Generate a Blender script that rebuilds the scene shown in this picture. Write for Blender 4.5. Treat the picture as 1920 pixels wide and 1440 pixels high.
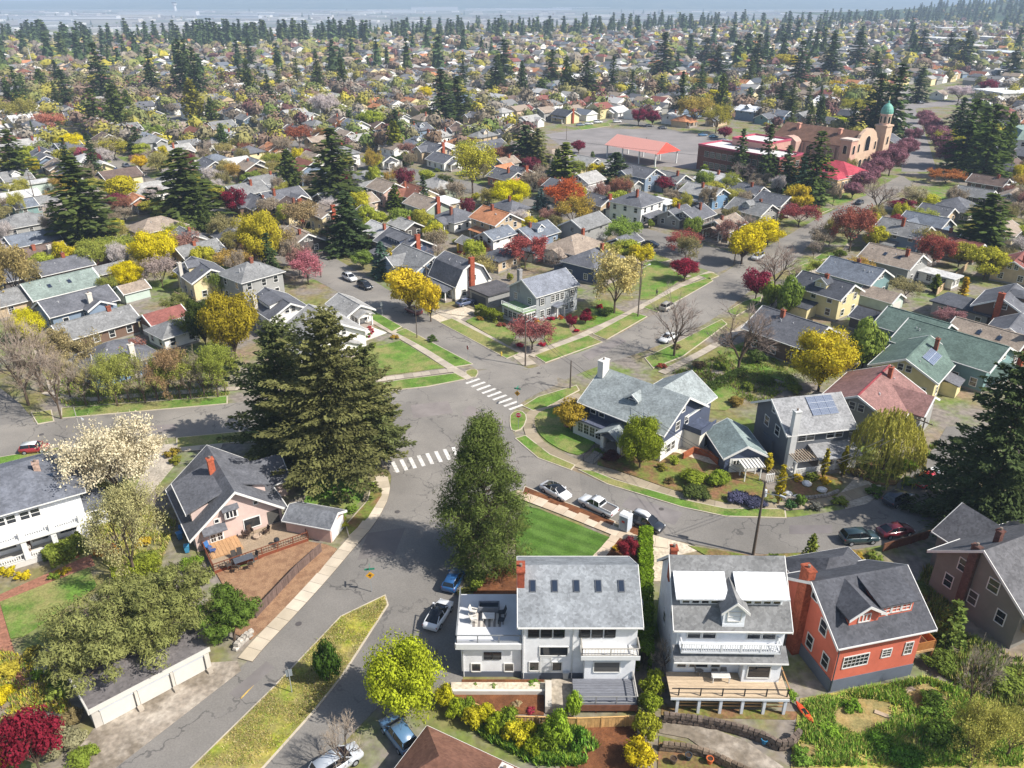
import bpy, math, random
import numpy as np
from mathutils import Vector, Matrix
from mathutils.geometry import tessellate_polygon

for o in list(bpy.data.objects): bpy.data.objects.remove(o)
SC = bpy.context.scene
COL = SC.collection
R = math.radians

# ------------------------------------------------------------------ camera
EYE = 60.0; PITCH = 26.2; FPX = 1485.0
cam = bpy.data.cameras.new('camera'); cam.sensor_width = 36; cam.lens = FPX/1920*36
cam.clip_start = 0.5; cam.clip_end = 60000
camo = bpy.data.objects.new('camera', cam); COL.objects.link(camo)
camo.location = (0, 0, EYE); camo.rotation_euler = (R(90-PITCH), 0, 0)
SC.camera = camo
# ------------------------------------------------------------------ sky, sun, exposure
SUN_EL = 45.0; SUN_V = Vector((0.93, -0.37, 0)).normalized()
w = bpy.data.worlds.new('World'); SC.world = w; w.use_nodes = True
nt = w.node_tree; bg = nt.nodes['Background']
sky = nt.nodes.new('ShaderNodeTexSky'); sky.sky_type = 'NISHITA'; sky.sun_disc = False
sky.sun_elevation = R(SUN_EL); sky.sun_rotation = math.atan2(SUN_V.x, SUN_V.y)
sky.air_density = 1.0; sky.dust_density = 1.5
nt.links.new(sky.outputs[0], bg.inputs[0]); bg.inputs[1].default_value = 0.108
sl = bpy.data.lights.new('sun', 'SUN'); sl.energy = 5.0; sl.angle = R(0.6); sl.color = (1, .955, .89)
so = bpy.data.objects.new('sun', sl); COL.objects.link(so)
ts = Vector((SUN_V.x*math.cos(R(SUN_EL)), SUN_V.y*math.cos(R(SUN_EL)), math.sin(R(SUN_EL))))
so.rotation_euler = ts.to_track_quat('Z', 'Y').to_euler(); so.location = (60, -20, 120)
vs = SC.view_settings; vs.view_transform = 'Standard'; vs.look = 'None'; vs.gamma = 1; vs.exposure = 0.52
vs.use_curve_mapping = False
SC.cycles.max_bounces = 6; SC.cycles.diffuse_bounces = 2; SC.cycles.glossy_bounces = 2
SC.cycles.transmission_bounces = 3; SC.cycles.volume_bounces = 0; SC.cycles.transparent_max_bounces = 6

# ------------------------------------------------------------------ survey helpers: photo point -> place on the ground
_s, _c = math.sin(R(PITCH)), math.cos(R(PITCH))
def G(px, py, z=0.0):
    dx, dy = px-960, py-720
    t = (EYE-z)/(FPX*_s+dy*_c)
    return (dx*t, (FPX*_c-dy*_s)*t)
def PJ(X, Y, Z=0.0):
    d = Y*_c+(EYE-Z)*_s; v = -Y*_s+(EYE-Z)*_c
    return (960+FPX*X/d, 720+FPX*v/d)
def zat(X, Y, py):                     # height above (X,Y) that is seen at image row py
    dy = py-720
    return EYE-Y*(FPX*_s+dy*_c)/(FPX*_c-dy*_s)

def lin(c):
    return c/12.92 if c <= .04045 else ((c+.055)/1.055)**2.4
def C(h, k=0.8):
    h = h.lstrip('#')
    return tuple(lin(int(h[i:i+2], 16)/255)*k for i in (0, 2, 4))+(1.0,)

# ------------------------------------------------------------------ mesh builder
class MB:
    def __init__(s): s.v = []; s.f = []
    def add(s, pts, faces):
        b = len(s.v); s.v += [tuple(p) for p in pts]; s.f += [tuple(b+i for i in q) for q in faces]; return s
    def box(s, x0, x1, y0, y1, z0, z1):
        return s.add([(x0,y0,z0),(x1,y0,z0),(x1,y1,z0),(x0,y1,z0),(x0,y0,z1),(x1,y0,z1),(x1,y1,z1),(x0,y1,z1)],
                     [(0,3,2,1),(4,5,6,7),(0,1,5,4),(1,2,6,5),(2,3,7,6),(3,0,4,7)])
    def poly(s, pts): return s.add(pts, [tuple(range(len(pts)))])
    def prism(s, p2, z0, z1):
        n = len(p2)
        return s.add([(x,y,z0) for x,y in p2]+[(x,y,z1) for x,y in p2],
                     [tuple(range(n-1,-1,-1)), tuple(range(n,2*n))]+[(i,(i+1)%n,n+(i+1)%n,n+i) for i in range(n)])
    def ex(s, yz, x0, x1, axis='x'):                     # profile in (y,z) pushed along x, or (x,z) along y
        n = len(yz)
        if axis == 'x': a = [(x0,y,z) for y,z in yz]+[(x1,y,z) for y,z in yz]
        else: a = [(y,x0,z) for y,z in yz]+[(y,x1,z) for y,z in yz]
        return s.add(a, [tuple(range(n-1,-1,-1)), tuple(range(n,2*n))]+[(i,(i+1)%n,n+(i+1)%n,n+i) for i in range(n)])
    def beam(s, p, q, w, h):
        p, q = Vector(p), Vector(q); d = (q-p).normalized()
        u = Vector((0,0,1)) if abs(d.z) < .95 else Vector((1,0,0))
        a = d.cross(u).normalized()*(w/2); b = a.cross(d).normalized()*(h/2)
        return s.add([p-a-b,p+a-b,p+a+b,p-a+b,q-a-b,q+a-b,q+a+b,q-a+b],
                     [(0,3,2,1),(4,5,6,7),(0,1,5,4),(1,2,6,5),(2,3,7,6),(3,0,4,7)])
    def tube(s, p, q, r0, r1, n=6):
        p, q = Vector(p), Vector(q); d = (q-p)
        if d.length < 1e-6: return s
        d.normalize(); u = Vector((0,0,1)) if abs(d.z) < .9 else Vector((1,0,0))
        a = d.cross(u).normalized(); b = a.cross(d)
        pts = []
        for c, r in ((p, r0), (q, r1)):
            for i in range(n):
                t = 2*math.pi*i/n; pts.append(c+a*(r*math.cos(t))+b*(r*math.sin(t)))
        return s.add(pts, [(i,(i+1)%n,n+(i+1)%n,n+i) for i in range(n)]+[tuple(range(n-1,-1,-1)), tuple(range(n,2*n))])
    def lathe(s, prof, n=12, c=(0,0)):
        b = []; m = len(prof)
        for r, z in prof:
            for i in range(n):
                t = 2*math.pi*i/n; b.append((c[0]+r*math.cos(t), c[1]+r*math.sin(t), z))
        fs = [(j*n+i, j*n+(i+1)%n, (j+1)*n+(i+1)%n, (j+1)*n+i) for j in range(m-1) for i in range(n)]
        return s.add(b, fs+[tuple(range(n-1,-1,-1)), tuple(range((m-1)*n, m*n))])
    def loft(s, rings, cap=True):
        n = len(rings[0]); b = [p for r in rings for p in r]; m = len(rings)
        fs = [(j*n+i, j*n+(i+1)%n, (j+1)*n+(i+1)%n, (j+1)*n+i) for j in range(m-1) for i in range(n)]
        if cap: fs += [tuple(range(n-1,-1,-1)), tuple(range((m-1)*n, m*n))]
        return s.add(b, fs)
    def mesh(s, name, smooth=False):
        me = bpy.data.meshes.new(name); me.from_pydata(s.v, [], s.f)
        if smooth:
            me.polygons.foreach_set('use_smooth', [True]*len(me.polygons))
        return me
def np_mesh(name, V, F, tone=None):
    """V (n,3), F (m,k) with k = 3 or 4; tone (m,) per face"""
    me = bpy.data.meshes.new(name); m, k = F.shape
    me.vertices.add(len(V)); me.vertices.foreach_set('co', np.ascontiguousarray(V, np.float32).ravel())
    me.loops.add(m*k); me.loops.foreach_set('vertex_index', np.ascontiguousarray(F, np.int32).ravel())
    me.polygons.add(m); me.polygons.foreach_set('loop_start', np.arange(0, m*k, k, dtype=np.int32))
    me.polygons.foreach_set('loop_total', np.full(m, k, np.int32))
    if tone is not None:
        if tone.ndim == 1:
            a = me.attributes.new('tone', 'FLOAT', 'FACE'); a.data.foreach_set('value', tone.astype(np.float32))
        else:
            a = me.attributes.new('tint', 'FLOAT_COLOR', 'FACE'); a.data.foreach_set('color', tone.astype(np.float32).ravel())
    me.update(calc_edges=True)
    return me
def obj(name, me, mat, parent=None, color=None, loc=None, rz=None):
    if isinstance(me, MB): me = me.mesh(name)
    if mat is not None and not me.materials: me.materials.append(mat)
    o = bpy.data.objects.new(name, me); COL.objects.link(o)
    if parent is not None: o.parent = parent
    if color is not None: o.color = color if not isinstance(color, str) else C(color)
    if loc is not None: o.location = loc
    if rz is not None: o.rotation_euler = (0, 0, rz)
    return o
def tag(o, label=None, cat=None, group=None, kind=None):
    if label: o['label'] = label
    if cat: o['category'] = cat
    if group: o['group'] = group
    if kind: o['kind'] = kind
    return o
def empty(name, loc, rz=0):
    o = bpy.data.objects.new(name, None); COL.objects.link(o); o.location = loc; o.rotation_euler = (0, 0, rz)
    o.empty_display_size = .5
    return o
def copy_tree(o, parent=None):
    c = o.copy(); COL.objects.link(c); c.parent = parent
    for ch in list(o.children): copy_tree(ch, c)
    return c
def structure(name, me, mat, color=None):
    return tag(obj(name, me, mat, None, color), kind='structure')

# ------------------------------------------------------------------ materials (colour of a thing = its object colour, times wear)
def mat_new(name):
    m = bpy.data.materials.new(name); m.use_nodes = True
    n = m.node_tree.nodes; b = n['Principled BSDF']; return m, n, m.node_tree.links, b
def wear(name, rough=.8, scale=3., amt=.25, fine=0., fine_amt=.15, spec=.3, metal=0., bump=0., stretch=None, coat=0., colr=None, spot=0.):
    m, n, l, b = mat_new(name)
    oi = n.new('ShaderNodeObjectInfo'); tc = n.new('ShaderNodeTexCoord'); mp = n.new('ShaderNodeMapping')
    l.new(tc.outputs['Object'], mp.inputs[0])
    if stretch: mp.inputs['Scale'].default_value = stretch
    no = n.new('ShaderNodeTexNoise'); no.noise_dimensions = '4D'; no.inputs['Scale'].default_value = scale; no.inputs['Detail'].default_value = 5
    no.inputs['Roughness'].default_value = .62
    mul = n.new('ShaderNodeMath'); mul.operation = 'MULTIPLY'; mul.inputs[1].default_value = 37
    l.new(oi.outputs['Random'], mul.inputs[0]); l.new(mul.outputs[0], no.inputs['W']); l.new(mp.outputs[0], no.inputs['Vector'])
    mr = n.new('ShaderNodeMapRange'); mr.inputs[1].default_value = .3; mr.inputs[2].default_value = .7
    mr.inputs[3].default_value = 1-amt; mr.inputs[4].default_value = 1+amt
    l.new(no.outputs[0], mr.inputs[0]); val = mr.outputs[0]
    if fine:
        vo = n.new('ShaderNodeTexVoronoi'); vo.inputs['Scale'].default_value = fine; l.new(mp.outputs[0], vo.inputs['Vector'])
        sx = n.new('ShaderNodeSeparateColor'); l.new(vo.outputs['Color'], sx.inputs[0])
        m2 = n.new('ShaderNodeMapRange'); m2.inputs[3].default_value = 1-fine_amt; m2.inputs[4].default_value = 1+fine_amt
        l.new(sx.outputs[0], m2.inputs[0])
        mm = n.new('ShaderNodeMath'); mm.operation = 'MULTIPLY'; l.new(val, mm.inputs[0]); l.new(m2.outputs[0], mm.inputs[1]); val = mm.outputs[0]
    mx = n.new('ShaderNodeVectorMath'); mx.operation = 'SCALE'
    if colr: mx.inputs[0].default_value = colr[:3]
    else: l.new(oi.outputs['Color'], mx.inputs[0])
    l.new(val, mx.inputs['Scale']); l.new(mx.outputs[0], b.inputs['Base Color'])
    b.inputs['Roughness'].default_value = rough; b.inputs['Specular IOR Level'].default_value = spec; b.inputs['Metallic'].default_value = metal
    if coat: b.inputs['Coat Weight'].default_value = coat; b.inputs['Coat Roughness'].default_value = .05
    if bump:
        bp = n.new('ShaderNodeBump'); bp.inputs['Strength'].default_value = bump; bp.inputs['Distance'].default_value = .05
        l.new(val, bp.inputs['Height']); l.new(bp.outputs[0], b.inputs['Normal'])
    return m
MROOF = wear('roof_shingle', .9, .5, .27, fine=4.2, fine_amt=.2, spec=.2, stretch=(1,1,1.2))
MWALL = wear('painted_siding', .75, .8, .12, fine=0, spec=.3)
MTRIM = wear('painted_trim', .6, 1.5, .05, spec=.35)
MBRICK = wear('brick', .9, 2., .2, fine=5, fine_amt=.22, spec=.2)
MWOOD = wear('weathered_wood', .85, 2., .22, fine=0, spec=.2, stretch=(1,6,1))
MCONC = wear('concrete', .9, .35, .17, fine=0, spec=.2)
MMETAL = wear('painted_metal', .45, 2., .06, spec=.5)
MPAINT = wear('car_paint', .28, 1., .03, spec=.5, coat=.8)
MRUB = wear('rubber', .85, 3., .1, spec=.2, colr=(.012,.012,.013,1))
MFAB = wear('fabric', .9, 4., .12, spec=.1)
MSTONE = wear('stone', .9, 1.2, .28, fine=2.5, fine_amt=.25, spec=.2, bump=.5)
MBARK = wear('bark', .95, 3., .3, spec=.1, stretch=(2,2,.4), colr=C('#7d6c5c', .55))
MTWIG = wear('twigs', .95, 3., .3, spec=.1)
MMARK = wear('road_paint', .8, 2.6, .34, fine=0, spec=.2)
def glass(name, col, rough=.06):
    m, n, l, b = mat_new(name)
    b.inputs['Base Color'].default_value = col; b.inputs['Roughness'].default_value = rough; b.inputs['Specular IOR Level'].default_value = .7
    return m
def paneglass():
    m, n, l, b = mat_new('window_glass'); oi = n.new('ShaderNodeObjectInfo'); cr = n.new('ShaderNodeValToRGB')
    e = cr.color_ramp.elements; e[0].position = .55; e[0].color = (.016, .019, .024, 1); e[1].position = 1; e[1].color = (.1, .095, .085, 1)
    l.new(oi.outputs['Random'], cr.inputs[0]); l.new(cr.outputs[0], b.inputs['Base Color']); b.inputs['Roughness'].default_value = .07; b.inputs['Specular IOR Level'].default_value = .7
    return m
MGLASS = paneglass(); MCGLASS = glass('car_glass', (.01,.012,.015,1), .04)
MSKYL = glass('skylight_glass', (.02,.03,.05,1), .12)
def solar():
    m, n, l, b = mat_new('solar_cells')
    tc = n.new('ShaderNodeTexCoord'); br = n.new('ShaderNodeTexBrick'); br.offset = 0
    br.inputs['Color1'].default_value = (.11,.14,.2,1); br.inputs['Color2'].default_value = (.13,.16,.23,1); br.inputs['Mortar'].default_value = (.3,.32,.36,1)
    br.inputs['Scale'].default_value = 1; br.inputs['Mortar Size'].default_value = .012; br.inputs['Brick Width'].default_value = .25; br.inputs['Row Height'].default_value = .25
    l.new(tc.outputs['Object'], br.inputs[0]); l.new(br.outputs[0], b.inputs['Base Color'])
    b.inputs['Roughness'].default_value = .25
    return m
MSOLAR = solar()
def leafmat():
    m, n, l, b = mat_new('leaves')
    oi = n.new('ShaderNodeObjectInfo'); at = n.new('ShaderNodeAttribute'); at.attribute_name = 'tone'
    sc = n.new('ShaderNodeVectorMath'); sc.operation = 'SCALE'; l.new(oi.outputs['Color'], sc.inputs[0]); l.new(at.outputs['Fac'], sc.inputs['Scale'])
    df = n.new('ShaderNodeBsdfDiffuse'); tr = n.new('ShaderNodeBsdfTranslucent'); mx = n.new('ShaderNodeMixShader'); mx.inputs[0].default_value = .28
    l.new(sc.outputs[0], df.inputs[0]); l.new(sc.outputs[0], tr.inputs[0]); l.new(df.outputs[0], mx.inputs[1]); l.new(tr.outputs[0], mx.inputs[2])
    l.new(mx.outputs[0], n['Material Output'].inputs[0]); n.remove(b)
    return m
MLEAF = leafmat()
def tintmat(name, rough=.9):
    m, n, l, b = mat_new(name)
    at = n.new('ShaderNodeAttribute'); at.attribute_name = 'tint'; l.new(at.outputs['Color'], b.inputs['Base Color'])
    b.inputs['Roughness'].default_value = rough; b.inputs['Specular IOR Level'].default_value = .15
    return m
MTINT = tintmat('far_mixed')
def groundmat(name, cols, scales, rough=.95, bump=.0, objcol=False, stripes=None, fine=0.):
    """patchy ground: colours blended by noise at several scales (world metres)"""
    m, n, l, b = mat_new(name)
    ge = n.new('ShaderNodeNewGeometry'); cur = None
    for i, c in enumerate(cols):
        if cur is None:
            rgb = n.new('ShaderNodeRGB'); rgb.outputs[0].default_value = c; cur = rgb.outputs[0]; continue
        no = n.new('ShaderNodeTexNoise'); no.noise_dimensions = '4D'; no.inputs['W'].default_value = i*7.3
        no.inputs['Scale'].default_value = scales[i-1]; no.inputs['Detail'].default_value = 6; no.inputs['Roughness'].default_value = .65
        l.new(ge.outputs['Position'], no.inputs['Vector'])
        mr = n.new('ShaderNodeMapRange'); mr.inputs[1].default_value = .44; mr.inputs[2].default_value = .58; l.new(no.outputs[0], mr.inputs[0])
        mx = n.new('ShaderNodeMix'); mx.data_type = 'RGBA'; l.new(mr.outputs[0], mx.inputs['Factor'])
        l.new(cur, mx.inputs['A']); mx.inputs['B'].default_value = c; cur = mx.outputs['Result']
    if stripes:
        ang, per, amt = stripes
        sp = n.new('ShaderNodeVectorMath'); sp.operation = 'DOT_PRODUCT'; sp.inputs[1].default_value = (math.cos(R(ang))*math.pi/per, math.sin(R(ang))*math.pi/per, 0)
        l.new(ge.outputs['Position'], sp.inputs[0])
        si = n.new('ShaderNodeMath'); si.operation = 'SINE'; l.new(sp.outputs['Value'], si.inputs[0])
        mr = n.new('ShaderNodeMapRange'); mr.inputs[1].default_value = -.5; mr.inputs[2].default_value = .5; mr.inputs[3].default_value = 1-amt; mr.inputs[4].default_value = 1+amt
        l.new(si.outputs[0], mr.inputs[0])
        sc = n.new('ShaderNodeVectorMath'); sc.operation = 'SCALE'; l.new(cur, sc.inputs[0]); l.new(mr.outputs[0], sc.inputs['Scale']); cur = sc.outputs[0]
    if fine:
        no = n.new('ShaderNodeTexNoise'); no.inputs['Scale'].default_value = fine; no.inputs['Detail'].default_value = 4; l.new(ge.outputs['Position'], no.inputs['Vector'])
        mr = n.new('ShaderNodeMapRange'); mr.inputs[1].default_value = .3; mr.inputs[2].default_value = .7; mr.inputs[3].default_value = .72; mr.inputs[4].default_value = 1.28
        l.new(no.outputs[0], mr.inputs[0])
        sc = n.new('ShaderNodeVectorMath'); sc.operation = 'SCALE'; l.new(cur, sc.inputs[0]); l.new(mr.outputs[0], sc.inputs['Scale']); cur = sc.outputs[0]
    l.new(cur, b.inputs['Base Color']); b.inputs['Roughness'].default_value = rough; b.inputs['Specular IOR Level'].default_value = .15
    return m
MGROUND = groundmat('yard_ground', [C('#857f4e'), C('#94806a'), C('#728540'), C('#8f867c')], [.05, .09, .13], fine=1.2)
MLAWN = groundmat('lawn', [C('#638634'), C('#70923c'), C('#5d7a32'), C('#94905a')], [.25, .5, .16], fine=5.)
MLAWN2 = groundmat('striped_lawn', [C('#4f6e2a'), C('#5c7a36')], [.4], stripes=(60, .95, .13), fine=6.)
MROUGH = groundmat('rough_grass', [C('#a7a33f'), C('#8c9a35'), C('#c2ad62'), C('#93885a')], [.4, .3, .25], fine=4.)
MMULCH = groundmat('bark_mulch', [C('#7c5136'), C('#8a5b3c'), C('#6a4630')], [1.5, .8], fine=9.)
MBARKC = groundmat('orange_bark', [C('#a68466'), C('#906f56')], [1.2], fine=9.)
MWALK = groundmat('old_sidewalk', [C('#b9ad9c'), C('#aaa090'), C('#c6bba9')], [.5, .2], fine=3.)
MWALKN = groundmat('new_concrete', [C('#d9cbb4'), C('#cfc0a9')], [.5], fine=3.)
MAPRON = groundmat('stained_concrete', [C('#b9ae9f'), C('#a39788'), C('#857a6b')], [.3, .22], fine=2.)
MSTRAW = groundmat('dry_straw', [C('#b39a68'), C('#a08a56'), C('#94895a')], [1.2, .7], fine=6.)
MDIRT = groundmat('garden_soil', [C('#8e6a4e'), C('#7d6a45'), C('#74803a')], [.6, .35], fine=3.)
def asphalt(name, base, patch, crack=True, cs=.11):
    m, n, l, b = mat_new(name)
    ge = n.new('ShaderNodeNewGeometry')
    no = n.new('ShaderNodeTexNoise'); no.inputs['Scale'].default_value = .09; no.inputs['Detail'].default_value = 7; no.inputs['Roughness'].default_value = .6; l.new(ge.outputs['Position'], no.inputs[0])
    mr = n.new('ShaderNodeMapRange'); mr.inputs[1].default_value = .38; mr.inputs[2].default_value = .62; l.new(no.outputs[0], mr.inputs[0])
    mx = n.new('ShaderNodeMix'); mx.data_type = 'RGBA'; mx.inputs['A'].default_value = base; mx.inputs['B'].default_value = patch; l.new(mr.outputs[0], mx.inputs['Factor'])
    cur = mx.outputs['Result']
    if crack:
        # wandering sealed cracks: warped cell borders, kept only where a second noise allows
        n2 = n.new('ShaderNodeTexNoise'); n2.inputs['Scale'].default_value = .5; n2.inputs['Detail'].default_value = 6; l.new(ge.outputs['Position'], n2.inputs[0])
        sb = n.new('ShaderNodeVectorMath'); sb.operation = 'MULTIPLY_ADD'; sb.inputs[1].default_value = (5., 5., 0); l.new(n2.outputs['Color'], sb.inputs[0]); l.new(ge.outputs['Position'], sb.inputs[2])
        vo = n.new('ShaderNodeTexVoronoi'); vo.feature = 'DISTANCE_TO_EDGE'; vo.inputs['Scale'].default_value = cs; l.new(sb.outputs[0], vo.inputs['Vector'])
        th = n.new('ShaderNodeMapRange'); th.inputs[1].default_value = .005; th.inputs[2].default_value = .013; th.inputs[3].default_value = 1; th.inputs[4].default_value = 0; l.new(vo.outputs['Distance'], th.inputs[0])
        n3 = n.new('ShaderNodeTexNoise'); n3.inputs['Scale'].default_value = .13; n3.inputs['Detail'].default_value = 2; l.new(ge.outputs['Position'], n3.inputs[0])
        t3 = n.new('ShaderNodeMapRange'); t3.inputs[1].default_value = .40; t3.inputs[2].default_value = .52; l.new(n3.outputs[0], t3.inputs[0])
        mu = n.new('ShaderNodeMath'); mu.operation = 'MULTIPLY'; l.new(th.outputs[0], mu.inputs[0]); l.new(t3.outputs[0], mu.inputs[1])
        m2 = n.new('ShaderNodeMath'); m2.operation = 'MULTIPLY'; m2.inputs[1].default_value = .5; l.new(mu.outputs[0], m2.inputs[0])
        mc = n.new('ShaderNodeMix'); mc.data_type = 'RGBA'; mc.inputs['B'].default_value = (.035,.034,.036,1); l.new(cur, mc.inputs['A']); l.new(m2.outputs[0], mc.inputs['Factor']); cur = mc.outputs['Result']
    fi = n.new('ShaderNodeTexNoise'); fi.inputs['Scale'].default_value = 6; fi.inputs['Detail'].default_value = 3; l.new(ge.outputs['Position'], fi.inputs[0])
    fr = n.new('ShaderNodeMapRange'); fr.inputs[1].default_value = .3; fr.inputs[2].default_value = .7; fr.inputs[3].default_value = .88; fr.inputs[4].default_value = 1.12; l.new(fi.outputs[0], fr.inputs[0])
    sc = n.new('ShaderNodeVectorMath'); sc.operation = 'SCALE'; l.new(cur, sc.inputs[0]); l.new(fr.outputs[0], sc.inputs['Scale'])
    l.new(sc.outputs[0], b.inputs['Base Color']); b.inputs['Roughness'].default_value = .9; b.inputs['Specular IOR Level'].default_value = .2
    return m
MROAD = asphalt('old_asphalt', C('#989289'), C('#837e77'), cs=.14)
MROAD2 = asphalt('grey_asphalt', C('#8d8881'), C('#7b7771'), cs=.1)
MYARD = asphalt('playground_asphalt', C('#98928f'), C('#888380'), False)
# ================================================================== SETTING
rnd = random.Random(11)
def gp(pts, z=0.0): return [G(x, y, z) for x, y in pts]
def chaikin(pts, n=1, closed=True):
    for _ in range(n):
        q = []; m = len(pts)
        if not closed: q.append(pts[0])
        for i in range(m if closed else m-1):
            a, b = pts[i], pts[(i+1) % m]
            q += [(a[0]*.75+b[0]*.25, a[1]*.75+b[1]*.25), (a[0]*.25+b[0]*.75, a[1]*.25+b[1]*.75)]
        if not closed: q.append(pts[-1])
        pts = q
    return pts
def area(p): return sum(p[i][0]*p[(i+1) % len(p)][1]-p[(i+1) % len(p)][0]*p[i][1] for i in range(len(p)))/2
def ccw(p): return p if area(p) > 0 else p[::-1]
def offset(p, d):
    p = ccw(p); n = len(p); out = []
    for i in range(n):
        a, b, c = Vector(p[i-1]), Vector(p[i]), Vector(p[(i+1) % n])
        n1 = Vector(((b-a).y, -(b-a).x)).normalized(); n2 = Vector(((c-b).y, -(c-b).x)).normalized()
        m = n1+n2
        if m.length < .3: m = n1
        m.normalize(); k = d/max(.5, m.dot(n1)); out.append((b.x+m.x*k, b.y+m.y*k))
    return out
def inpoly(x, y, p):
    r = False; j = len(p)-1
    for i in range(len(p)):
        if (p[i][1] > y) != (p[j][1] > y) and x < (p[j][0]-p[i][0])*(y-p[i][1])/(p[j][1]-p[i][1])+p[i][0]: r = not r
        j = i
    return r
KEEP = []                                  # polygons nothing may be scattered on
def patch(name, w2, z, mat, keep=True, th=.3):
    w2 = ccw(w2); mb = MB().prism(w2, z-th, z)
    if keep: KEEP.append(w2)
    return structure(name, mb, mat)
def verge(name, px, mat, z=.13, kerb=True, sm=0, keep=True):
    w2 = gp(px)
    if sm: w2 = chaikin(w2, sm)
    if kerb:
        tag(obj('kerb', MB().prism(offset(w2, .16), -.2, z-.015), MCONC, None, '#c9bda8'), kind='structure')
    return patch(name, w2, z, mat, keep)
def resample(w2, step):
    out = [Vector(w2[0])]; acc = 0
    for a, b in zip(w2[:-1], w2[1:]):
        a, b = Vector(a), Vector(b); L = (b-a).length; d = step-acc
        while d <= L: out.append(a+(b-a)*(d/L)); d += step
        acc = (acc+L) % step
    return out
def ribbon(c, wd):
    c = [Vector(p) for p in c]; l, r = [], []
    for i, p in enumerate(c):
        t = (c[min(i+1, len(c)-1)]-c[max(i-1, 0)]).normalized(); nn = Vector((-t.y, t.x))*(wd/2)
        l.append(p+nn); r.append(p-nn)
    return l, r
SLABC = ['#b8ac9b', '#b0a594', '#bfb3a2', '#a89d8d', '#c4b8a5']
def sidewalk(px, wd, z=.125, step=1.55, cols=SLABC, sm=1, keep=True):
    c = gp(px)
    if sm: c = chaikin(c, sm, False)
    c = resample(c, step); l, r = ribbon(c, wd)
    poly = [tuple(p) for p in l]+[tuple(p) for p in r[::-1]]
    if keep: KEEP.append(poly)
    base = tag(obj('pavement', MB().prism(ccw(poly), -.2, z-.03), MCONC, None, '#6f675c'), kind='structure')
    for i in range(len(c)-1):
        q = [l[i], l[i+1], r[i+1], r[i]]; ce = sum(q, Vector((0, 0)))/4
        q = [ce+(p-ce)*.975 for p in q]
        obj('slab', MB().prism(ccw([tuple(p) for p in q]), z-.06, z+rnd.uniform(-.006, .006)), MCONC, base, rnd.choice(cols))
    return base
def road(px_left, px_right, z, mat, name='road', sm=1):
    a = gp(px_left); b = gp(px_right)
    if sm: a = chaikin(a, sm, False); b = chaikin(b, sm, False)
    return patch(name, a+b[::-1], z, mat, th=.02)

# ground sheet (to the horizon): the ridge top, then the drop to the river plain
def ymax(X, Y):
    px = PJ(X, Y)[0]; return 1230 if px < 450 else 1230+(px-450)*.62 if px < 1150 else 1660+(px-1150)*1.1
def drop(X, Y):
    u = min(1, max(0, (Y-min(2600, ymax(X, max(Y, 1200)))-90)/1300)); return -60*u*u*(3-2*u)
def ground():
    ys = [-120, 40, 120, 250, 500, 900, 1200, 1350, 1500, 1650, 1800, 2000, 2200, 2400, 2600, 2800, 3000, 3300, 3600, 4000, 4500, 5200, 6500, 8000, 12000, 20000]
    xs = [-16000, -9000, -6000, -4000, -3000, -2400, -2000, -1700, -1400, -1100, -900, -700, -500, -300, -100, 100, 300, 500, 700, 900, 1100, 1400, 1700, 2000, 2400, 3000, 4000, 6000, 9000, 16000]
    nx = len(xs); V = [(x, y, drop(x, y) if y > 900 else 0) for y in ys for x in xs]
    F = [(j*nx+i, j*nx+i+1, (j+1)*nx+i+1, (j+1)*nx+i) for j in range(len(ys)-1) for i in range(nx-1)]
    structure('ground', np_mesh('ground', np.array(V), np.array(F)), MGROUND)
ground()
MFAR = groundmat('far_plain', [C('#8a8480'), C('#747868'), C('#a8a29c'), C('#66705c')], [.003, .004, .0025])
structure('plain', MB().prism([(-9000,3100),(0,3300),(2400,4400),(9000,4600),(9000,6400),(-9000,7400)], -62, -59.6), MFAR)
MWATER = glass('river_water', (.10,.14,.19,1), .25)
structure('river', MB().prism([(-14000,7500),(14000,7100),(14000,7350),(-14000,7800)], -62, -59.4), MWATER)
def hills(name, x0, x1, y0, y1, h, seed, mat, nx=90, ny=16, zb=-62):
    r = np.random.RandomState(seed); ph = r.uniform(0, 6, (8, 2)); V = []
    for j in range(ny):
        for i in range(nx):
            u, v = i/(nx-1), j/(ny-1)
            e = math.sin(math.pi*min(.5, v*.9))**.8*(.35+.65*math.sin(math.pi*u)**.5)
            k = 1+.35*math.sin(u*9+ph[0,0])+.22*math.sin(u*23+v*5+ph[1,0])+.12*math.sin(u*51+v*9+ph[2,0])
            V.append((x0+(x1-x0)*u, y0+(y1-y0)*v, zb+h*e*k))
    F = [(j*nx+i, j*nx+i+1, (j+1)*nx+i+1, (j+1)*nx+i) for j in range(ny-1) for i in range(nx-1)]
    return structure(name, np_mesh(name, np.array(V), np.array(F)), mat)
MHILL = groundmat('wooded_hills', [C('#4d5f44'), C('#66705a'), C('#3f5540')], [.0016, .005])
hills('hills', -13000, 13000, 7800, 14500, 105, 3, MHILL)
BUTTE = (1000, 3100, 1750, 3300)
def butte_h(x, y):
    u = (x-BUTTE[0])/(BUTTE[1]-BUTTE[0]); v = (y-BUTTE[2])/(BUTTE[3]-BUTTE[2])
    if not (0 < u < 1 and 0 < v < 1): return 0
    return 52*math.sin(math.pi*min(1, u*1.2+.0) if u < .42 else math.pi/2)**1.2*math.sin(math.pi*v)
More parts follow.
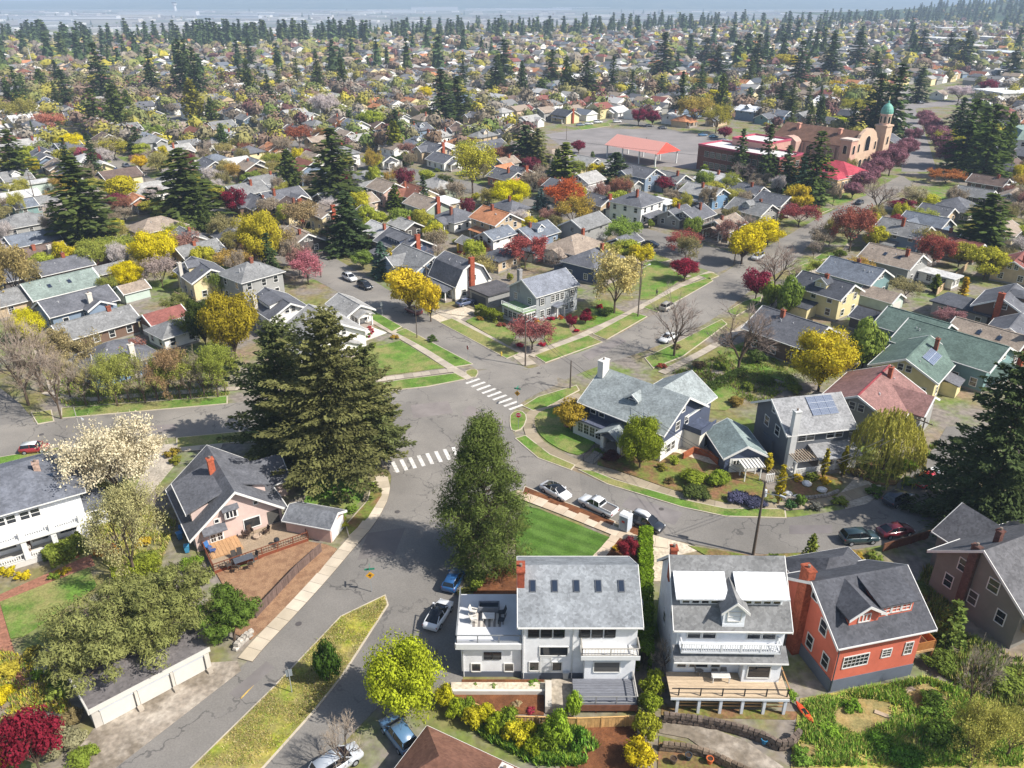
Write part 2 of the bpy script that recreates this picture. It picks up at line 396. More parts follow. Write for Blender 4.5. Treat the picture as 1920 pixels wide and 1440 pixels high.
def butte():
    nx, ny = 30, 20; V = [];
    for j in range(ny):
        for i in range(nx):
            x = BUTTE[0]+(BUTTE[1]-BUTTE[0])*i/(nx-1); y = BUTTE[2]+(BUTTE[3]-BUTTE[2])*j/(ny-1)
            V.append((x, y, -1+butte_h(x, y)))
    F = [(j*nx+i, j*nx+i+1, (j+1)*nx+i+1, (j+1)*nx+i) for j in range(ny-1) for i in range(nx-1)]
    structure('hill', np_mesh('hill', np.array(V), np.array(F)), MHILL)
butte()

# ---- streets
road([(893,692),(757,615),(690,578),(560,508),(283,360),(200,315),(60,245)], [(992,692),(950,673),(825,606),(700,525),(600,468),(300,345),(232,300),(90,225)], .020, MROAD)
road([(985,692),(1010,688),(1130,645),(1212,597),(1290,555),(1345,520),(1400,483),(1480,440),(1545,402),(1610,372),(1690,328)],
     [(1060,712),(1105,692),(1235,650),(1345,596),(1405,545),(1482,497),(1520,455),(1575,418),(1635,388),(1715,345)], .024, MROAD)
road([(1345,512),(1270,490),(1200,462),(1080,412),(890,362),(720,325),(480,268),(250,215)], [(1410,482),(1280,448),(1140,408),(920,350),(740,308),(520,258),(280,208)], .016, MROAD2)
road([(-40,800),(70,792),(117,783),(417,757),(680,735),(870,716)], [(-60,872),(0,862),(90,843),(293,823),(433,810),(600,800),(700,845),(735,882)], .012, MROAD)
road([(-60,690),(30,747),(67,792),(60,800)], [(-90,740),(-60,760),(-30,800),(-30,810)], .008, MROAD2)
# the wide junction
patch('road', chaikin(gp([(870,716),(895,692),(985,690),(1065,712),(985,748),(957,777),(957,800),(968,823),(1007,857),(1087,887),(1140,910),(1110,962),(1040,937),(987,913),(930,930),(885,1000),(870,1070),(700,1085),(640,1045),(703,973),(730,927),(735,882),(690,830),(690,745)]), 1), .028, MROAD, th=.02)
road([(703,975),(640,1042),(603,1087),(493,1213),(443,1260),(217,1440),(60,1560)], [(860,1010),(760,1080),(716,1120),(640,1157),(510,1293),(360,1440),(240,1560)], .032, MROAD2)
road([(716,1095),(725,1133),(640,1267),(587,1333),(490,1440),(400,1530)], [(885,1000),(872,1080),(850,1190),(745,1290),(690,1345),(600,1440),(520,1530)], .036, MROAD2)
road([(1087,887),(1140,910),(1280,953),(1360,970),(1467,973),(1573,958),(1640,940),(1700,895),(1745,850),(1775,800)],
     [(1095,955),(1150,978),(1223,1003),(1280,1017),(1413,1040),(1493,1037),(1647,1027),(1730,1000),(1800,930),(1850,870),(1865,800)], .040, MROAD2)
road([(1690,322),(1695,260),(1698,222),(1694,190),(1690,160)], [(1757,322),(1738,260),(1722,222),(1712,190),(1704,160)], .020, MYARD)
road([(1560,205),(1690,198),(1760,190),(1850,180)], [(1560,214),(1690,206),(1765,199),(1860,188)], .012, MYARD)
# school playground and its near lot
patch('playground', gp([(1022,252),(1105,240),(1240,243),(1330,256),(1420,272),(1400,300),(1315,318),(1240,312),(1130,305),(1075,290)]), .03, MYARD)
# far cross streets
for a, b in [((0,385),(-60,330)),((60,195),(-20,170)),((640,232),(420,190)),((1480,300),(1120,214)),((900,214),(640,160)),((1900,330),(1790,322))]:
    c = [Vector(G(*a)), Vector(G(*b))]; l, r = ribbon(c, 9)
    patch('road', [tuple(l[0]), tuple(l[1]), tuple(r[1]), tuple(r[0])], .014, MROAD2, th=.01)

# ---- painted crossings: each bar a piece of the road it lies on
def bar(px0, px1, wd, z=.046):
    a, b = Vector(G(*px0)), Vector(G(*px1)); l, r = ribbon([a, b], wd)
    return MB().prism(ccw([tuple(p) for p in (l[0], l[1], r[1], r[0])]), z-.012, z)
cw = tag(obj('crossing', bar((884,711),(886,712),.1,.04), MMARK, None, '#e8e4dc'), kind='structure')
for i in range(9):
    x, y = 887+i*10.1, 714.5+i*6.1
    obj('bar', bar((x-13, y+5), (x+12, y-4), .54), MMARK, cw, '#e0dcd4')
cw2 = tag(obj('crossing', bar((738,884),(740,884),.1,.04), MMARK, None, '#e8e4dc'), kind='structure')
for i in range(13):
    x, y = 741+i*16.2, 876-i*3.9
    obj('bar', bar((x-5, y-10), (x+5, y+10), .54), MMARK, cw2, '#e0dcd4')
obj('dash', bar((452,1310),(478,1282), .12), MMARK, cw2, '#d9b458')

# ---- verges, lawns, paths
L = lambda n, p, m=None, **k: verge(n, p, m or MLAWN, **k)
L('verge', [(678,587),(697,582),(752,613),(735,622)]); L('verge', [(742,624),(760,617),(885,683),(853,688),(800,655)])
L('verge', [(870,698),(888,692),(897,697),(889,711)], sm=1)
L('lawn', [(700,652),(750,640),(834,690),(684,709),(660,680)], kerb=False); L('lawn', [(700,722),(760,712),(853,701),(872,711),(800,725),(690,737)])
sidewalk([(660,585),(712,608),(800,660),(845,690),(884,712)], 1.7, z=.11); sidewalk([(640,722),(730,710),(800,701),(866,692)], 1.6, z=.115)
L('verge', [(825,605),(847,598),(973,663),(950,672)]); L('lawn', [(873,603),(905,587),(968,627),(955,650)], kerb=False)
L('lawn', [(1020,637),(1034,600),(1058,598),(1072,627),(1027,648)], kerb=False); L('lawn', [(1060,592),(1140,570),(1172,587),(1112,613),(1084,622)], kerb=False)
L('verge', [(1003,667),(1103,630),(1128,642),(1023,680)]); L('verge', [(1113,627),(1187,587),(1212,594),(1137,637)]); L('verge', [(1207,577),(1275,540),(1330,521),(1336,527),(1232,586)])
sidewalk([(790,570),(860,603),(920,636),(972,664),(995,672)], 1.7, z=.11); sidewalk([(995,668),(1110,622),(1200,578),(1280,533),(1335,510)], 1.7, z=.115)
sidewalk([(960,655),(1000,690)], 2.6, z=.05, sm=0)
L('lawn', [(1207,493),(1230,488),(1283,520),(1222,562),(1200,562)], kerb=False); L('verge', [(1225,476),(1258,487),(1240,492),(1208,480)]); L('verge', [(1310,517),(1335,512),(1347,518),(1330,524)])
sidewalk([(1205,485),(1260,508),(1300,522)], 1.6, z=.11)
L('lawn', [(1105,405),(1160,398),(1180,425),(1140,432)], kerb=False); L('lawn', [(1055,425),(1110,412),(1130,428),(1075,440)], kerb=False)
# driveway of the white gambrel house
patch('driveway', gp([(805,594),(870,575),(893,583),(862,600),(828,606)]), .06, MWALKN)
# right-hand side of the rising street
for q in ([(1210,672),(1275,640),(1353,600),(1362,608),(1280,668),(1225,690)], [(1363,585),(1395,566),(1428,556),(1424,568),(1380,592)], [(1480,509),(1510,495),(1540,488),(1532,503),(1490,520)], [(1527,485),(1552,470),(1585,461),(1572,478),(1540,488)]): L('verge', q)
sidewalk([(1240,700),(1330,655),(1400,610),(1450,575),(1500,530),(1550,490),(1600,455)], 1.6, z=.11)
L('lawn', [(1345,660),(1400,640),(1480,685),(1470,715),(1380,690)], kerb=False); L('lawn', [(1300,730),(1360,718),(1400,745),(1360,770),(1310,768)], kerb=False)
L('verge', [(1395,392),(1440,380),(1470,394),(1430,404)]); L('lawn', [(1530,368),(1600,352),(1625,366),(1565,386)], kerb=False); L('verge', [(1490,385),(1560,392),(1540,400)])
L('lawn', [(1690,375),(1750,358),(1790,370),(1735,392)], kerb=False)
# corner plot of the dark blue house
L('verge', [(982,762),(1010,745),(1080,724),(1085,732),(1024,764),(1000,770)]); L('verge', [(958,776),(975,770),(988,781),(980,804),(961,810),(957,795)], sm=1)
L('verge', [(968,823),(985,818),(1030,853),(1077,873),(1070,881),(1010,859)])
sidewalk([(1090,742),(1030,760),(1000,772),(990,795),(1000,825),(1040,852),(1085,872),(1140,885),(1280,935),(1360,951),(1460,952),(1560,940),(1640,915)], 1.9, z=.11, cols=['#a5977f','#9d9078','#ab9d86'])
L('lawn', [(1004,778),(1030,765),(1062,768),(1112,802),(1124,822),(1092,856),(1058,848),(1018,824),(1002,798)], sm=1, kerb=False)
L('verge', [(1087,882),(1110,884),(1150,900),(1280,938),(1360,955),(1470,956),(1472,971),(1360,968),(1280,951),(1140,908)])
L('garden_bed', [(1122,850),(1160,840),(1270,850),(1330,870),(1420,890),(1450,935),(1360,944),(1280,926),(1150,880),(1120,872)], MDIRT, kerb=False)
patch('terrace', gp([(1240,812),(1290,800),(1345,800),(1370,850),(1340,880),(1290,870),(1245,848)]), .08, MWALKN)
patch('driveway', gp([(1575,925),(1600,900),(1650,905),(1655,925),(1625,945),(1585,955)]), .07, MWALK)
L('garden_bed', [(1455,900),(1540,880),(1580,905),(1570,930),(1480,945)], MDIRT, kerb=False)
L('garden_bed', [(1590,880),(1660,860),(1700,880),(1680,910),(1640,910)], MDIRT, kerb=False)
# lawn below the pine
L('verge', [(985,914),(1040,936),(1110,962),(1152,979),(1146,991),(1040,947),(980,927)], MMULCH); L('verge', [(1185,985),(1225,1003),(1215,1012),(1180,1000)], MMULCH)
sidewalk([(965,927),(985,932),(1060,960),(1150,996),(1195,1014),(1260,1022)], 1.75, z=.13, cols=['#d3bfa6','#cbb69c','#d9c8b0'])
L('lawn', [(985,950),(1010,955),(1143,1009),(1100,1056),(970,1056),(965,985)], MLAWN2, kerb=False)
sidewalk([(1158,1005),(1140,1030),(1112,1058)], 1.6, z=.12, cols=['#d3bfa6','#cbb69c'])
L('garden_bed', [(1162,1010),(1196,1015),(1196,1060),(1125,1058)], MMULCH, kerb=False)
patch('driveway', gp([(1222,1003),(1285,1020),(1320,1030),(1256,1045),(1252,1090),(1222,1090)]), .07, MWALKN)
L('garden_bed', [(1290,1024),(1410,1043),(1560,1034),(1640,1032),(1640,1055),(1500,1062),(1330,1046)], MDIRT, kerb=False)
L('garden_bed', [(900,1090),(935,1060),(972,1062),(972,1116),(885,1118)], MMULCH, kerb=False)
# white house yard
patch('path', gp([(846,1284),(1022,1284),(1022,1301),(846,1301)]), .35, MWALKN)
L('garden_bed', [(832,1303),(1020,1302),(1020,1342),(945,1338),(868,1314)], MMULCH, kerb=False, z=.10)
L('garden_bed', [(866,1275),(1020,1275),(1020,1283),(866,1283)], MMULCH, kerb=False, z=.09)
patch('terrace', gp([(1034,1270),(1082,1270),(1082,1340),(1034,1340)]), .10, MWALK)
patch('driveway', gp([(830,1165),(868,1125),(868,1290),(812,1290)]), .05, MROAD2)
L('garden_bed', [(1025,1350),(1195,1350),(1190,1450),(1060,1470)], MMULCH, kerb=False, z=.08)
L('median', [(721,1119),(640,1158),(512,1293),(362,1440),(250,1555),(395,1525),(492,1440),(588,1333),(640,1268),(726,1135)], MROUGH, z=.16)
# left side: pavement along the hill street, garages' apron, lawns
sidewalk([(715,893),(722,925),(695,978),(650,1028),(608,1078),(540,1152),(485,1208),(452,1248)], 1.7, z=.13, cols=['#cdbfa9','#c4b69f','#d6c9b4'])
L('garden_bed', [(552,1012),(612,1022),(632,1030),(600,1072),(535,1145),(470,1200),(440,1190),(425,1110),(405,1075),(470,1060)], MBARKC, kerb=False)
L('verge', [(700,905),(713,900),(716,930),(690,972),(655,1005),(650,985),(690,940)], MDIRT)
L('lawn', [(570,940),(600,880),(690,895),(680,935),(640,975),(580,980)], kerb=False)
patch('apron', gp([(175,1368),(395,1243),(445,1240),(452,1258),(217,1440),(100,1540),(120,1440)]), .07, MAPRON)
L('lawn', [(0,1130),(167,1065),(182,1100),(42,1195),(20,1198)], kerb=False)
patch('path', gp([(-40,1100),(0,1115),(170,1040),(178,1060),(0,1130),(-40,1140)]), .05, MBRICK).color = C('#a0705a')
patch('path', gp([(-40,1140),(0,1130),(20,1198),(35,1250),(60,1300),(40,1310),(10,1240)]), .06, MBRICK).color = C('#a0705a')
L('verge', [(117,766),(425,744),(425,757),(117,784)]); L('verge', [(60,775),(95,770),(100,790),(72,795)]); L('verge', [(333,822),(437,812),(520,806),(520,825),(437,830),(333,840)])
L('verge', [(-20,862),(110,840),(115,846),(0,872)]); sidewalk([(-40,895),(110,858),(300,845),(420,838)], 1.5, z=.12)
sidewalk([(85,735),(140,752),(260,742),(420,730),(560,722)], 1.5, z=.11); sidewalk([(75,655),(95,700),(110,740)], 2.2, z=.07)
patch('driveway', gp([(285,835),(330,832),(330,870),(275,935),(250,930)]), .05, MWALK)
# far-left street verges
for q in ([(195,327),(215,317),(250,340),(232,344)], [(228,347),(258,342),(300,366),(270,372)], [(185,300),(200,296),(210,304),(195,308)]): L('verge', q)
L('verge', [(905,375),(930,370),(980,392),(960,398)]); L('verge', [(1080,238),(1140,230),(1145,236),(1090,244)])
# steep green bank and terraces, lower right
L('bank', [(1500,1310),(1560,1300),(1740,1268),(1800,1290),(1960,1350),(1960,1500),(1480,1500),(1485,1400)], MROUGH, kerb=False, z=.06)
patch('path', gp([(1235,1352),(1300,1352),(1400,1392),(1470,1440),(1380,1450),(1290,1385),(1235,1375)]), .09, MAPRON)
L('garden_bed', [(1236,1380),(1285,1392),(1370,1455),(1230,1500)], MDIRT, kerb=False, z=.07)
L('garden_bed', [(1240,1325),(1500,1335),(1490,1350),(1240,1345)], MDIRT, kerb=False, z=.05)
# ================================================================== PLANTS
def unit(a): return a/np.maximum(np.linalg.norm(a, axis=-1, keepdims=True), 1e-9)
def rhombs(c, d, n, ln, wd, tone, name='crown'):
    d = unit(d); b = unit(np.cross(n, d)); N = len(c)
    ln = np.broadcast_to(np.asarray(ln, float).reshape(-1, 1), (N, 1)); wd = np.broadcast_to(np.asarray(wd, float).reshape(-1, 1), (N, 1))
    V = np.stack([c-d*ln, c+b*wd, c+d*ln, c-b*wd], 1).reshape(-1, 3)
    return np_mesh(name, V, np.arange(4*N).reshape(-1, 4), tone)
def fir_arrays(seed, h, r, levels, per, spray, width, droop=.25, prof=None, base=.06, tuft=0., irr=.25, dens=1.0):
    g = np.random.RandomState(seed); c, d, n, t = [], [], [], []
    prof = prof or (lambda u: (1-u)**.85*min(1, .55+u*4))
    gap = [g.uniform(0, 6.28, 3), g.uniform(.5, 1.4, 3)]
    for k in range(levels):
        u = base+(1-base)*(k+g.uniform(0, .8))/levels
        if u > .985: continue
        nb = int(5+3*(1-u)+g.randint(0, 2)); a0 = g.uniform(0, 6.28)
        for j in range(nb):
            az = a0+6.283*j/nb+g.uniform(-.35, .35)
            w = 1+irr*math.sin(az*2+gap[0][0]+u*9)*.6+g.uniform(-irr, irr)
            Lb = r*prof(u)*w
            if Lb < .15*spray: continue
            el = -droop+ .75*u*u+g.uniform(-.12, .12)
            m = max(2, int(Lb/spray*1.5*dens)); s = np.linspace(.22 if Lb > 1.5*spray else .05, 1, m)
            out = np.array([math.cos(az), math.sin(az), 0]); lat = np.array([-math.sin(az), math.cos(az), 0])
            tb = g.uniform(.72, 1.25)
            for q in s:
                p0 = out*(Lb*q*math.cos(el))+np.array([0, 0, u*h+Lb*q*math.sin(el)-droop*.5*Lb*q*q+.10*Lb*max(0, q-.75)*4])
                for _ in range(per):
                    la = g.uniform(-1, 1); off = lat*la*Lb*.34*(1.15-q)+np.array([0, 0, g.uniform(-.25, .12)*spray])
                    c.append(p0+off+g.normal(0, .12*spray, 3)*(1+tuft*2))
                    dd = out*(.9)+lat*la*.9+np.array([0, 0, g.uniform(-.45, .15)+tuft*g.uniform(.2, 1.)])
                    d.append(dd+g.normal(0, .18+tuft*.5, 3)); n.append(np.array([0, 0, 1.])+g.normal(0, .33+tuft, 3)); t.append(tb*g.uniform(.75, 1.25))
    c = np.array(c); N = len(c); z = g.uniform(.7, 1.3, N)
    return c, np.array(d), np.array(n), spray*z*.62, width*z, np.array(t)
def trunk_mesh(h, r0, g, lean=.02, n=7, top=.96):
    mb = MB(); p = Vector((0, 0, -.3)); k = 6
    for i in range(k):
        q = Vector((g.uniform(-lean, lean)*h*.3, g.uniform(-lean, lean)*h*.3, h*top*(i+1)/k))
        mb.tube(p, q, r0*(1-i/k*.92), r0*(1-(i+1)/k*.92), n); p = q
    return mb
PROTO = {}
def add_fir(kind, seed, h, r, levels, per, spray, width, **kw):
    g = random.Random(seed); cm = rhombs(*fir_arrays(seed, h, r, levels, per, spray, width, **kw))
    PROTO.setdefault(kind, []).append((trunk_mesh(h, h*.016+.08, g).mesh('trunk'), cm, h, r))
for s in range(5): add_fir('fir', 20+s, 20, 4.2, 26, 3, .95, .36, droop=.3, irr=.36, prof=lambda u: (1-u)**.68*min(1, .5+u*3))
for s in range(2): add_fir('spruce', 40+s, 14, 2.9, 22, 3, .75, .3, droop=.12, irr=.16)
for s in range(2): add_fir('cedar', 50+s, 11, 3.2, 18, 3, .8, .3, droop=-.25, irr=.18, tuft=.5, prof=lambda u: (1-u)**.6*min(1, .7+u*3)*.95)
for s in range(2): add_fir('arborvitae', 60+s, 4, .62, 16, 2, .34, .13, droop=-.9, irr=.1, tuft=.6, prof=lambda u: min(1, .75+u*2)*(1-u**2.2))
def lobes(seed, h, r, trunk_f, nl, nleaf, ls, flat=1.0, open_=0., shell=.55, twig=0, lr_=(.2, .36), sq=.85, asp=.62, rr_=(.42, .84), prof=None):
    """crown made of uneven clumps carried by limbs"""
    g = np.random.RandomState(seed); gr = random.Random(seed)
    zc = h*(trunk_f+(1-trunk_f)*.5); hz = h*(1-trunk_f)*.5
    mb = MB(); zf = h*trunk_f*.75; r0 = .035*h*.6+.05
    fork = Vector((gr.uniform(-.1, .1), gr.uniform(-.1, .1), zf)); mb.tube((0,0,-.3), fork, r0, r0*.75, 7)
    c, n, t, cs = [], [], [], []
    while len(cs) < nl:
        v = g.normal(0, 1, 3); v /= np.linalg.norm(v); v *= g.uniform(*rr_)
        if v[2] < -.55: continue
        p = np.array([v[0]*r, v[1]*r, zc+v[2]*hz*flat])
        if prof: u_ = .04+.93*g.uniform(); a_ = g.uniform(0, 6.283); q_ = r*prof(u_)*g.uniform(.3, .92); p = np.array([math.cos(a_)*q_, math.sin(a_)*q_, u_*h])
        cs.append((p, g.uniform(*lr_)*r*(1-open_*.25)))
    if prof: mb.tube((0, 0, 0), (0, 0, h*.95), r0*.8, .04, 7)
    for p, lr in cs:
        P = Vector(p); rr = r0*.38; md = (fork+P)/2+Vector((0, 0, .06*h))
        if prof: fork = Vector((0, 0, max(.3, p[2]-.06*h))); md = (fork+P)/2; rr = r0*.22
        mb.tube(fork, md, rr, rr*.6, 5); mb.tube(md, P, rr*.6, rr*.25, 4)
        for _ in range(3+twig):
            e = P+Vector(g.normal(0, lr*.75, 3)); mb.tube(md.lerp(P, .6), e, rr*.25, .012, 3)
        k = int(nleaf/nl); v = unit(g.normal(0, 1, (k, 3))); rad = lr*(shell+(1-shell)*g.uniform(0, 1, (k, 1))**.5)*(1+.22*np.sin(v[:, :1]*7+v[:, 1:2]*5+p[0]*3))
        q = p+v*rad*np.array([1.15, 1.15, sq]); c.append(q); n.append(v*1.3+g.normal(0, .38, (k, 3))); t.append(g.uniform(.84, 1.16)*g.uniform(.84, 1.16, k))
    c, n, t = np.concatenate(c), np.concatenate(n), np.concatenate(t); d = np.cross(n, g.normal(0, 1, n.shape)); z = g.uniform(.6, 1.35, len(c))
    return mb.mesh('trunk'), rhombs(c, d, n, ls*z, ls*asp*z, t), h, r
def bare(seed, h, r, nl=5, depth=4, leafn=0, ls=.14, weep=0):
    g = random.Random(seed); mb = MB(); tw = MB(); tips = []
    def br(p, d, L, rad, k):
        q = p+d*L; mid = p+d*(L*.5)+Vector((g.uniform(-.07, .07)*L, g.uniform(-.07, .07)*L, g.uniform(0, .08)*L))
        (mb if k > 1 else tw).tube(p, mid, rad, rad*.8, 5 if k > 1 else 3); (mb if k > 1 else tw).tube(mid, q, rad*.8, rad*.55, 5 if k > 1 else 3)
        if k == 0: tips.append(q); return
        for i in range(g.randint(3, 4) if k > 1 else g.randint(4, 6)):
            dd = (d+Vector((g.gauss(0, .55), g.gauss(0, .55), g.gauss(.12-weep*(1 if k < 2 else 0), .35)))).normalized()
            br(p.lerp(q, g.uniform(.45, 1)), dd, L*g.uniform(.55, .82), max(.016, rad*.5), k-1)
    mb.tube((0,0,-.3), (0,0,h*.2), .022*h+.04, .018*h+.02, 7)
    for i in range(nl):
        a = 6.283*i/nl+g.uniform(-.4, .4); d = Vector((math.cos(a)*.62, math.sin(a)*.62, g.uniform(.55, 1.3))).normalized()
        br(Vector((0,0,h*.19)), d, h*.36, .012*h+.02, depth)
    # fit into the nominal size
    V = np.array(mb.v+tw.v); rx = np.percentile(np.hypot(V[:,0], V[:,1]), 97); zz = V[:,2].max(); S = (r/rx, r/rx, h/zz)
    for m_ in (mb, tw): m_.v = [(x*S[0], y*S[1], z*S[2]) for x, y, z in m_.v]
    if leafn:
        gg = np.random.RandomState(seed); T = np.array([tuple(p) for p in tips])*np.array(S); idx = gg.randint(0, len(T), leafn)
        c = T[idx]+gg.normal(0, .32, (leafn, 3)); n = gg.normal(0, 1, (leafn, 3)); z = gg.uniform(.6, 1.4, leafn)
        cr = rhombs(c, gg.normal(0, 1, (leafn, 3)), n, ls*z, ls*.6*z, gg.uniform(.7, 1.3, leafn))
        nv = len(mb.v); mb.v += tw.v; mb.f += [tuple(i+nv for i in f_) for f_ in tw.f]
        return mb.mesh('trunk'), cr, h, r
    me = tw.mesh('crown'); return mb.mesh('trunk'), me, h, r
for s in range(4): PROTO.setdefault('round', []).append(lobes(100+s, 9, 4.4, .2, 38, 7500, .23))
for s in range(3): PROTO.setdefault('airy', []).append(bare(120+s, 10, 4.6, 5, 4, 7500, .17))
for s in range(3): PROTO.setdefault('bare', []).append(bare(140+s, 10, 4.8, 5, 4))
for s in range(2): PROTO.setdefault('plum', []).append(lobes(160+s, 7, 3.6, .22, 34, 7500, .18, shell=.4))
for s in range(2): PROTO.setdefault('fine', []).append(lobes(170+s, 9, 5., .13, 60, 26000, .15, shell=.35))
for s in range(1): PROTO.setdefault('blossom', []).append(bare(180+s, 9, 5.2, 6, 4, 22000, .12))
for s in range(2): PROTO.setdefault('budding', []).append(bare(190+s, 10, 4.6, 5, 4, 13000, .10))
for s in range(3): PROTO.setdefault('shrub', []).append(lobes(200+s, 1.6, 1.2, .05, 12, 900, .14, shell=.3))
for s in range(2): PROTO.setdefault('bushy', []).append(lobes(210+s, 3.2, 2.4, .06, 22, 4200, .16, shell=.35))
def willow(seed):
    g = np.random.RandomState(seed); tm, cm, h, r = lobes(seed, 9, 6, .2, 30, 2500, .2)
    c, n, d, t = [], [], [], []
    for k in range(520):
        a = g.uniform(0, 6.28); q = math.sqrt(g.uniform(.02, 1)); z0 = 2.2+6.6*math.sqrt(max(0, 1-q*q*.92))*g.uniform(.82, 1.05); Ls = g.uniform(1.5, 4.5)*(.5+.6*q); tt = g.uniform(.75, 1.25)
        for i in range(22):
            u = i/21; c.append([math.cos(a)*(q*6+u*.5)+g.normal(0, .08), math.sin(a)*(q*6+u*.5)+g.normal(0, .08), max(.4, z0-Ls*u)]); d.append([math.cos(a)*.25+g.normal(0, .3), math.sin(a)*.25+g.normal(0, .3), -1]); n.append(g.normal(0, 1, 3)+np.array([math.cos(a), math.sin(a), .6])); t.append(tt*g.uniform(.8, 1.2))
    z = g.uniform(.7, 1.3, len(c))
    return tm, rhombs(np.array(c), np.array(d), np.array(n), .22*z, .075*z, np.array(t)), h, r
PROTO['willow'] = [willow(230)]

NAMES = {'fir':'fir_tree','spruce':'spruce_tree','cedar':'cedar_tree','arborvitae':'arborvitae','round':'leafy_tree','airy':'budding_tree','budding':'budding_tree','bare':'bare_tree','plum':'plum_tree','fine':'leafy_tree','blossom':'blossom_tree','shrub':'shrub','bushy':'bush','willow':'willow_tree'}
TREES = []                                 # (object, x, y, radius) for spacing and labels
def plant(X, Y, h, r, kind, color, label=None, cat=None, group=None, z0=0, idx=None, rz=None, twig='#9a8878'):
    P = PROTO[kind]; tm, cm, hn, rn = P[(rnd.randrange(len(P)) if idx is None else idx) % len(P)]
    e = empty(NAMES[kind], (X, Y, z0), rnd.uniform(0, 6.28) if rz is None else rz); e.scale = (r/rn, r/rn, h/hn)
    t = obj('trunk', tm, MBARK, e); t.color = C(twig)
    if kind == 'bare': c = obj('crown', cm, MTWIG, e, color)
    else: c = obj('crown', cm, MLEAF, e, color)
    TREES.append((e, X, Y, r, kind, color))
    tag(e, label, cat or ('shrub' if kind in ('shrub', 'bushy') else 'tree'), group)
    return e
def tree(px, pb, pt, wpx, kind, color, label=None, group=None, **k):
    X, Y = G(px, pb); h = max(1, zat(X, Y, pt)); d = Y*_c+(EYE-h*.5)*_s; X = (px-960)*d/FPX
    if kind in ('fir', 'spruce'): wpx *= 1.25
    return plant(X, Y, h, max(.4, wpx*.5*d/FPX), kind, color, label, None, group, **k)
def leafbox(name, p, q, wd, z0, z1, n, ls, color, seed, label, cat='hedge', bulge=.12):
    """a clipped hedge from p to q: leaves all over an uneven box, twigs inside"""
    g = np.random.RandomState(seed); p, q = np.array(p), np.array(q); L_ = np.linalg.norm(q-p); u = (q-p)/L_; v = np.array([-u[1], u[0]])
    a = g.uniform(0, L_, n); b = g.uniform(-1, 1, n); z = g.uniform(z0, z1, n); f_ = g.randint(0, 4, n)
    b = np.where(f_ == 0, -1, np.where(f_ == 1, 1, b)); z = np.where(f_ >= 2, z1, z)
    wob = 1+bulge*np.sin(a*2.3+seed)+bulge*.7*np.sin(a*5.1+z*2)
    c = np.stack([p[0]+u[0]*a+v[0]*b*wd/2*wob, p[1]+u[1]*a+v[1]*b*wd/2*wob, z*(1+.5*bulge*np.sin(a*1.7+b*2+seed))], 1)+g.normal(0, ls*.5, (n, 3))
    nn = np.stack([v[0]*b*(f_ < 2), v[1]*b*(f_ < 2), (f_ >= 2)*1.], 1)+g.normal(0, .5, (n, 3)); s = g.uniform(.6, 1.4, n)
    e = empty(name, (0, 0, 0)); t = .85+.15*np.sin(a*3)+g.uniform(-.2, .25, n)
    obj('foliage', rhombs(c, g.normal(0, 1, (n, 3)), nn, ls*s, ls*.62*s, t, 'foliage'), MLEAF, e, color)
    mb = MB()
    for k in range(max(3, int(L_/.8))):
        x = p+u*(k+.5)*L_/max(3, int(L_/.8)); mb.tube((x[0], x[1], 0), (x[0]+.1, x[1], z1*.8), .04, .02, 4)
        for j in range(4): mb.tube((x[0], x[1], z1*.3), (x[0]+g.uniform(-.5, .5), x[1]+g.uniform(-.4, .4)*wd, z1*.85), .02, .01, 3)
    obj('stem', mb, MBARK, e)
    return tag(e, label, cat)
def tufts(name, w2, n, hgt, cols, seed, label, wd=.05, z0=.1, blades=3, holes=()):
    g = np.random.RandomState(seed); xs = [p[0] for p in w2]; ys = [p[1] for p in w2]; pts = []
    while len(pts) < n:
        x, y = g.uniform(min(xs), max(xs)), g.uniform(min(ys), max(ys))
        if inpoly(x, y, w2) and not any(inpoly(x, y, q) for q in holes) and math.sin(x*1.3+seed)+math.sin(y*1.7+x*.6)+g.normal(0, .9) > -.4: pts.append((x, y))
    P = np.repeat(np.array(pts), blades, 0); N = len(P); a = g.uniform(0, 6.28, N); hh = hgt*g.uniform(.4, 1.5, N)
    b = np.stack([P[:,0]+g.normal(0, .1, N), P[:,1]+g.normal(0, .1, N), np.full(N, z0)], 1); s = np.stack([np.cos(a), np.sin(a), 0*a], 1)*(wd*g.uniform(.6, 1.6, N))[:, None]
    tp = b+np.stack([np.cos(a+1.5)*hh*.5+g.normal(0, .08, N), np.sin(a+1.5)*hh*.5, hh], 1)
    V = np.stack([b-s, b+s, tp], 1).reshape(-1, 3); ci = np.array([C(c_) for c_ in cols])[np.repeat(g.randint(0, len(cols), n), blades)]; ci[:, :3] *= g.uniform(.7, 1.3, (N, 1))
    o = obj(name, np_mesh(name, V, np.arange(3*N).reshape(-1, 3), ci), MTINT)
    return tag(o, label, 'grass', None, 'stuff')
# ================================================================== HOUSES
RC = {'slate':'#6a6b70','grey':'#868685','light':'#a8a6a2','silver':'#cac9c6','tan':'#9f9081','brown':'#6f5f57','red':'#8d5a52','orange':'#c08560','black':'#54565c','teal':'#87938c','green':'#66786f','white':'#eef0f2','blue':'#747a83','rust':'#8a5c4c','crimson':'#a04c50'}
WC = {'white':'#fbf8f0','cream':'#ecd9ab','sage':'#a8b09c','blue':'#8495a8','grey':'#a4a39f','brown':'#7b6354','yellow':'#e2d3a0','tan':'#cdb695','pink':'#e6bfae','navy':'#4f5a73','teal':'#7f9d9c','peach':'#e0c6ab','coral':'#c9836a','dark':'#5d5754','skyblue':'#7a9cba','mint':'#c2d0c4'}
WORD = {'light':'pale grey','black':'charcoal','blue':'blue-grey','teal':'grey-green','silver':'silvery','dark':'dark brown','skyblue':'bright blue','mint':'pale green','tan':'tan'}
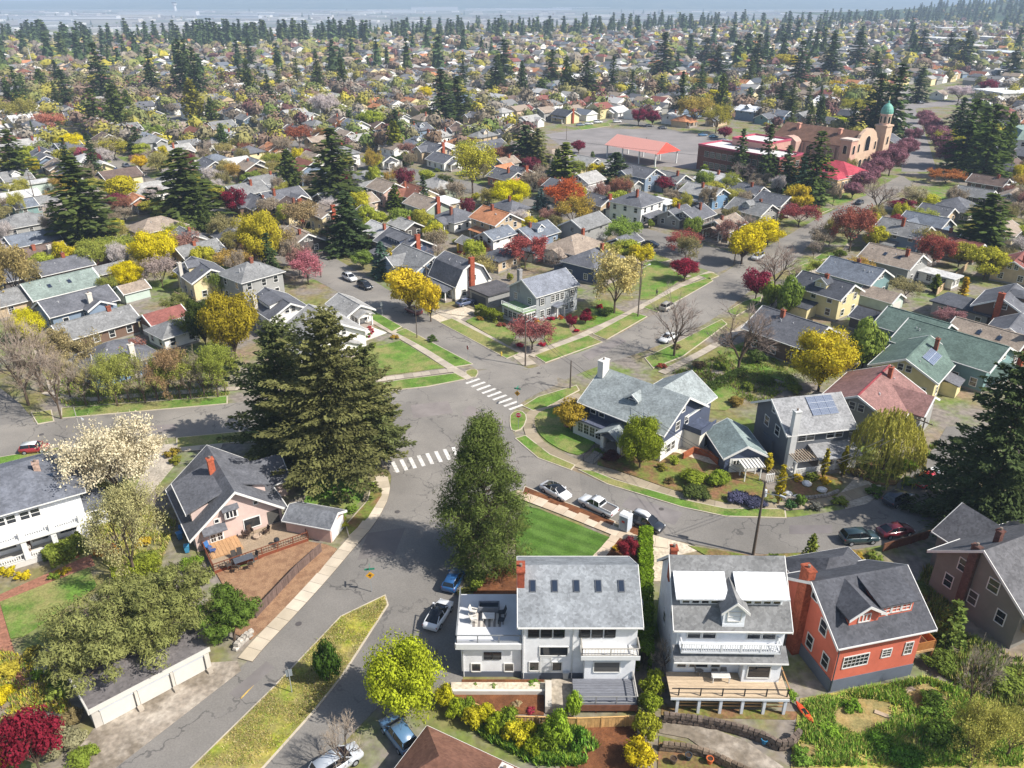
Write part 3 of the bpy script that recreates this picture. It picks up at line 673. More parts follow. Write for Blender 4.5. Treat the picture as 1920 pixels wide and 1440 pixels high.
def wd_(k): return WORD.get(k, k)
WM = {}
def winmesh(w, h, style):
    k = (round(w, 2), round(h, 2), style)
    if k not in WM:
        b = .1 if style != 'thin' else .06; f = MB()
        f.box(-w/2-b, -w/2, -.07, .03, -b, h+b).box(w/2, w/2+b, -.07, .03, -b, h+b).box(-w/2, w/2, -.07, .03, h, h+b).box(-w/2, w/2, -.09, .03, -b, 0)
        if style in ('plain', 'thin'): f.box(-w/2, w/2, -.05, .02, h*.5-.03, h*.5+.03)
        if style == 'grid':
            for i in range(1, max(2, round(w/.45))): x = -w/2+w*i/max(2, round(w/.45)); f.box(x-.02, x+.02, -.05, .02, 0, h)
            for i in (1, 2): f.box(-w/2, w/2, -.052, .018, h*i/3-.02, h*i/3+.02)
        if style == 'trio':
            for i in (1, 2): x = -w/2+w*i/3; f.box(x-.06, x+.06, -.06, .02, 0, h)
        WM[k] = (f.mesh('window'), MB().box(-w/2, w/2, -.03, .01, 0, h).mesh('pane'))
    return WM[k]
HOUSES = []
class House:
    def __init__(s, name, X, Y, ang, rc='slate', wc='white', tc='#f1efe9', label=None, cat='house', group=None, z=0):
        s.o = empty(name, (X, Y, z), R(ang)); s.rc = RC.get(rc, rc); s.wc = WC.get(wc, wc); s.tc = tc; s.X, s.Y = X, Y
        tag(s.o, label, cat, group); s.rk, s.wk = rc, wc; s.rad = 7; s.kind = 'gable'; s.bw = .07
        HOUSES.append(s)
    def p(s, name, mb, mat, color, parent=None): return obj(name, mb, mat, parent or s.o, color)
    def prof(s, W, h, pitch, ov, roof, th=.2):
        zr = h+W/2*pitch+th+.02
        if roof == 'gambrel':
            b = W*.30; zb = h+(W/2-b)*1.75+th; zr = zb+b*.5
            return [(-W/2-ov*.6, h+th-ov*.6), (-b, zb), (0, zr), (b, zb), (W/2+ov*.6, h+th-ov*.6)], zr
        return [(-W/2-ov, zr-(W/2+ov)*pitch), (0, zr), (W/2+ov, zr-(W/2+ov)*pitch)], zr
    def body(s, L, W, h, pitch=.55, roof='gable', ov=.5, x=0, y=0, axis='x', z0=0, wall=True, trim=True, wc=None, rc=None, mat=None, gut=True, th=.2):
        """walls and roof over an L x W plan, ridge along axis"""
        wc = wc or s.wc; rc = rc or s.rc; mat = mat or MWALL
        c0, c1 = (x, y) if axis == 'x' else (y, x)
        top, zr = s.prof(W, h, pitch, ov, roof, th); a0, a1 = c0-L/2, c0+L/2
        if roof in ('hip', 'flat'):
            if wall: s.p('wall', MB().box(x-(L if axis == 'x' else W)/2, x+(L if axis == 'x' else W)/2, y-(W if axis == 'x' else L)/2, y+(W if axis == 'x' else L)/2, z0, h), mat, wc)
            ex, ey = ((L/2, W/2) if axis == 'x' else (W/2, L/2)); ex += ov; ey += ov
            if roof == 'flat':
                r = s.p('roof', MB().box(x-ex, x+ex, y-ey, y+ey, h+.002, h+.3), MROOF, rc); return r, h+.3
            rise = (min(ex, ey))*pitch; rd = max(0.05, abs(ex-ey))
            rp = [(x-rd, y, h+rise), (x+rd, y, h+rise)] if ex >= ey else [(x, y-rd, h+rise), (x, y+rd, h+rise)]
            e = [(x-ex, y-ey), (x+ex, y-ey), (x+ex, y+ey), (x-ex, y+ey)]
            v = [(a, b, h-.12) for a, b in e]+[(a, b, h+.06) for a, b in e]+rp
            fs = [(3,2,1,0), (0,1,5,4), (1,2,6,5), (2,3,7,6), (3,0,4,7)]
            fs += [(4,5,9,8), (5,6,9), (6,7,8,9), (7,4,8)] if ex >= ey else [(4,5,8), (5,6,9,8), (6,7,9), (7,4,8,9)]
            r = s.p('roof', MB().add(v, fs), MROOF, rc)
            if trim:
                g = MB()
                for (a, b), (c_, d) in zip(e, e[1:]+e[:1]): g.beam((a, b, h-.03), (c_, d, h-.03), .1, .14)
                s.p('gutter', g, MTRIM, s.tc, r)
            return r, h+rise
        ws = [(yy, zz-th-.01) for yy, zz in top[1:-1]]
        if wall:
            pf = [(c1-W/2, z0), (c1+W/2, z0), (c1+W/2, h)]+[(c1+yy*(.995), zz) for yy, zz in ws[::-1]]+[(c1-W/2, h)]
            s.p('wall', MB().ex(pf, a0, a1, axis), mat, wc)
        rp = [(c1+yy, zz) for yy, zz in top]+[(c1+yy, zz-th) for yy, zz in top[::-1]]
        r = s.p('roof', MB().ex(rp, a0-ov, a1+ov, axis), MROOF, rc)
        if trim:
            for sg in (-1, 1):
                bp = [(c1+yy*1.006, zz+.02) for yy, zz in top]+[(c1+yy*1.006, zz-th-.12) for yy, zz in top[::-1]]
                xa = a0-ov-.01-s.bw if sg < 0 else a1+ov+.01
                s.p('barge_board', MB().ex(bp, xa, xa+s.bw, axis), MTRIM, s.tc, r)
            if gut:
                for yy, zz in (top[0], top[-1]):
                    pa, pb = ((a0-ov, c1+yy*1.01, zz-.09), (a1+ov, c1+yy*1.01, zz-.09))
                    if axis == 'y': pa, pb = (pa[1], pa[0], pa[2]), (pb[1], pb[0], pb[2])
                    s.p('gutter', MB().beam(pa, pb, .12, .13), MTRIM, s.tc, r)
        return r, zr
    def win(s, x, y, z, face, w=1., h=1.3, style='plain', color=None, parent=None, pane=True):
        a, b = winmesh(w, h, style); o = obj('window', a, MTRIM, parent or s.o, color or s.tc, (x, y, z), R(face))
        if pane: obj('pane', b, MGLASS, o)
        return o
    def wins(s, face, plane, us, z, w=1., h=1.3, style='plain', color=None):
        for u in us:
            if face == 'S': s.win(u, plane, z, 0, w, h, style, color)
            elif face == 'N': s.win(u, plane, z, 180, w, h, style, color)
            elif face == 'E': s.win(plane, u, z, 90, w, h, style, color)
            else: s.win(plane, u, z, -90, w, h, style, color)
    def door(s, x, y, z, face, w=1., h=2.1, color='#6b4a38'):
        d = obj('door', MB().box(-w/2, w/2, -.05, .02, 0, h), MWOOD, s.o, color, (x, y, z), R(face))
        obj('frame', MB().box(-w/2-.1, -w/2, -.07, .02, 0, h+.1).box(w/2, w/2+.1, -.07, .02, 0, h+.1).box(-w/2, w/2, -.07, .02, h, h+.1), MTRIM, d, s.tc)
        return d
    def chimney(s, x, y, z0, z1, w=.8, d=.6, color='#9a5540', mat=None):
        c = s.p('chimney', MB().box(x-w/2, x+w/2, y-d/2, y+d/2, z0, z1).box(x-w/2-.07, x+w/2+.07, y-d/2-.07, y+d/2+.07, z1-.18, z1-.02), mat or MBRICK, color)
        s.p('chimney_pot', MB().lathe([(.13, z1-.03), (.15, z1+.3), (.11, z1+.3)], 8, (x, y)), MCONC, '#8d7f74', c)
    def dormer(s, x, sg, yf, w, zb, hw, kind='gable', yb=.2, pitch=.7, nw=2, style='plain', rise=.5, ov=.3):
        if kind == 'gable':
            zr = zb+hw+w/2*pitch; pf = [(x-w/2, zb-.6), (x+w/2, zb-.6), (x+w/2, zb+hw), (x, zr), (x-w/2, zb+hw)]
            d = s.p('dormer', MB().ex(pf, min(sg*yf, sg*yb), max(sg*yf, sg*yb), 'y'), MWALL, s.wc)
            e = w/2+ov; t = [(x-e, zr+.16-e*pitch), (x, zr+.16), (x+e, zr+.16-e*pitch)]
            ya, yz = sorted((sg*(yf+ov), sg*yb)); s.p('dormer_roof', MB().ex(t+[(a, b-.15) for a, b in t[::-1]], ya, yz, 'y'), MROOF, s.rc, d)
            yo = sg*(yf+ov); s.p('barge_board', MB().ex([(a, b+.02) for a, b in t]+[(a, b-.26) for a, b in t[::-1]], min(yo, yo+sg*.07), max(yo, yo+sg*.07), 'y'), MTRIM, s.tc, d)
        else:
            d = s.p('dormer', MB().box(x-w/2, x+w/2, min(sg*yf, sg*yb), max(sg*yf, sg*yb), zb-.8, zb+hw), MWALL, s.wc)
            pa = [(sg*(yf+.4), zb+hw-.05), (sg*yb, zb+hw+rise), (sg*yb, zb+hw+rise-.15), (sg*(yf+.4), zb+hw-.2)]
            s.p('dormer_roof', MB().ex(pa, x-w/2-ov, x+w/2+ov), MROOF, s.rc, d)
        ww = min(1.1, w*.7/nw)
        for i in range(nw):
            a, b = winmesh(ww, hw*.62, style); xx = x+(i-(nw-1)/2)*(ww+.22)
            o = obj('window', a, MTRIM, d, s.tc, (xx, sg*yf, zb+hw*.2), R(0 if sg < 0 else 180)); o.parent = d
        return d
    def porch(s, x0, x1, y0, y1, zt, rise=.6, kind='shed', high='y1', zf=.5, posts=None, ov=.35, th=.16, rc=None, floor='#a89d92', pw=.22):
        fl = s.p('porch', MB().box(x0, x1, y0, y1, 0, zf), MCONC, floor)
        for (a, b) in (posts if posts is not None else [(x0+.15, y0+.15), (x1-.15, y0+.15), (x0+.15, y1-.15), (x1-.15, y1-.15)]):
            s.p('post', MB().box(a-pw/2, a+pw/2, b-pw/2, b+pw/2, zf, zt), MTRIM, s.tc, fl)
        X0, X1, Y0, Y1 = x0-ov, x1+ov, y0-ov, y1+ov; m = MB()
        if kind == 'shed':
            z = {'y1': (zt, zt, zt+rise, zt+rise), 'y0': (zt+rise, zt+rise, zt, zt), 'x1': (zt, zt+rise, zt+rise, zt), 'x0': (zt+rise, zt, zt, zt+rise)}[high]
            P = [(X0, Y0), (X1, Y0), (X1, Y1), (X0, Y1)]
            m.add([(a, b, z_) for (a, b), z_ in zip(P, z)]+[(a, b, z_+th) for (a, b), z_ in zip(P, z)], [(3,2,1,0), (4,5,6,7), (0,1,5,4), (1,2,6,5), (2,3,7,6), (3,0,4,7)])
        elif kind == 'flat': m.box(X0, X1, Y0, Y1, zt, zt+th+.1)
        elif kind == 'gx':
            c = (Y0+Y1)/2; t = [(Y0, zt), (c, zt+rise), (Y1, zt)]; m.ex([(a, b+th) for a, b in t]+t[::-1], X0, X1)
            s.p('gable', MB().ex([(Y0+ov, zt-.2), (Y1-ov, zt-.2), (c, zt+rise-.15)], x0+.02, x0+.12), MWALL, s.wc, fl)
        elif kind == 'gy':
            c = (X0+X1)/2; t = [(X0, zt), (c, zt+rise), (X1, zt)]; m.ex([(a, b+th) for a, b in t]+t[::-1], Y0, Y1, 'y')
            for yy in (y0, y1): s.p('gable', MB().ex([(X0+ov, zt-.2), (X1-ov, zt-.2), (c, zt+rise-.15)], yy-.1 if yy == y1 else yy, yy if yy == y1 else yy+.1, 'y'), MWALL, s.wc, fl)
        r = s.p('porch_roof', m, MROOF, rc or s.rc, fl)
        return fl

A_, B_ = 49, 129
rh = random.Random(5)
def generic(px, py, L, W, h, ang, roof='gable', rc='slate', wc='white', fl='', pitch=.52, world=None, label=None, lod=None):
    """a town house; (px,py) is the middle of its ridge as the photograph shows it"""
    a = {'A': A_, 'B': B_}.get(ang, ang)
    if roof == 'flat': pitch = 0
    zr = h+W/2*pitch+.2 if roof != 'gambrel' else h+W*.2*1.75+W*.15+.2
    X, Y = world or G(px, py, zr); near = Y < 330 if lod is None else lod
    s = House('garage' if 'G' in fl else 'house', X, Y, a, rc, wc, cat='garage' if 'G' in fl else 'house', label=label); s.rad = math.hypot(L, W)/2*.85; s.kind = roof; s.bw = .16
    ca, sa = math.cos(R(a)), math.sin(R(a))
    front = -1 if ca > 0 else 1                                     # eave side turned to the camera
    end = -1 if sa > 0 else 1                                       # gable end turned to the camera
    ov = .3 if 'G' in fl else .55
    r_, zr = s.body(L, W, h, pitch, roof, ov, trim=near or roof != 'hip', gut=near)
    if near: s.p('foundation', MB().box(-L/2-.05, L/2+.05, -W/2-.05, W/2+.05, 0, .45), MCONC, '#9a958c')
    st = rh.choice(['plain', 'plain', 'grid'])
    if 'G' in fl:
        s.p('garage_door', MB().box(*( (-L/2-.06, -L/2, -W*.32, W*.32) if end < 0 else (L/2, L/2+.06, -W*.32, W*.32)), .05, 2.2), MTRIM, '#dcd8cf')
        return s
    if near:
        n = max(2, int(L/3.2)); us = [(-L/2+L*(i+.5)/n)+rh.uniform(-.3, .3) for i in range(n)]
        f = 'S' if front < 0 else 'N'; e = 'W' if end < 0 else 'E'
        for z in ([1.0, 3.7] if h > 4.6 else [1.0]): s.wins(f, front*(W/2+.02), us, z, 1.0, 1.35, st)
        n2 = max(2, int(W/3.2)); vs_ = [(-W/2+W*(i+.5)/n2) for i in range(n2)]
        for z in ([1.0, 3.7] if h > 4.6 else [1.0]): s.wins(e, end*(L/2+.02), vs_, z, 1.0, 1.3, st)
        if roof in ('gable', 'gambrel') and W > 6: s.wins(e, end*(L/2+.02), [-.65, .65] if W > 8 else [0], h+.35, .8, 1.1, st)
        k = rh.randint(2, 4)
        for i in range(k): s.p('roof_vent', MB().lathe([(.1, zr-W*.22*pitch*1.2-.3), (.1, zr-W*.12*pitch)], 6, (rh.uniform(-L*.4, L*.4), front*W*rh.uniform(.14, .2))), MMETAL, '#c9c9c9', r_)
    else:
        g = MB().box(-.45, .45, -.06, .02, 0, 1.2).mesh('window')
        for u in (-L*.28, L*.2): obj('window', g, MGLASS, s.o, None, (u, front*(W/2), 1.1 if h < 4.6 else 3.4), 0)
        if roof != 'hip': obj('window', g, MGLASS, s.o, None, (end*(L/2), 0, h*.55+.8), R(90))
    if near and rh.random() < .55 and W > 6:                            # low annex at the back or the far end
        aw, al = rh.uniform(2.2, 3.4), rh.uniform(3, L*.6); ax = rh.uniform(-L/2+al/2, L/2-al/2); sd = front if rh.random() < .45 else -front
        an = s.p('annex', MB().box(ax-al/2, ax+al/2, min(sd*W/2, sd*(W/2+aw)), max(sd*W/2, sd*(W/2+aw)), 0, 2.35), MWALL, s.wc)
        pa = [(sd*(W/2+aw+.35), 2.3), (sd*W/2, 3.0), (sd*W/2, 2.84), (sd*(W/2+aw+.35), 2.14)]; s.p('annex_roof', MB().ex(pa, ax-al/2-.3, ax+al/2+.3), MROOF, rh.choice([s.rc, s.rc, '#a8a6a2', '#6f6f73']), an)
    if near and roof == 'gable': s.p('ridge_cap', MB().box(-L/2-ov, L/2+ov, -.14, .14, zr-.06, zr+.045), MROOF, s.rc, r_)
    if 'c' in fl: s.chimney(rh.uniform(-.3, .3)*L, -front*.4+front*rh.uniform(0, .25)*W, h*.8, zr+rh.uniform(.7, 1.2), .75, .6, rh.choice(['#96543f', '#a3604a', '#8a5443']))
    if 'w' in fl: s.chimney(end*(-L*.1), front*(W/2+.3), 0, zr+.6, .9, .7, '#d9d2c6', MCONC)
    if 'e' in fl: s.chimney(end*(L/2+.4), .3, 0, zr+1.0, .8, 1.1, '#a5573f')
    if 'd' in fl: s.dormer(rh.uniform(-.1, .1)*L, front, W*.36, 2.6, h+.75, 1.15, 'gable', .3)
    if 'D' in fl: s.dormer(0, front, W*.36, L*.5, h+.55, 1.25, 'shed', .2, nw=3, rise=min(.6, W*.36*pitch*.5))
    if 'p' in fl:                                                     # gabled porch on the street end
        x0 = end*(L/2+2.2); s.porch(min(x0, end*L/2), max(x0, end*L/2), -W*.3, W*.3, min(h, 2.7), W*.3*pitch, 'gx', ov=.4)
    if 'q' in fl:                                                     # lean-to porch on the long side
        y0 = front*(W/2+2.2); s.porch(-L*.42, L*.3, min(y0, front*W/2), max(y0, front*W/2), 2.45, .7, 'shed', 'y1' if front < 0 else 'y0')
    if 'x' in fl: s.body(W*.5+2.2, W*.62, h, pitch, 'gable', .45, x=L*.18*(-end), y=front*(W/4+1.1), axis='y', gut=False)
    if 'k' in fl:
        for i in range(2): skylight(s, -L*.2+i*L*.3, front, W, h, pitch)
    if 's' in fl: solar_array(s, 0, front, W, h, pitch, 3, 2)
    return s
def skylight(s, x, sg, W, h, pitch, f=.5, w=.8, l=1.1):
    zr = h+W/2*pitch+.22; y = W/2*f; a = math.atan(pitch)
    o = obj('skylight', MB().box(-w/2, w/2, -l/2, l/2, -.05, .1), MTRIM, s.o, '#5b5f66', (x, sg*y, zr-y*pitch), 0); o.rotation_euler = (-sg*a, 0, 0)
    obj('pane', MB().box(-w/2+.08, w/2-.08, -l/2+.08, l/2-.08, .1, .13), MSKYL, o)
def solar_array(s, x, sg, W, h, pitch, nx, ny, f=.48, w=1.65, l=1.05):
    zr = h+W/2*pitch+.22; a = math.atan(pitch)
    for i in range(nx):
        for j in range(ny):
            y = W/2*f+(j-(ny-1)/2)*(l+.04)*math.cos(a); xx = x+(i-(nx-1)/2)*(w+.04)
            o = obj('solar_panel', MB().box(-w/2, w/2, -l/2, l/2, .08, .12), MSOLAR, s.o, None, (xx, sg*y, zr-y*pitch)); o.rotation_euler = (-sg*a, 0, 0)
            obj('frame', MB().box(-w/2-.02, w/2+.02, -l/2-.02, -l/2, .06, .13).box(-w/2-.02, w/2+.02, l/2, l/2+.02, .06, .13), MMETAL, o, '#c8ccd0')

TABLE = [
# left, behind the left street
(107,517,15,9.8,3.2,'A','gable','teal','sage','pk'),(138,549,14,8.6,3.4,'A','gable','slate','blue','xw'),(172,590,15,8,3.0,'A','gable','grey','brown','c'),
(207,640,12,11,3.2,'A','hip','slate','skyblue','w'),(320,600,7.5,7,2.8,'A','hip','grey','white',''),(303,580,8,6,3,'A','gable','red','brown','G'),
(245,530,6,5,2.5,'A','gable','tan','mint','G'),(377,492,12,9,4.6,'B','gable','slate','cream','wd'),(467,490,11,10,5.6,'A','hip','grey','grey','c'),
(520,553,12,9,4.2,'B','gable','slate','white','wD'),(608,588,13,11,4.4,'B','gable','light','white','p'),(367,455,11,8,3.2,'A','gable','grey','tan','c'),
(290,407,14,10,3,'A','hip','tan','tan',''),(350,432,11,8,3,'B','gable','grey','cream','cp'),(112,484,12,7.6,3.2,'A','gable','slate','brown','c'),
(72,460,11,7.5,3.2,'A','gable','brown','tan','cw'),(55,435,12,8.2,3.2,'A','gable','blue','tan','p'),(40,400,14,10,3,'A','hip','grey','grey',''),
(48,372,9,7,2.8,'A','gable','blue','teal','p'),(93,365,9,7,2.8,'A','gable','grey','tan','p'),(172,470,7,5,2.4,'A','gable','brown','brown','G'),(202,494,7,5.5,2.5,'A','gable','grey','dark','G'),
(484,368,12,9,3.2,'B','gable','slate','brown','xc'),(550,373,10,9,4,'B','gable','brown','cream','ce'),(612,385,9,8,4.8,'B','gable','tan','cream','ep'),(255,365,8,7,3,'B','gable','orange','grey','p'),
(30,500,9,7,3,'A','gable','slate','dark','p'),(20,540,10,8,3,'A','gable','grey','tan','c'),(260,470,8,6,2.6,'B','gable','slate','grey','G'),(655,560,9,6,3,'B','gable','light','white','p'),
(560,430,11,9,3.2,'B','gable','tan','dark','c'),(430,430,9,7,3,'B','gable','slate','tan','p'),
# centre blocks
(783,468,14,10,4.2,'B','gable','grey','blue','px'),(757,436,14,10,4.2,'B','gable','slate','navy','eD'),(717,420,12,8,3.2,'B','gable','silver','tan','c'),
(853,390,11,10,3.2,'A','hip','slate','white','cp'),(930,392,12,10,5.2,'B','gable','orange','tan','cq'),(930,428,9,6,4.8,'A','gable','blue','white',''),
(1000,420,12,9,3.6,'A','gable','blue','blue','dc'),(1077,440,14,11,3.4,'A','hip','tan','white','cp'),(1113,466,13,10,4,'A','hip','slate','navy','cq'),
(937,478,9,7,2.9,'A','flat','black','tan',''),(800,368,13,9,4.6,'B','gable','tan','sage','eq'),(690,388,7,6,2.8,'B','gable','slate','blue','k'),
(1195,357,13,12,5.6,'A','hip','slate','white','cq'),(1125,365,9,8,3.4,'B','gable','slate','tan','e'),(1270,388,10,8,3,'A','gable','slate','grey','c'),(1240,376,9,6,2.8,'B','flat','white','blue',''),
(835,375,10,6,3,'B','flat','white','tan',''),(760,410,9,6,3,'B','gable','light','dark','c'),(880,445,6,5,2.5,'B','gable','grey','tan','G'),(1000,468,5,5,2.4,'A','flat','black','grey','G'),
(1172,440,8,6,3,'A','gable','slate','dark','p'),(660,425,8,6,2.6,'B','gable','grey','white','G'),
# right blocks
(1360,406,12,9,3.2,'A','gable','tan','brown','ccp'),(1413,376,13,10,3.4,'B','gable','grey','grey','cd'),(1455,363,10,9,3.6,'B','gable','slate','grey','p'),(1300,388,12,9,3.2,'A','gable','slate','dark','c'),
(1700,415,13,10,4.8,'B','gable','grey','blue','cp'),(1740,402,12,10,3.6,'B','gable','blue','blue','x'),(1797,370,13,11,3.2,'A','hip','slate','grey',''),(1680,466,13,10,4.2,'B','gable','tan','grey','ck'),
(1607,492,13,10,4.4,'B','gable','blue','teal','cc'),(1553,520,12,9,5.0,'B','gable','black','yellow','cd'),(1490,592,14,12,4.,'B','gable','slate','brown','cp'),(1647,584,9,6,2.6,'B','gable','black','dark','G'),
(1655,541,8,6,2.6,'B','gable','tan','mint','G'),(1723,590,12,10,3.6,'B','gable','green','teal','p'),(1815,570,12,8,3,'B','flat','black','grey',''),(1893,545,12,10,4.6,'A','gable','slate','brown','ed'),
(1753,510,11,4,2.6,'B','flat','silver','white',''),(1912,480,11,9,3.2,'A','gable','red','tan','c'),(1860,612,13,9,3.2,'B','gable','tan','dark','ek'),(1765,430,10,8,3.4,'B','gable','brown','tan','c'),
(1880,415,12,9,3,'A','gable','tan','cream',''),(1760,385,9,7,3,'B','gable','slate','tan',''),(1905,600,10,8,3.4,'A','gable','slate','white','p'),(1832,352,11,8,3,'B','gable','grey','dark','p'),
(1868,340,10,8,2.8,'B','flat','white','tan',''),(1858,330,12,8,3,'B','gable','brown','brown','c'),(1900,357,10,8,3,'A','gable','tan','grey',''),(1810,450,9,7,3,'B','gable','red','brown',''),
# rows further back, left
(90,184,13,10,5,'B','gable','blue','white','d'),(267,190,11,9,3.2,'A','gable','slate','white',''),(284,204,11,9,3.2,'B','gable','grey','white','p'),(232,230,12,9,3,'A','hip','grey','cream','q'),
(265,248,13,10,3.4,'A','hip','blue','grey',''),(322,272,15,10,3.2,'A','gable','light','brown','cx'),(390,230,12,9,3,'A','gable','grey','white','x'),(430,244,13,9,3.4,'B','gable','silver','white','cp'),
(463,254,12,9,3.2,'A','gable','black','grey','k'),(392,298,12,10,3.2,'B','gable','slate','tan','wp'),(45,260,14,10,3.2,'A','gable','light','grey','c'),(80,278,13,10,3.4,'B','gable','slate','cream','pc'),
(108,300,12,9,3.2,'B','gable','tan','tan','k'),(128,315,10,8,3.2,'B','gable','slate','white',''),(82,338,13,6,4.2,'A','flat','silver','mint',''),(30,358,12,6,3,'A','gable','silver','pink',''),
(457,343,13,10,3.2,'A','gable','grey','dark','c'),(478,297,9,7,3,'B','gable','grey','grey',''),(285,245,9,7,3,'B','gable','tan','tan','p'),(20,248,11,8,3,'A','gable','light','blue','p'),
(350,262,9,7,2.8,'A','gable','grey','tan',''),(420,275,9,6,2.8,'A','gable','tan','tan',''),(440,295,10,7,3,'A','gable','silver','tan',''),(330,320,9,7,3,'B','gable','slate','white',''),
(550,204,13,9,5,'A','gable','light','grey','d'),(503,205,12,9,3.4,'B','gable','light','white','c'),(572,186,12,10,3.2,'A','gable','slate','grey',''),(603,190,11,9,3.6,'B','gable','slate','white','p'),
(511,268,10,8,3.2,'B','gable','orange','peach','p'),(648,244,10,9,3.4,'B','gable','tan','peach',''),(670,251,11,9,3.2,'A','gable','light','white','c'),(697,256,10,8,3.2,'A','gable','slate','grey','c'),
(815,268,13,10,4.8,'B','gable','slate','tan','xe'),(832,288,13,9,3.2,'B','gable','slate','white','p'),(822,244,12,9,3.4,'A','gable','light','white','ce'),(782,231,12,10,3.4,'A','gable','slate','blue','cd'),
(893,210,9,8,4.8,'B','gable','slate','tan','x'),(936,220,13,9,3.2,'A','gable','light','white','cp'),(893,180,10,9,4.4,'A','gable','slate','tan',''),(917,263,15,10,3.2,'A','gable','slate','dark','x'),
(525,355,14,11,3.4,'A','gable','slate','brown','xc'),(683,320,10,8,3,'A','hip','grey','white',''),(688,340,10,7,3,'A','gable','grey','white',''),(724,338,11,9,5.2,'B','gable','tan','pink',''),
(777,347,12,10,4,'B','gable','rust','cream','cx'),(674,364,9,8,3,'A','gable','tan','peach',''),(492,328,11,9,3,'A','gable','grey','grey','c'),(496,253,11,8,3,'A','gable','slate','grey',''),
(618,358,9,7,3,'A','gable','slate','dark','k'),(802,200,13,9,3,'A','gable','silver','white',''),(828,200,10,9,3.4,'B','gable','slate','white','p'),(943,308,9,8,3.2,'A','gable','orange','tan',''),
(950,318,12,9,3.6,'B','gable','slate','coral','c'),(640,296,10,8,3,'B','gable','tan','dark',''),(592,255,9,7,3,'A','gable','tan','tan',''),(720,290,9,7,3,'B','gable','slate','white','p'),
# rows further back, centre and right
(980,198,12,9,3.2,'A','gable','red','coral','x'),(1020,200,11,9,4.4,'A','gable','tan','grey',''),(1060,205,13,10,3.8,'B','gable','black','cream','eq'),(992,216,12,9,3,'A','gable','light','white','px'),
(1076,189,14,9,3,'A','gable','red','cream','c'),(1122,194,10,9,3.6,'B','gable','light','navy','d'),(1157,199,12,10,3,'A','gable','silver','white','p'),(1165,180,11,8,3.8,'A','gable','red','yellow',''),
(1238,181,12,10,5,'B','gable','red','white','p'),(1262,210,11,8,3.4,'A','gable','silver','white','c'),(1282,216,11,9,3,'A','hip','orange','tan','q'),(1336,176,10,8,3.8,'B','gable','red','white',''),
(1366,197,11,9,3.4,'B','gable','slate','brown',''),(1407,198,13,9,4.8,'B','gable','white','blue','d'),(1037,280,12,10,3,'A','hip','tan','white',''),(1100,293,11,9,3.4,'B','gable','light','yellow','p'),
(1133,300,10,7,3,'A','gable','grey','white',''),(1100,323,10,9,4.4,'A','gable','light','white','q'),(1202,311,14,10,5,'B','gable','slate','blue','x'),(1262,323,11,9,3.4,'B','gable','grey','blue','cp'),
(1323,347,14,9,4.2,'B','gable','light','skyblue','cq'),(1405,345,11,8,3,'B','gable','slate','dark','c'),(1012,323,11,9,3.2,'A','gable','grey','white',''),(975,313,8,7,3.4,'B','gable','slate','coral','e'),
(1180,335,8,6,2.8,'B','gable','slate','grey',''),(1065,320,8,7,3,'B','gable','tan','tan',''),
(1548,218,13,10,3.2,'B','gable','slate','grey','x'),(1588,206,12,9,3,'B','gable','black','dark',''),(1506,209,12,9,3.2,'A','gable','grey','grey','x'),(1463,206,12,9,3.2,'B','gable','blue','skyblue','p'),
(1551,181,12,10,3.4,'B','gable','white','navy',''),(1497,181,10,8,3.2,'B','gable','light','navy','d'),(1762,169,12,9,3,'A','gable','tan','white',''),(1870,180,12,9,3,'A','gable','silver','white','p'),
(1436,212,10,8,3,'A','gable','slate','teal',''),(1615,195,10,8,3.2,'A','gable','grey','white',''),(1345,215,11,8,3,'A','gable','slate','tan','p'),(1905,205,14,10,3.2,'A','gable','slate','white',''),
(1880,225,13,9,3,'B','gable','slate','skyblue',''),(1425,360,9,7,3,'A','gable','slate','grey','c'),
]
for row in TABLE:
    q = list(row); q[2] *= .9; q[3] *= .9; generic(*q)
# ================================================================== THE HOUSES THAT SHOW THEIR PARTS
def rail(s, p, q, h=.95, n=None, color='#f1efe9', mat=None, pick=True, parent=None, pw=.05, gap=.28, name='railing'):
    p, q = Vector(p), Vector(q); m = MB(); L_ = (q-p).length; up = Vector((0, 0, h))
    m.beam(p+up, q+up, .09, .08); m.beam(p+Vector((0, 0, .12)), q+Vector((0, 0, .12)), .06, .06)
    k = max(1, int(L_/1.8))
    for i in range(k+1): a = p.lerp(q, i/k); m.beam(a, a+up*1.04, .1, .1)
    if pick:
        for i in range(1, int(L_/gap)): a = p.lerp(q, i*gap/L_); m.beam(a+Vector((0, 0, .12)), a+up, pw, pw)
    return s.p(name, m, mat or MTRIM, color, parent)
def deckboards(s, x0, x1, y0, y1, z, color, along='x', wd=.42, parent=None, th=.06):
    fr = s.p('deck', MB().box(x0, x1, y0, y1, z-.28, z-th), MWOOD, color, parent)
    n = int(((y1-y0) if along == 'x' else (x1-x0))/wd)
    for i in range(n):
        a = i*wd
        b = MB().box(x0-.03, x1+.03, y0+a+.012, y0+a+wd-.012, z-th, z) if along == 'x' else MB().box(x0+a+.012, x0+a+wd-.012, y0-.03, y1+.03, z-th, z)
        o = s.p('plank', b, MWOOD, color, fr); k = rnd.uniform(.9, 1.1); o.color = tuple(c*k for c in C(color)[:3])+(1,)
    return fr

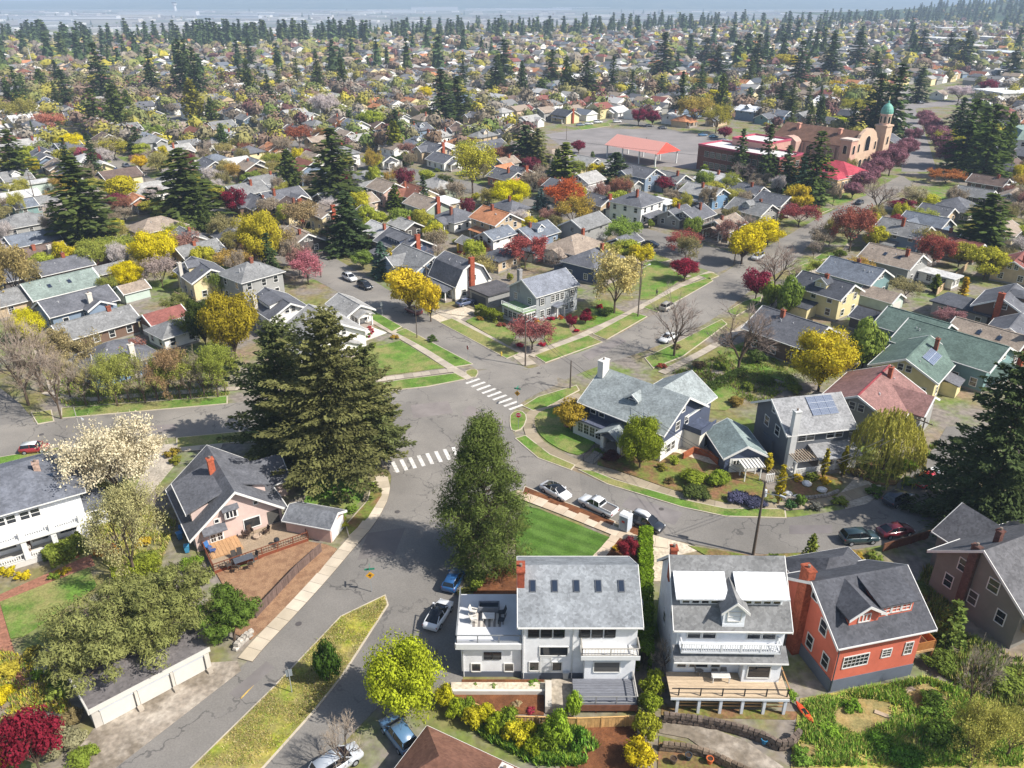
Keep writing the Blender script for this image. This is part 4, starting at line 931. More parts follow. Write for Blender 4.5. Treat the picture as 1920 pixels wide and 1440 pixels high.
# --- white modern house with the roof terrace
s = House('house', 6.4, 61.5, 0, '#93979a', '#ffffff', label='white modern house with grey shingle roof, five skylights and a roof terrace'); s.rad = 9; s.hero = 1
F = -4.8
r, zr = s.body(10.9, 9.6, 7.0, .6, 'gable', .4)
for x in (-4.4, -2.3, -.2, 1.9, 4.1): skylight(s, x, -1, 9.6, 7.0, .6, .38, .62, 1.2)
s.chimney(-5.55, -1.2, 6.5, 10.9, .7, 1.6, '#a5573f')
s.p('foundation', MB().box(-5.5, 5.5, F-.04, F+.5, 0, .8), MCONC, '#6e7480'); s.p('foundation', MB().box(-11.33, -5.45, F+.26, F+1, 0, .7), MCONC, '#6e7480')
s.wins('S', F, [-4.35, -3.15, -1.95, .45, 1.65, 2.85], 5.45, .95, .95, 'thin', '#3c3b3a'); s.win(-2.4, F, 3.1, 0, 2.6, 1.05, 'pic')
s.wins('S', F, [-4.25, -2.05], 1.15, .85, 1.05, 'pic'); s.door(-3.15, F, .9, 0, .9, 1.9, '#eeeeec')
for x in (-5.3, -.6): s.p('downpipe', MB().tube((x, F-.08, .2), (x, F-.08, 6.9), .05, .05), MTRIM, '#e8e8e6')
wg = s.p('wing', MB().box(-11.3, -5.5, F+.3, F+6.7, 0, 4.35), MWALL, s.wc)
s.p('roof_deck', MB().box(-11.75, -5.5, F-.1, F+6.9, 4.352, 4.6), MCONC, '#dcdcdc', wg); s.p('fascia', MB().box(-11.8, -5.5, F-.16, F-.1, 3.95, 4.62).box(-11.82, -11.75, F-.16, F+6.9, 4.2, 4.62), MTRIM, '#f0f0ee', wg)
rail(s, (-11.7, F+.1, 4.6), (-5.6, F+.1, 4.6), .9, None, '#8d9092', MMETAL, False, wg); rail(s, (-11.7, F+.1, 4.6), (-11.7, F+6.8, 4.6), .9, None, '#8d9092', MMETAL, False, wg)
for x in (-8.7, -7.85): s.win(x, F+.3, 2.35, 0, .72, .8, 'thin', '#3a3a3a', wg)
for x in (-9.9, -6.7): s.win(x, F+.3, .75, 0, .8, .95, 'pic', None, wg)
s.p('downpipe', MB().tube((-11.1, F+.22, .1), (-11.1, F+.22, 4.1), .05, .05), MTRIM, '#e8e8e6')
rm = s.p('sun_room', MB().box(.5, 5.3, F-1.0, F+.1, 0, 4.1), MWALL, s.wc)
s.p('balcony', MB().box(.1, 5.55, F-1.5, F-.005, 4.102, 4.4), MCONC, '#e3e0da', rm); s.p('fascia', MB().box(.06, 5.6, F-1.56, F-1.5, 4.0, 4.5), MTRIM, '#f2f2f0', rm)
rail(s, (.15, F-1.45, 4.4), (5.5, F-1.45, 4.4), .95, None, '#b9b4aa', MMETAL, True, rm, .025, .3); rail(s, (5.5, F-1.45, 4.4), (5.5, F, 4.4), .95, None, '#b9b4aa', MMETAL, True, rm, .025, .3); rail(s, (.15, F-1.45, 4.4), (.15, F, 4.4), .95, None, '#b9b4aa', MMETAL, True, rm, .025, .3)
s.win(2.6, F-1.0, 2.0, 0, 2.4, 1.25, 'pic', None, rm)
dk = deckboards(s, -.6, 5.2, F-4.1, F-1.02, 1.15, '#7d7f86', 'x', .31); s.p('skirt', MB().box(-.62, 5.22, F-4.18, F-4.13, .35, 1.1), MWOOD, '#8a5f4a', dk)
for x in (-.5, 1.4, 3.3, 5.1): s.p('post', MB().box(x-.07, x+.07, F-4.1, F-3.96, 0, .9), MWOOD, '#6b4a3a', dk)
rail(s, (5.15, F-4.05, 1.15), (5.15, F-1.1, 1.15), .95, None, '#c9c4bb', MMETAL, True, dk, .03, .3); rail(s, (-.55, F-4.05, 1.15), (5.15, F-4.05, 1.15), .9, None, '#9a9a98', MMETAL, False, dk)
ac = House('air_conditioner', 12.9, 62.5, 0, cat='air conditioner', label='small grey unit fixed beside the white modern house'); HOUSES.pop(); ac.p('casing', MB().box(-.4, .4, -.35, .35, 3.9, 4.7), MMETAL, '#c9cbcb'); ac.p('bracket', MB().box(-.6, .4, -.3, .3, 3.75, 3.88), MMETAL, '#8b8d8e')

# --- white and pale blue house with bright dormer roofs
s = House('house', 20.3, 60.0, -1, 'grey', '#f8fbff', label='white and pale blue three-storey house with bright white dormer roofs and balcony'); s.rad = 9; s.hero = 1
F = -4.6
r, zr = s.body(9.9, 9.2, 8.0, .92, 'gable', .45)
for sg in (-1, 1):
    d = s.p('dormer', MB().box(sg*2.7-2.0, sg*2.7+2.0, F+1.3, 0, 8.2, 10.4), MWALL, s.wc)
    s.p('dormer_roof', MB().ex([(F+.85, 10.38), (-1.2, 11.5), (-1.2, 11.35), (F+.85, 10.23)], sg*2.7-2.3 if sg > 0 else sg*2.7-2.5, sg*2.7+2.5 if sg > 0 else sg*2.7+2.3), MROOF, '#eceef0', d)
    for i in range(4): s.win(sg*2.85+(i-1.5)*.88, F+1.3, 9.55, 0, .62, .62, 'thin', '#f4f4f2', d, True)
d = s.dormer(0, -1, 4.75, 2.0, 8.5, 1.5, 'gable', .2, .95, 1)
s.p('front_gable', MB().box(-1.0, 1.0, F-.17, F+.3, 8.0, 8.4), MWALL, s.wc)
for u in ([-3.4, -2.0], [.9+1.2, .9+2.6]): s.wins('S', F, u, 6.55, 1.15, 1.0, 'plain')
bl = s.p('balcony', MB().box(-4.7, 4.4, F-1.15, F-.01, 5.7, 5.9), MTRIM, '#eceff2')
rail(s, (-4.65, F-1.1, 5.9), (4.35, F-1.1, 5.9), .9, None, '#f4f5f6', None, True, bl, .07, .22); rail(s, (-4.65, F-1.1, 5.9), (-4.65, F, 5.9), .9, None, '#f4f5f6', None, True, bl); rail(s, (4.35, F-1.1, 5.9), (4.35, F, 5.9), .9, None, '#f4f5f6', None, True, bl)
sk = s.p('skirt_roof', MB().ex([(F-1.45, 4.95), (F-.02, 5.68), (F-.02, 5.5), (F-1.45, 4.78)], -5.3, 5.2), MROOF, s.rc); s.p('gutter', MB().box(-5.3, 5.2, F-1.53, F-1.45, 4.75, 4.9), MTRIM, s.tc, sk)
bay = s.p('bay', MB().box(1.2, 4.7, F-1.2, F, 2.0, 4.95), MWALL, s.wc); s.win(2.7, F-1.2, 2.9, 0, 2.0, 1.4, 'pic', None, bay); s.win(4.7, F-.6, 2.9, 90, .7, 1.4, 'plain', None, bay)
s.wins('S', F, [-4.2, -1.0], 2.9, .8, 1.4, 'plain'); s.win(-2.6, F, 2.9, 0, 1.7, 1.4, 'pic')
dk = deckboards(s, -5.6, 5.2, F-3.0, F-.03, 2.3, '#c9b396', 'x', .4)
for x in (-4.9, -2.9, -.9, 1.1, 3.1, 5.0): s.p('post', MB().box(x-.13, x+.13, F-2.95, F-2.7, 0, 2.02), MTRIM, '#e4e8ec', dk); s.p('rail_post', MB().box(x-.05, x+.05, F-2.95, F-2.85, 2.3, 3.2), MMETAL, '#2f2f31', dk)
s.p('beam', MB().box(-5.6, 5.25, F-3.06, F-3.0, 1.85, 2.1), MTRIM, '#e8ecef', dk); s.p('guard_rail', MB().box(-5.55, 5.2, F-2.93, F-2.87, 3.12, 3.2), MMETAL, '#3c3a39', dk); s.p('guard_rail', MB().box(5.1, 5.2, F-2.9, F-.1, 3.1, 3.2), MWOOD, '#b98f62', dk)
s.p('under_wall', MB().box(-5, 5, F-1.6, F-1.4, 0, 2.0), MCONC, '#6d7a72', dk)
for z in (.5, .9): s.p('lattice', MB().box(-5.0, 5.0, F-2.5, F-2.44, z, z+.14), MWOOD, '#c39b6b', dk)
s.chimney(-4.9, .6, 9, 12.9, .6, .8, '#a5573f'); s.win(-4.97, -2, 6.4, -90); s.win(-4.97, 1, 3.2, -90)

# --- red house with the charcoal roof
s = House('house', 33.6, 60.5, 13.8, 'slate', '#d6725a', tc='#e4e2de', label='red clapboard house with steep charcoal roof and white windows'); s.rad = 8.5; s.hero = 1; s.rc = '#57585d'
r, zr = s.body(9.0, 9.0, 6.7, .66, 'gable', .75)
s.body(6.0, 7.6, 5.6, .62, 'hip', .5, x=1.2, y=5.0, axis='y')
s.p('foundation', MB().box(-4.55, 4.55, -4.55, 4.5, 0, 1.5), MCONC, '#6d7480')
s.dormer(-1.8, -1, 3.75, 3.1, 7.4, 1.25, 'gable', .2, .62, 1, 'trio', ov=.45); d = s.dormer(1.7, -1, 3.55, 3.7, 7.6, 1.6, 'shed', .2, nw=3, style='grid', rise=.6)
for i, x in enumerate((-4.0, -2.4, -.4, 1.6, 3.0, 4.0)): s.win(x, -4.5, 5.5, 0, .8 if i in (0, 4, 5) else 1.7, .75, 'pic', '#8a949c')
s.win(-2.3, -4.5, 2.9, 0, 2.6, 1.3, 'grid'); s.win(1.0, -4.5, 3.3, 0, .9, .9, 'grid'); s.win(3.4, -4.5, 3.1, 0, .75, 1.4, 'grid')
s.wins('W', -4.5, [-3.2, -.6, 2.6], 2.0, .9, 1.5); s.wins('W', -4.5, [-2.0, 1.2], 5.1, .95, 1.5); s.win(-4.5, 0, 7.6, -90, .9, 1.2); s.chimney(-4.9, 1.2, 0, 10.6, .8, 1.3, '#a4583f')
s.p('downpipe', MB().tube((-4.45, -4.62, .2), (-4.45, -4.62, 6.4), .06, .06), MMETAL, '#5b5f66')
for x, y in ((-2.5, -.6), (-1.6, -.7), (-.7, -.6), (2.6, -.8)): s.p('roof_vent', MB().box(x-.15, x+.15, y-.15, y+.15, 8.6, 9.35), MMETAL, '#d6d6d4')
dk = deckboards(s, 4.75, 7.6, -3.6, 1.2, 1.9, '#c9a273', 'y', .4)
for p, q in (((4.8, -3.55, 1.9), (7.55, -3.55, 1.9)), ((7.55, -3.55, 1.9), (7.55, 1.2, 1.9))): rail(s, p, q, 1.0, None, '#a8713f', MWOOD, False, dk); s.p('rail_panel', MB().beam(Vector(p)+Vector((0, 0, .5)), Vector(q)+Vector((0, 0, .5)), .04, .8), MWOOD, '#a8713f', dk)
for x, y in ((4.9, -3.5), (7.5, -3.5), (7.5, 1.1)): s.p('post', MB().box(x-.08, x+.08, y-.08, y+.08, 0, 1.7), MWOOD, '#8a6038', dk)

# --- dark brown house at the right edge
s = House('house', 54.2, 67.6, 24, '#6b6a6c', '#8b877e', label='dark brown house with grey roof at the right edge, near the bottom'); s.rad = 9; s.hero = 1
r, zr = s.body(12, 10, 5.4, .72, 'gable', .7); s.body(7, 7, 4.6, .7, 'gable', .5, x=1.5, y=4.6, axis='y')
s.dormer(1.5, -1, 4.0, 5.0, 5.9, 1.3, 'shed', .3, nw=4, rise=.8); s.wins('W', -6, [-3.2, 0, 3], 2.0, .9, 1.5); s.wins('W', -6, [-1.6, 1.9], 4.9, 1.1, 1.4); s.wins('S', -5, [-4.6, -3.2, -.6, .6, 3], 3.3, 1.0, 1.1)
s.p('bay', MB().box(-5.2, -1.8, -6.2, -5, 2.2, 4.8), MWALL, '#b09a7c'); s.wins('S', -6.2, [-4.6, -3.5, -2.4], 3.0, .9, 1.2); s.chimney(-3.2, 1.0, 6, 10.0, .6, .6, '#6e4c44'); s.chimney(-6.3, 1.0, 0, 9.0, .5, .9, '#6b5048')
for i in range(4): s.p('roof_vent', MB().box(-.5+i*.9, -.25+i*.9, -1.2, -.95, 7.6, 8.5), MMETAL, '#d8d8d6')
deckboards(s, -1.2, 4.5, -8.2, -5.05, 2.0, '#b07a58', 'x', .45)

# --- pink house with the big timber deck
s = House('house', -36.4, 84.0, 123, '#6a6b70', '#dcc3b8', label='pale pink house with dark gabled roof beside a large timber deck'); s.rad = 8; s.hero = 1
r, zr = s.body(11.5, 10.5, 2.7, .8, 'gable', .7)
d = s.p('dormer', MB().box(-3.9, 3.0, .6, 4.9, 2.9, 4.9), MWALL, s.wc); s.p('dormer_roof', MB().ex([(5.5, 4.72), (.2, 6.6), (.2, 6.42), (5.5, 4.54)], -4.4, 3.4), MROOF, s.rc, d); s.p('fascia', MB().box(-4.4, 3.4, 5.5, 5.58, 4.45, 4.72), MTRIM, s.tc, d)
d = s.p('dormer', MB().box(-3.0, 1.2, -4.3, -.6, 2.9, 5.0), MWALL, s.wc); s.p('dormer_roof', MB().ex([(-4.9, 4.85), (-.2, 6.5), (-.2, 6.32), (-4.9, 4.67)], -3.4, 1.6), MROOF, s.rc, d)
s.chimney(.6, .9, 5, 8.4, .75, .75, '#c0674a')
s.body(6.5, 5.5, 2.6, .75, 'gable', .5, x=3.0, y=-4.6, axis='y')
W_ = -5.75
bw = s.p('bay_window', MB().box(W_-.5, W_, .0, 1.6, 3.5, 4.7), MTRIM, s.tc); s.win(W_-.5, .8, 3.65, -90, 1.2, .9, 'trio', None, bw); s.p('bay_roof', MB().ex([(W_-.75, 4.7), (W_, 5.1), (W_, 4.72)], -.2, 1.8, 'y'), MROOF, s.rc, bw)
s.win(W_, -1.5, 1.0, -90, 1.9, 1.3, 'pic'); s.win(W_, 2.5, 3.2, -90, .45, .45, 'pic'); s.win(W_, -2.3, 4.1, -90, .45, .45, 'pic')
s.p('french_door', MB().box(W_-.06, W_, 2.0, 3.7, .5, 2.45), MTRIM, s.tc)
for y in (2.45, 3.25): s.win(W_-.06, y, .75, -90, .55, 1.5, 'grid')
s.p('awning', MB().ex([(W_-1.0, 2.5), (W_, 3.0), (W_, 2.85), (W_-1.0, 2.38)], 1.6, 4.4, 'y'), MROOF, s.rc)
s.wins('N', 5.25, [-4, -1, 2], .9, .9, 1.1); s.p('porch_shade_panel', MB().box(W_-.03, W_+.02, -4.9, -3.4, .5, 2.4), MGLASS, '#2b2b2b')  # flat dark panel stands in for the shade inside the recessed porch
# deck round the front gable, as a piece of that house
dk = deckboards(s, -11.0, -5.85, -6.6, 4.6, .55, '#a8947c', 'y', .45)
for p, q in (((-11.0, -6.6, .55), (-11.0, 4.6, .55)), ((-11.0, -6.6, .55), (-6.2, -6.6, .55)), ((-11.0, 4.6, .55), (-5.9, 4.6, .55))): rail(s, p, q, .85, None, '#7d4b36', MWOOD, True, dk, .04, .3)
s.p('skirt', MB().box(-11.1, -11.03, -6.6, 4.6, 0, .5), MWOOD, '#8a4f38', dk)
deckboards(s, -8.9, -5.9, .6, 4.3, .72, '#c49a70', 'x', .45, None)
g = House('garage', -24.4, 80.6, -16, '#77797d', '#d9b6a8', label='small dark-roofed garage with white door beside the pink house', cat='garage'); g.rad = 4
g.body(6.0, 3.6, 2.2, .5, 'gable', .3); g.p('garage_door', MB().box(3.0, 3.07, -1.35, 1.35, .05, 2.05), MTRIM, '#f2efe8'); g.p('door_frame', MB().box(3.0, 3.05, -1.5, -1.36, 0, 2.2).box(3.0, 3.05, 1.36, 1.5, 0, 2.2), MTRIM, '#ffffff')

# --- white house with two tiers of balconies at the left edge
s = House('house', -61.2, 80.9, 33, '#70737b', '#ffffff', label='white two-storey house with balustraded balconies at the left edge'); s.rad = 9; s.hero = 1
r, zr = s.body(14, 11.5, 6.3, .42, 'hip', .7); s.chimney(3.4, -1.2, 6.5, 9.3, .7, .7, '#b99d8c')
F = -5.75
s.wins('S', F, [-2.6, -1.5, -.4, 1.0, 2.1], 4.6, .9, 1.0); skylight(s, 4.4, -1, 11.5, 6.0, .42, .45, 1.1, .9)
pr = s.p('porch', MB().box(-7, 6.6, F-2.6, F, 0, .7), MCONC, '#d6d2ca'); s.p('balcony', MB().box(-7, 6.8, F-2.8, F-.01, 3.3, 3.55), MTRIM, s.tc)
for x in (-6.7, -3.2, .2, 3.3, 6.4): s.p('column', MB().box(x-.28, x+.28, F-2.65, F-2.1, .7, 3.3), MTRIM, s.tc, pr); s.p('pier', MB().box(x-.28, x+.28, F-2.65, F-2.1, 3.552, 4.6), MTRIM, s.tc, pr)
for a, b in ((-6.4, -3.5), (-2.9, -.1), (.5, 3.0), (3.6, 6.1)): rail(s, (a, F-2.4, 3.55), (b, F-2.4, 3.55), .85, None, '#f4f4f0', None, True, pr, .09, .24); rail(s, (a, F-2.4, .7), (b, F-2.4, .7), .8, None, '#f4f4f0', None, True, pr, .09, .24)
s.wins('S', F, [-5, -1.6, 1.8, 4.8], 1.3, 1.7, 1.5, 'pic'); s.door(.2, F, .7, 0)
sw = s.p('side_wing', MB().box(7.0, 9.4, -4.6, -1.0, 0, 2.9), MWALL, s.wc); s.p('wing_roof', MB().box(6.9, 9.8, -5.0, -.7, 2.902, 3.1), MROOF, s.rc, sw); s.win(8.2, -4.6, 1.1, 0, 1.2, 1.2, 'plain', None, sw)
for i in range(5): s.p('step', MB().box(2.2, 5.2, F-2.65-.32*(i+1), F-2.6-.32*i, 0, .62-.12*i), MBRICK, '#a3684f', pr)

# --- dark blue and white corner house
s = House('house', 19.6, 105.2, 137.5, '#99a09f', '#545c70', label='dark blue and white corner house with white chimney at the junction'); s.rad = 9; s.hero = 1
r, zr = s.body(13.7, 10.6, 5.2, .62, 'gable', .8); s.body(7.5, 8.4, 5.0, .62, 'gable', .6, x=-2.2, y=-5.4, axis='y')
s.p('wall_base', MB().box(-6.93, 6.93, -5.38, 5.38, 0, 2.9), MWALL, '#f0eee8')
s.chimney(6.9, .9, 0, 10.4, 1.0, 1.6, '#efece4', MCONC)
s.dormer(-.2, 1, 3.2, 1.9, 6.2, .9, 'gable', .3, .7, 1)
F = 5.3
s.wins('N', F, [-4.6, -3.4, 3.6, 5.2], 3.55, .9, 1.2); s.wins('N', F+.1, [2.4, 3.6, 4.8, 6.0], .9, 1.0, 1.4)
st = s.p('side_porch', MB().box(2.0, 7.4, F+.1, F+1.9, 0, 2.9), MWALL, '#efeee9'); s.p('porch_roof', MB().box(1.7, 7.8, F+.1, F+2.3, 2.902, 3.12), MROOF, '#5d6273', st)
for x in (2.7, 3.8, 4.9, 6.0): s.win(x, F+1.9, .9, 180, .9, 1.5, 'grid', None, st)
s.porch(-2.2, 1.4, F, F+3.2, 2.75, 1.25, 'gy', zf=.6, posts=[(-1.9, F+2.9), (1.1, F+2.9), (-1.9, F+.4), (1.1, F+.4)], ov=.7, pw=.55); s.door(-.4, F+.1, .6, 180)
s.wins('W', -6.95, [-3.4, -2.2, 2.2, 3.4], .9, .9, 1.3); s.wins('W', -6.85, [-1.2, 1.2], 3.6, 1.0, 1.3); s.win(-6.85, 0, 6.1, -90, .8, .9)
lw = s.p('rear_wing', MB().box(-9.6, -6.95, -4.6, -.6, 0, 3.0), MWALL, '#efe9da'); s.p('roof_terrace', MB().box(-9.8, -6.95, -4.8, -.5, 3.002, 3.2), MROOF, '#545c70', lw); s.p('parapet', MB().box(-9.8, -9.68, -4.8, -.5, 3.2, 3.9).box(-9.68, -6.95, -.62, -.5, 3.2, 3.9), MWALL, '#545c70', lw); s.win(-9.6, -2.6, .3, -90, .9, 2.0, 'pic', None, lw)
# stairs down to the pavement
e = empty('garden_stairs', (*G(1103, 868), 0), R(137.5)); tag(e, 'narrow concrete steps leading up to the dark blue corner house', 'stairs')
for i in range(7): obj('step', MB().box(-.75, .75, -.35*(i+1), -.35*i-.02, 0, .12+.09*i), MCONC, e, '#9b9488')
for x in (-.85, .85): obj('handrail', MB().beam((x, 0, .9), (x, -2.5, 1.5), .05, .05).beam((x, 0, 0), (x, 0, .9), .05, .05).beam((x, -2.5, .6), (x, -2.5, 1.5), .05, .05), MMETAL, e, '#2f2f30')

# --- little garage and the grey house with solar panels
g = House('garage', 31.9, 97.6, 96, '#8e9c99', '#566078', label='small gabled garage with grey-green roof behind the curved wall', cat='garage'); g.rad = 4.5
g.body(7.2, 5.6, 2.7, .55, 'gable', .45); g.p('garage_door', MB().box(-3.66, -3.6, -2.1, 2.1, .1, 2.3), MTRIM, '#f0efe9')
for y in (-.95, .95): g.win(-3.66, y, 1.35, -90, 1.3, .65, 'trio')
s = House('house', 41.9, 100.4, 12, '#9c9c9c', '#6c7076', label='grey house with solar panels and white tapered chimney'); s.rad = 7.5; s.hero = 1
r, zr = s.body(9.4, 9.0, 5.9, .6, 'gable', .7); solar_array(s, 1.6, -1, 9.0, 5.9, .6, 3, 3, .36, 1.3, 1.0)
s.chimney(-4.3, -4.9, 0, 9.4, .9, .8, '#dcdcd8', MCONC)
s.wins('S', -4.5, [-2.6, -1.3, 1.8, 3.1], 4.2, 1.1, 1.1, 'plain'); s.wins('W', -4.7, [-1.6, 1.4], 3.8, 1.1, 1.4); s.win(-4.7, 0, 6.6, -90, .8, .9); s.win(-4.9, .2, .9, -90, 2.2, 1.3, 'trio'); s.p('bay', MB().box(-5.0, -4.7, -1.2, 1.6, .5, 2.6), MWALL, s.wc)
fr = s.porch(-1.0, 4.7, -7.2, -4.5, 2.7, .8, 'shed', 'y1', zf=.6, posts=[(-.8, -7.0), (1.4, -7.0), (4.5, -7.0)], pw=.35, ov=.5); rail(s, (-4.6, -7.1, .6), (4.6, -7.1, .6), .8, None, '#f4f4f0', None, True, fr, .12, .22); s.p('terrace', MB().box(-4.7, -1.0, -7.2, -4.5, 0, .6), MCONC, '#d8d4cc', fr)
for i in range(10): s.p('rafter', MB().box(-4.7+i*.4, -4.6+i*.4, -7.5, -4.5, 2.75, 2.9), MWOOD, '#c2b09a', fr)
s.p('pergola_beam', MB().box(-4.9, -.9, -7.2, -7.05, 2.55, 2.75), MTRIM, s.tc, fr); s.p('post', MB().box(-4.7, -4.4, -7.2, -6.9, .6, 2.55), MTRIM, s.tc, fr); s.wins('S', -4.52, [-3, 0, 3], .9, 1.7, 1.5, 'trio', '#f2f2ee')
s.p('garage_door', MB().box(2.4, 4.5, -7.27, -7.21, 0, 1.9), MTRIM, '#e9e7e1')
generic(1640, 712, 13, 11, 4.4, 'A', 'gable', 'crimson', 'grey', 'cx', .5, label='house with dusty red roof behind the grey house with solar panels').rc = '#a8706c'
HOUSES[-1].hero = 1
for c_ in HOUSES[-1].o.children:
    if c_.name.startswith('roof'): c_.color = C('#93706a')
generic(1722, 650, 12, 10, 4., 'A', 'gable', 'green', 'yellow', 'sc', .5, label='yellow house with grey-green roof and solar panels on the right'); HOUSES[-1].hero = 1
generic(1795, 622, 16, 11, 4.4, 'B', 'gable', 'green', 'teal', 'p', .48); HOUSES[-1].hero = 0
generic(860, 480, 9.5, 9, 3.6, 'B', 'gambrel', 'slate', 'white', 'eq', label='white gambrel-roofed house with tall red brick chimney'); HOUSES[-1].hero = 1

# --- grey colonial on the corner
s = House('house', 6.6, 157.0, 40, '#878b94', '#a3a6a8', label='grey two-storey house with plain gabled roof on the lawn corner'); s.rad = 8; s.hero = 1
r, zr = s.body(11.5, 8.4, 5.6, .58, 'gable', .35); F = -4.2
s.wins('S', F, [-4.2, -1.3, 0, 1.3, 4.2], 3.5, .95, 1.4, 'grid'); s.wins('S', F, [-4.2, -2.4, 2.6, 4.2], .9, .95, 1.4, 'grid')
for x in (-4.85, -3.55, 3.55, 4.85): s.p('shutter', MB().box(x-.16, x+.16, F-.06, F, 3.5, 4.9), MTRIM, '#4b5057')
s.door(0, F, .3, 0, 1.1, 2.1, '#e9e9e6'); s.porch(-1.2, 1.2, F-1.4, F, 2.6, .5, 'gy', zf=.3, posts=[(-1, F-1.2), (1, F-1.2)])
s.wins('W', -5.75, [-2.2, 2.2], 3.5, .9, 1.3, 'grid'); s.chimney(-5.4, 1.4, 5, 9.9, .8, .8, '#9c9a98')
sr = s.p('sun_room', MB().box(-9.2, -5.75, -4.0, 2.4, 0, 2.8), MWALL, '#eef0ec'); s.p('roof_terrace', MB().box(-9.4, -5.75, -4.2, 2.6, 2.802, 2.98), MROOF, '#8fae7a', sr)
for y in (-3, -1.6, -.2, 1.2): s.win(-9.2, y, .8, -90, 1.1, 1.5, 'grid', None, sr)
for x in (-8.6, -7.4, -6.3): s.win(x, -4.0, .8, 0, .9, 1.5, 'grid', None, sr)
rail(s, (-9.3, -4.1, 2.98), (-9.3, 2.5, 2.98), .8, None, '#ffffff', None, True, sr, .06); rail(s, (-9.3, -4.1, 2.98), (-5.8, -4.1, 2.98), .8, None, '#ffffff', None, True, sr, .06)
g = House('garage', *G(923, 540, 3), 40, 'black', 'grey', label='flat-roofed grey garage beside the grey corner house', cat='garage'); g.rad = 4.5; g.body(7.5, 6.5, 2.8, 0, 'flat', .3, rc='#5c5a5c'); g.p('garage_door', MB().box(-3.82, -3.76, -2.4, 2.4, .05, 2.2), MTRIM, '#4f545b')

# --- brown hipped roof at the bottom edge
s = House('house', -4.76, 43.1, -28, '#86604f', '#d8cfc2', label='house with reddish brown hipped roof at the bottom edge'); s.rad = 7; s.hero = 1
s.body(9.0, 6.6, 2.6, .72, 'hip', .6); s.chimney(4.0, 1.4, 3, 5.4, .9, .9, '#e2d8cb', MCONC); s.wins('S', -3.3, [-3, 0, 3], 1, 1, 1.3); s.body(4, 3.6, 2.2, .3, 'hip', .4, x=5.6, y=.6)
# --- row of four white garages
a0, b0 = Vector(G(180, 1367)), Vector(G(397, 1250)); mid = (a0+b0)/2; an = math.degrees(math.atan2((b0-a0).y, (b0-a0).x)); Lg = (b0-a0).length
s = House('garage_row', mid.x, mid.y, an, '#6f6a69', '#e6e2da', label='long white concrete garage row with flat roof beside the hill street', cat='garage'); s.rad = 7; s.hero = 1
s.p('wall', MB().box(-Lg/2, Lg/2, .0, 5.8, 0, 2.3), MCONC, '#cfc9be'); s.p('roof', MB().box(-Lg/2-.1, Lg/2+.1, -.1, 6.0, 2.302, 2.42), MROOF, '#75706f'); s.p('parapet', MB().box(-Lg/2-.15, Lg/2+.15, -.22, -.1, 2.1, 2.62).box(-Lg/2-.25, -Lg/2-.1, -.22, 6.0, 2.1, 2.6), MTRIM, '#d6d2c9')
n = 3
for i in range(n):
    x0 = -Lg/2+.7+i*(Lg-.9)/n; x1 = x0+(Lg-.9)/n-.45
    d = s.p('garage_door', MB().box(x0, x1, -.06, -.005, .05, 1.85), MTRIM, '#d9d5cc'); s.p('lintel', MB().box(x0-.05, x1+.05, -.14, -.005, 1.86, 2.0), MTRIM, '#c9cdd2', d)
    s.p('pier', MB().box(x1+.1, x1+.35, -.3, -.005, 0, 2.0), MCONC, '#cfc9bd'); s.p('pier_block', MB().box(x1+.0, x1+.45, -.9, -.3, 0, .35), MCONC, '#b5aa9a')

# --- church, hall, schools
s = House('church', 121.3, 319, 128, '#7a5d4e', '#c9a696', tc='#f0d3ae', label='pink church with brown roof and a bell tower with green dome', cat='church'); s.rad = 22; s.hero = 1
r, zr = s.body(34, 16, 9.2, .58, 'gable', .3, trim=False)
f = s.p('facade', MB().ex([(-8.6, 0), (8.6, 0), (8.6, 11), (6.6, 11.4), (5.2, 13.6), (2.5, 15.2), (0, 15.6), (-2.5, 15.2), (-5.2, 13.6), (-6.6, 11.4), (-8.6, 11)], -18.2, -17.02), MWALL, '#dcbda2')
def arch(mb_w, mb_h, n=8): return [(-mb_w/2, 0), (mb_w/2, 0)]+[(mb_w/2*math.cos(math.pi*i/n), mb_h-mb_w/2+mb_w/2*math.sin(math.pi*i/n)) for i in range(n+1)]
def arched(par, x, y, z, face, w, h, name='window'):
    o = obj(name, MB().ex([(a, b) for a, b in arch(w+.5, h+.25)], -.12, .05, 'y'), MTRIM, par, '#f3dcc0', (x, y, z), R(face)); obj('pane', MB().ex(arch(w, h), -.2, -.1, 'y'), MGLASS, o, None, (0, 0, .1)); return o
arched(s.o, -18.2, 0, 7.5, -90, 3.0, 5.2)
for y in (-5.6, 5.6): arched(s.o, -18.2, y, 7.5, -90, 1.0, 2.8)
for y in (-3, 0, 3): arched(s.o, -18.2, y, .5, -90, 1.8, 4.0, 'doorway')
for i in range(6): arched(s.o, -13+i*4.6, 8.0, 4.2, 180, 1.9, 3.4); s.p('buttress', MB().box(-15.4+i*4.6, -14.7+i*4.6, 8.0, 8.7, 0, 8.6), MWALL, s.wc)
s.p('corner_tower', MB().box(-18.6, -14.2, 7.6, 11.6, 0, 12.0), MWALL, '#d6ab98'); s.p('corner_tower_cap', MB().box(-18.9, -13.9, 7.3, 11.9, 12.002, 12.6), MTRIM, '#e7d2c2')
arched(s.o, -18.6, 9.6, 7.2, -90, 1.3, 3.0); arched(s.o, -16.4, 11.6, 7.2, 180, 1.3, 3.0)
s.p('transept', MB().ex([(4, 0), (12, 0), (12, 9), (10, 10.4), (8, 10.8), (6, 10.4), (4, 9)], 8, 12, 'y'), MWALL, s.wc); arched(s.o, 8, 12, 4.5, 180, 3.6, 4.2)
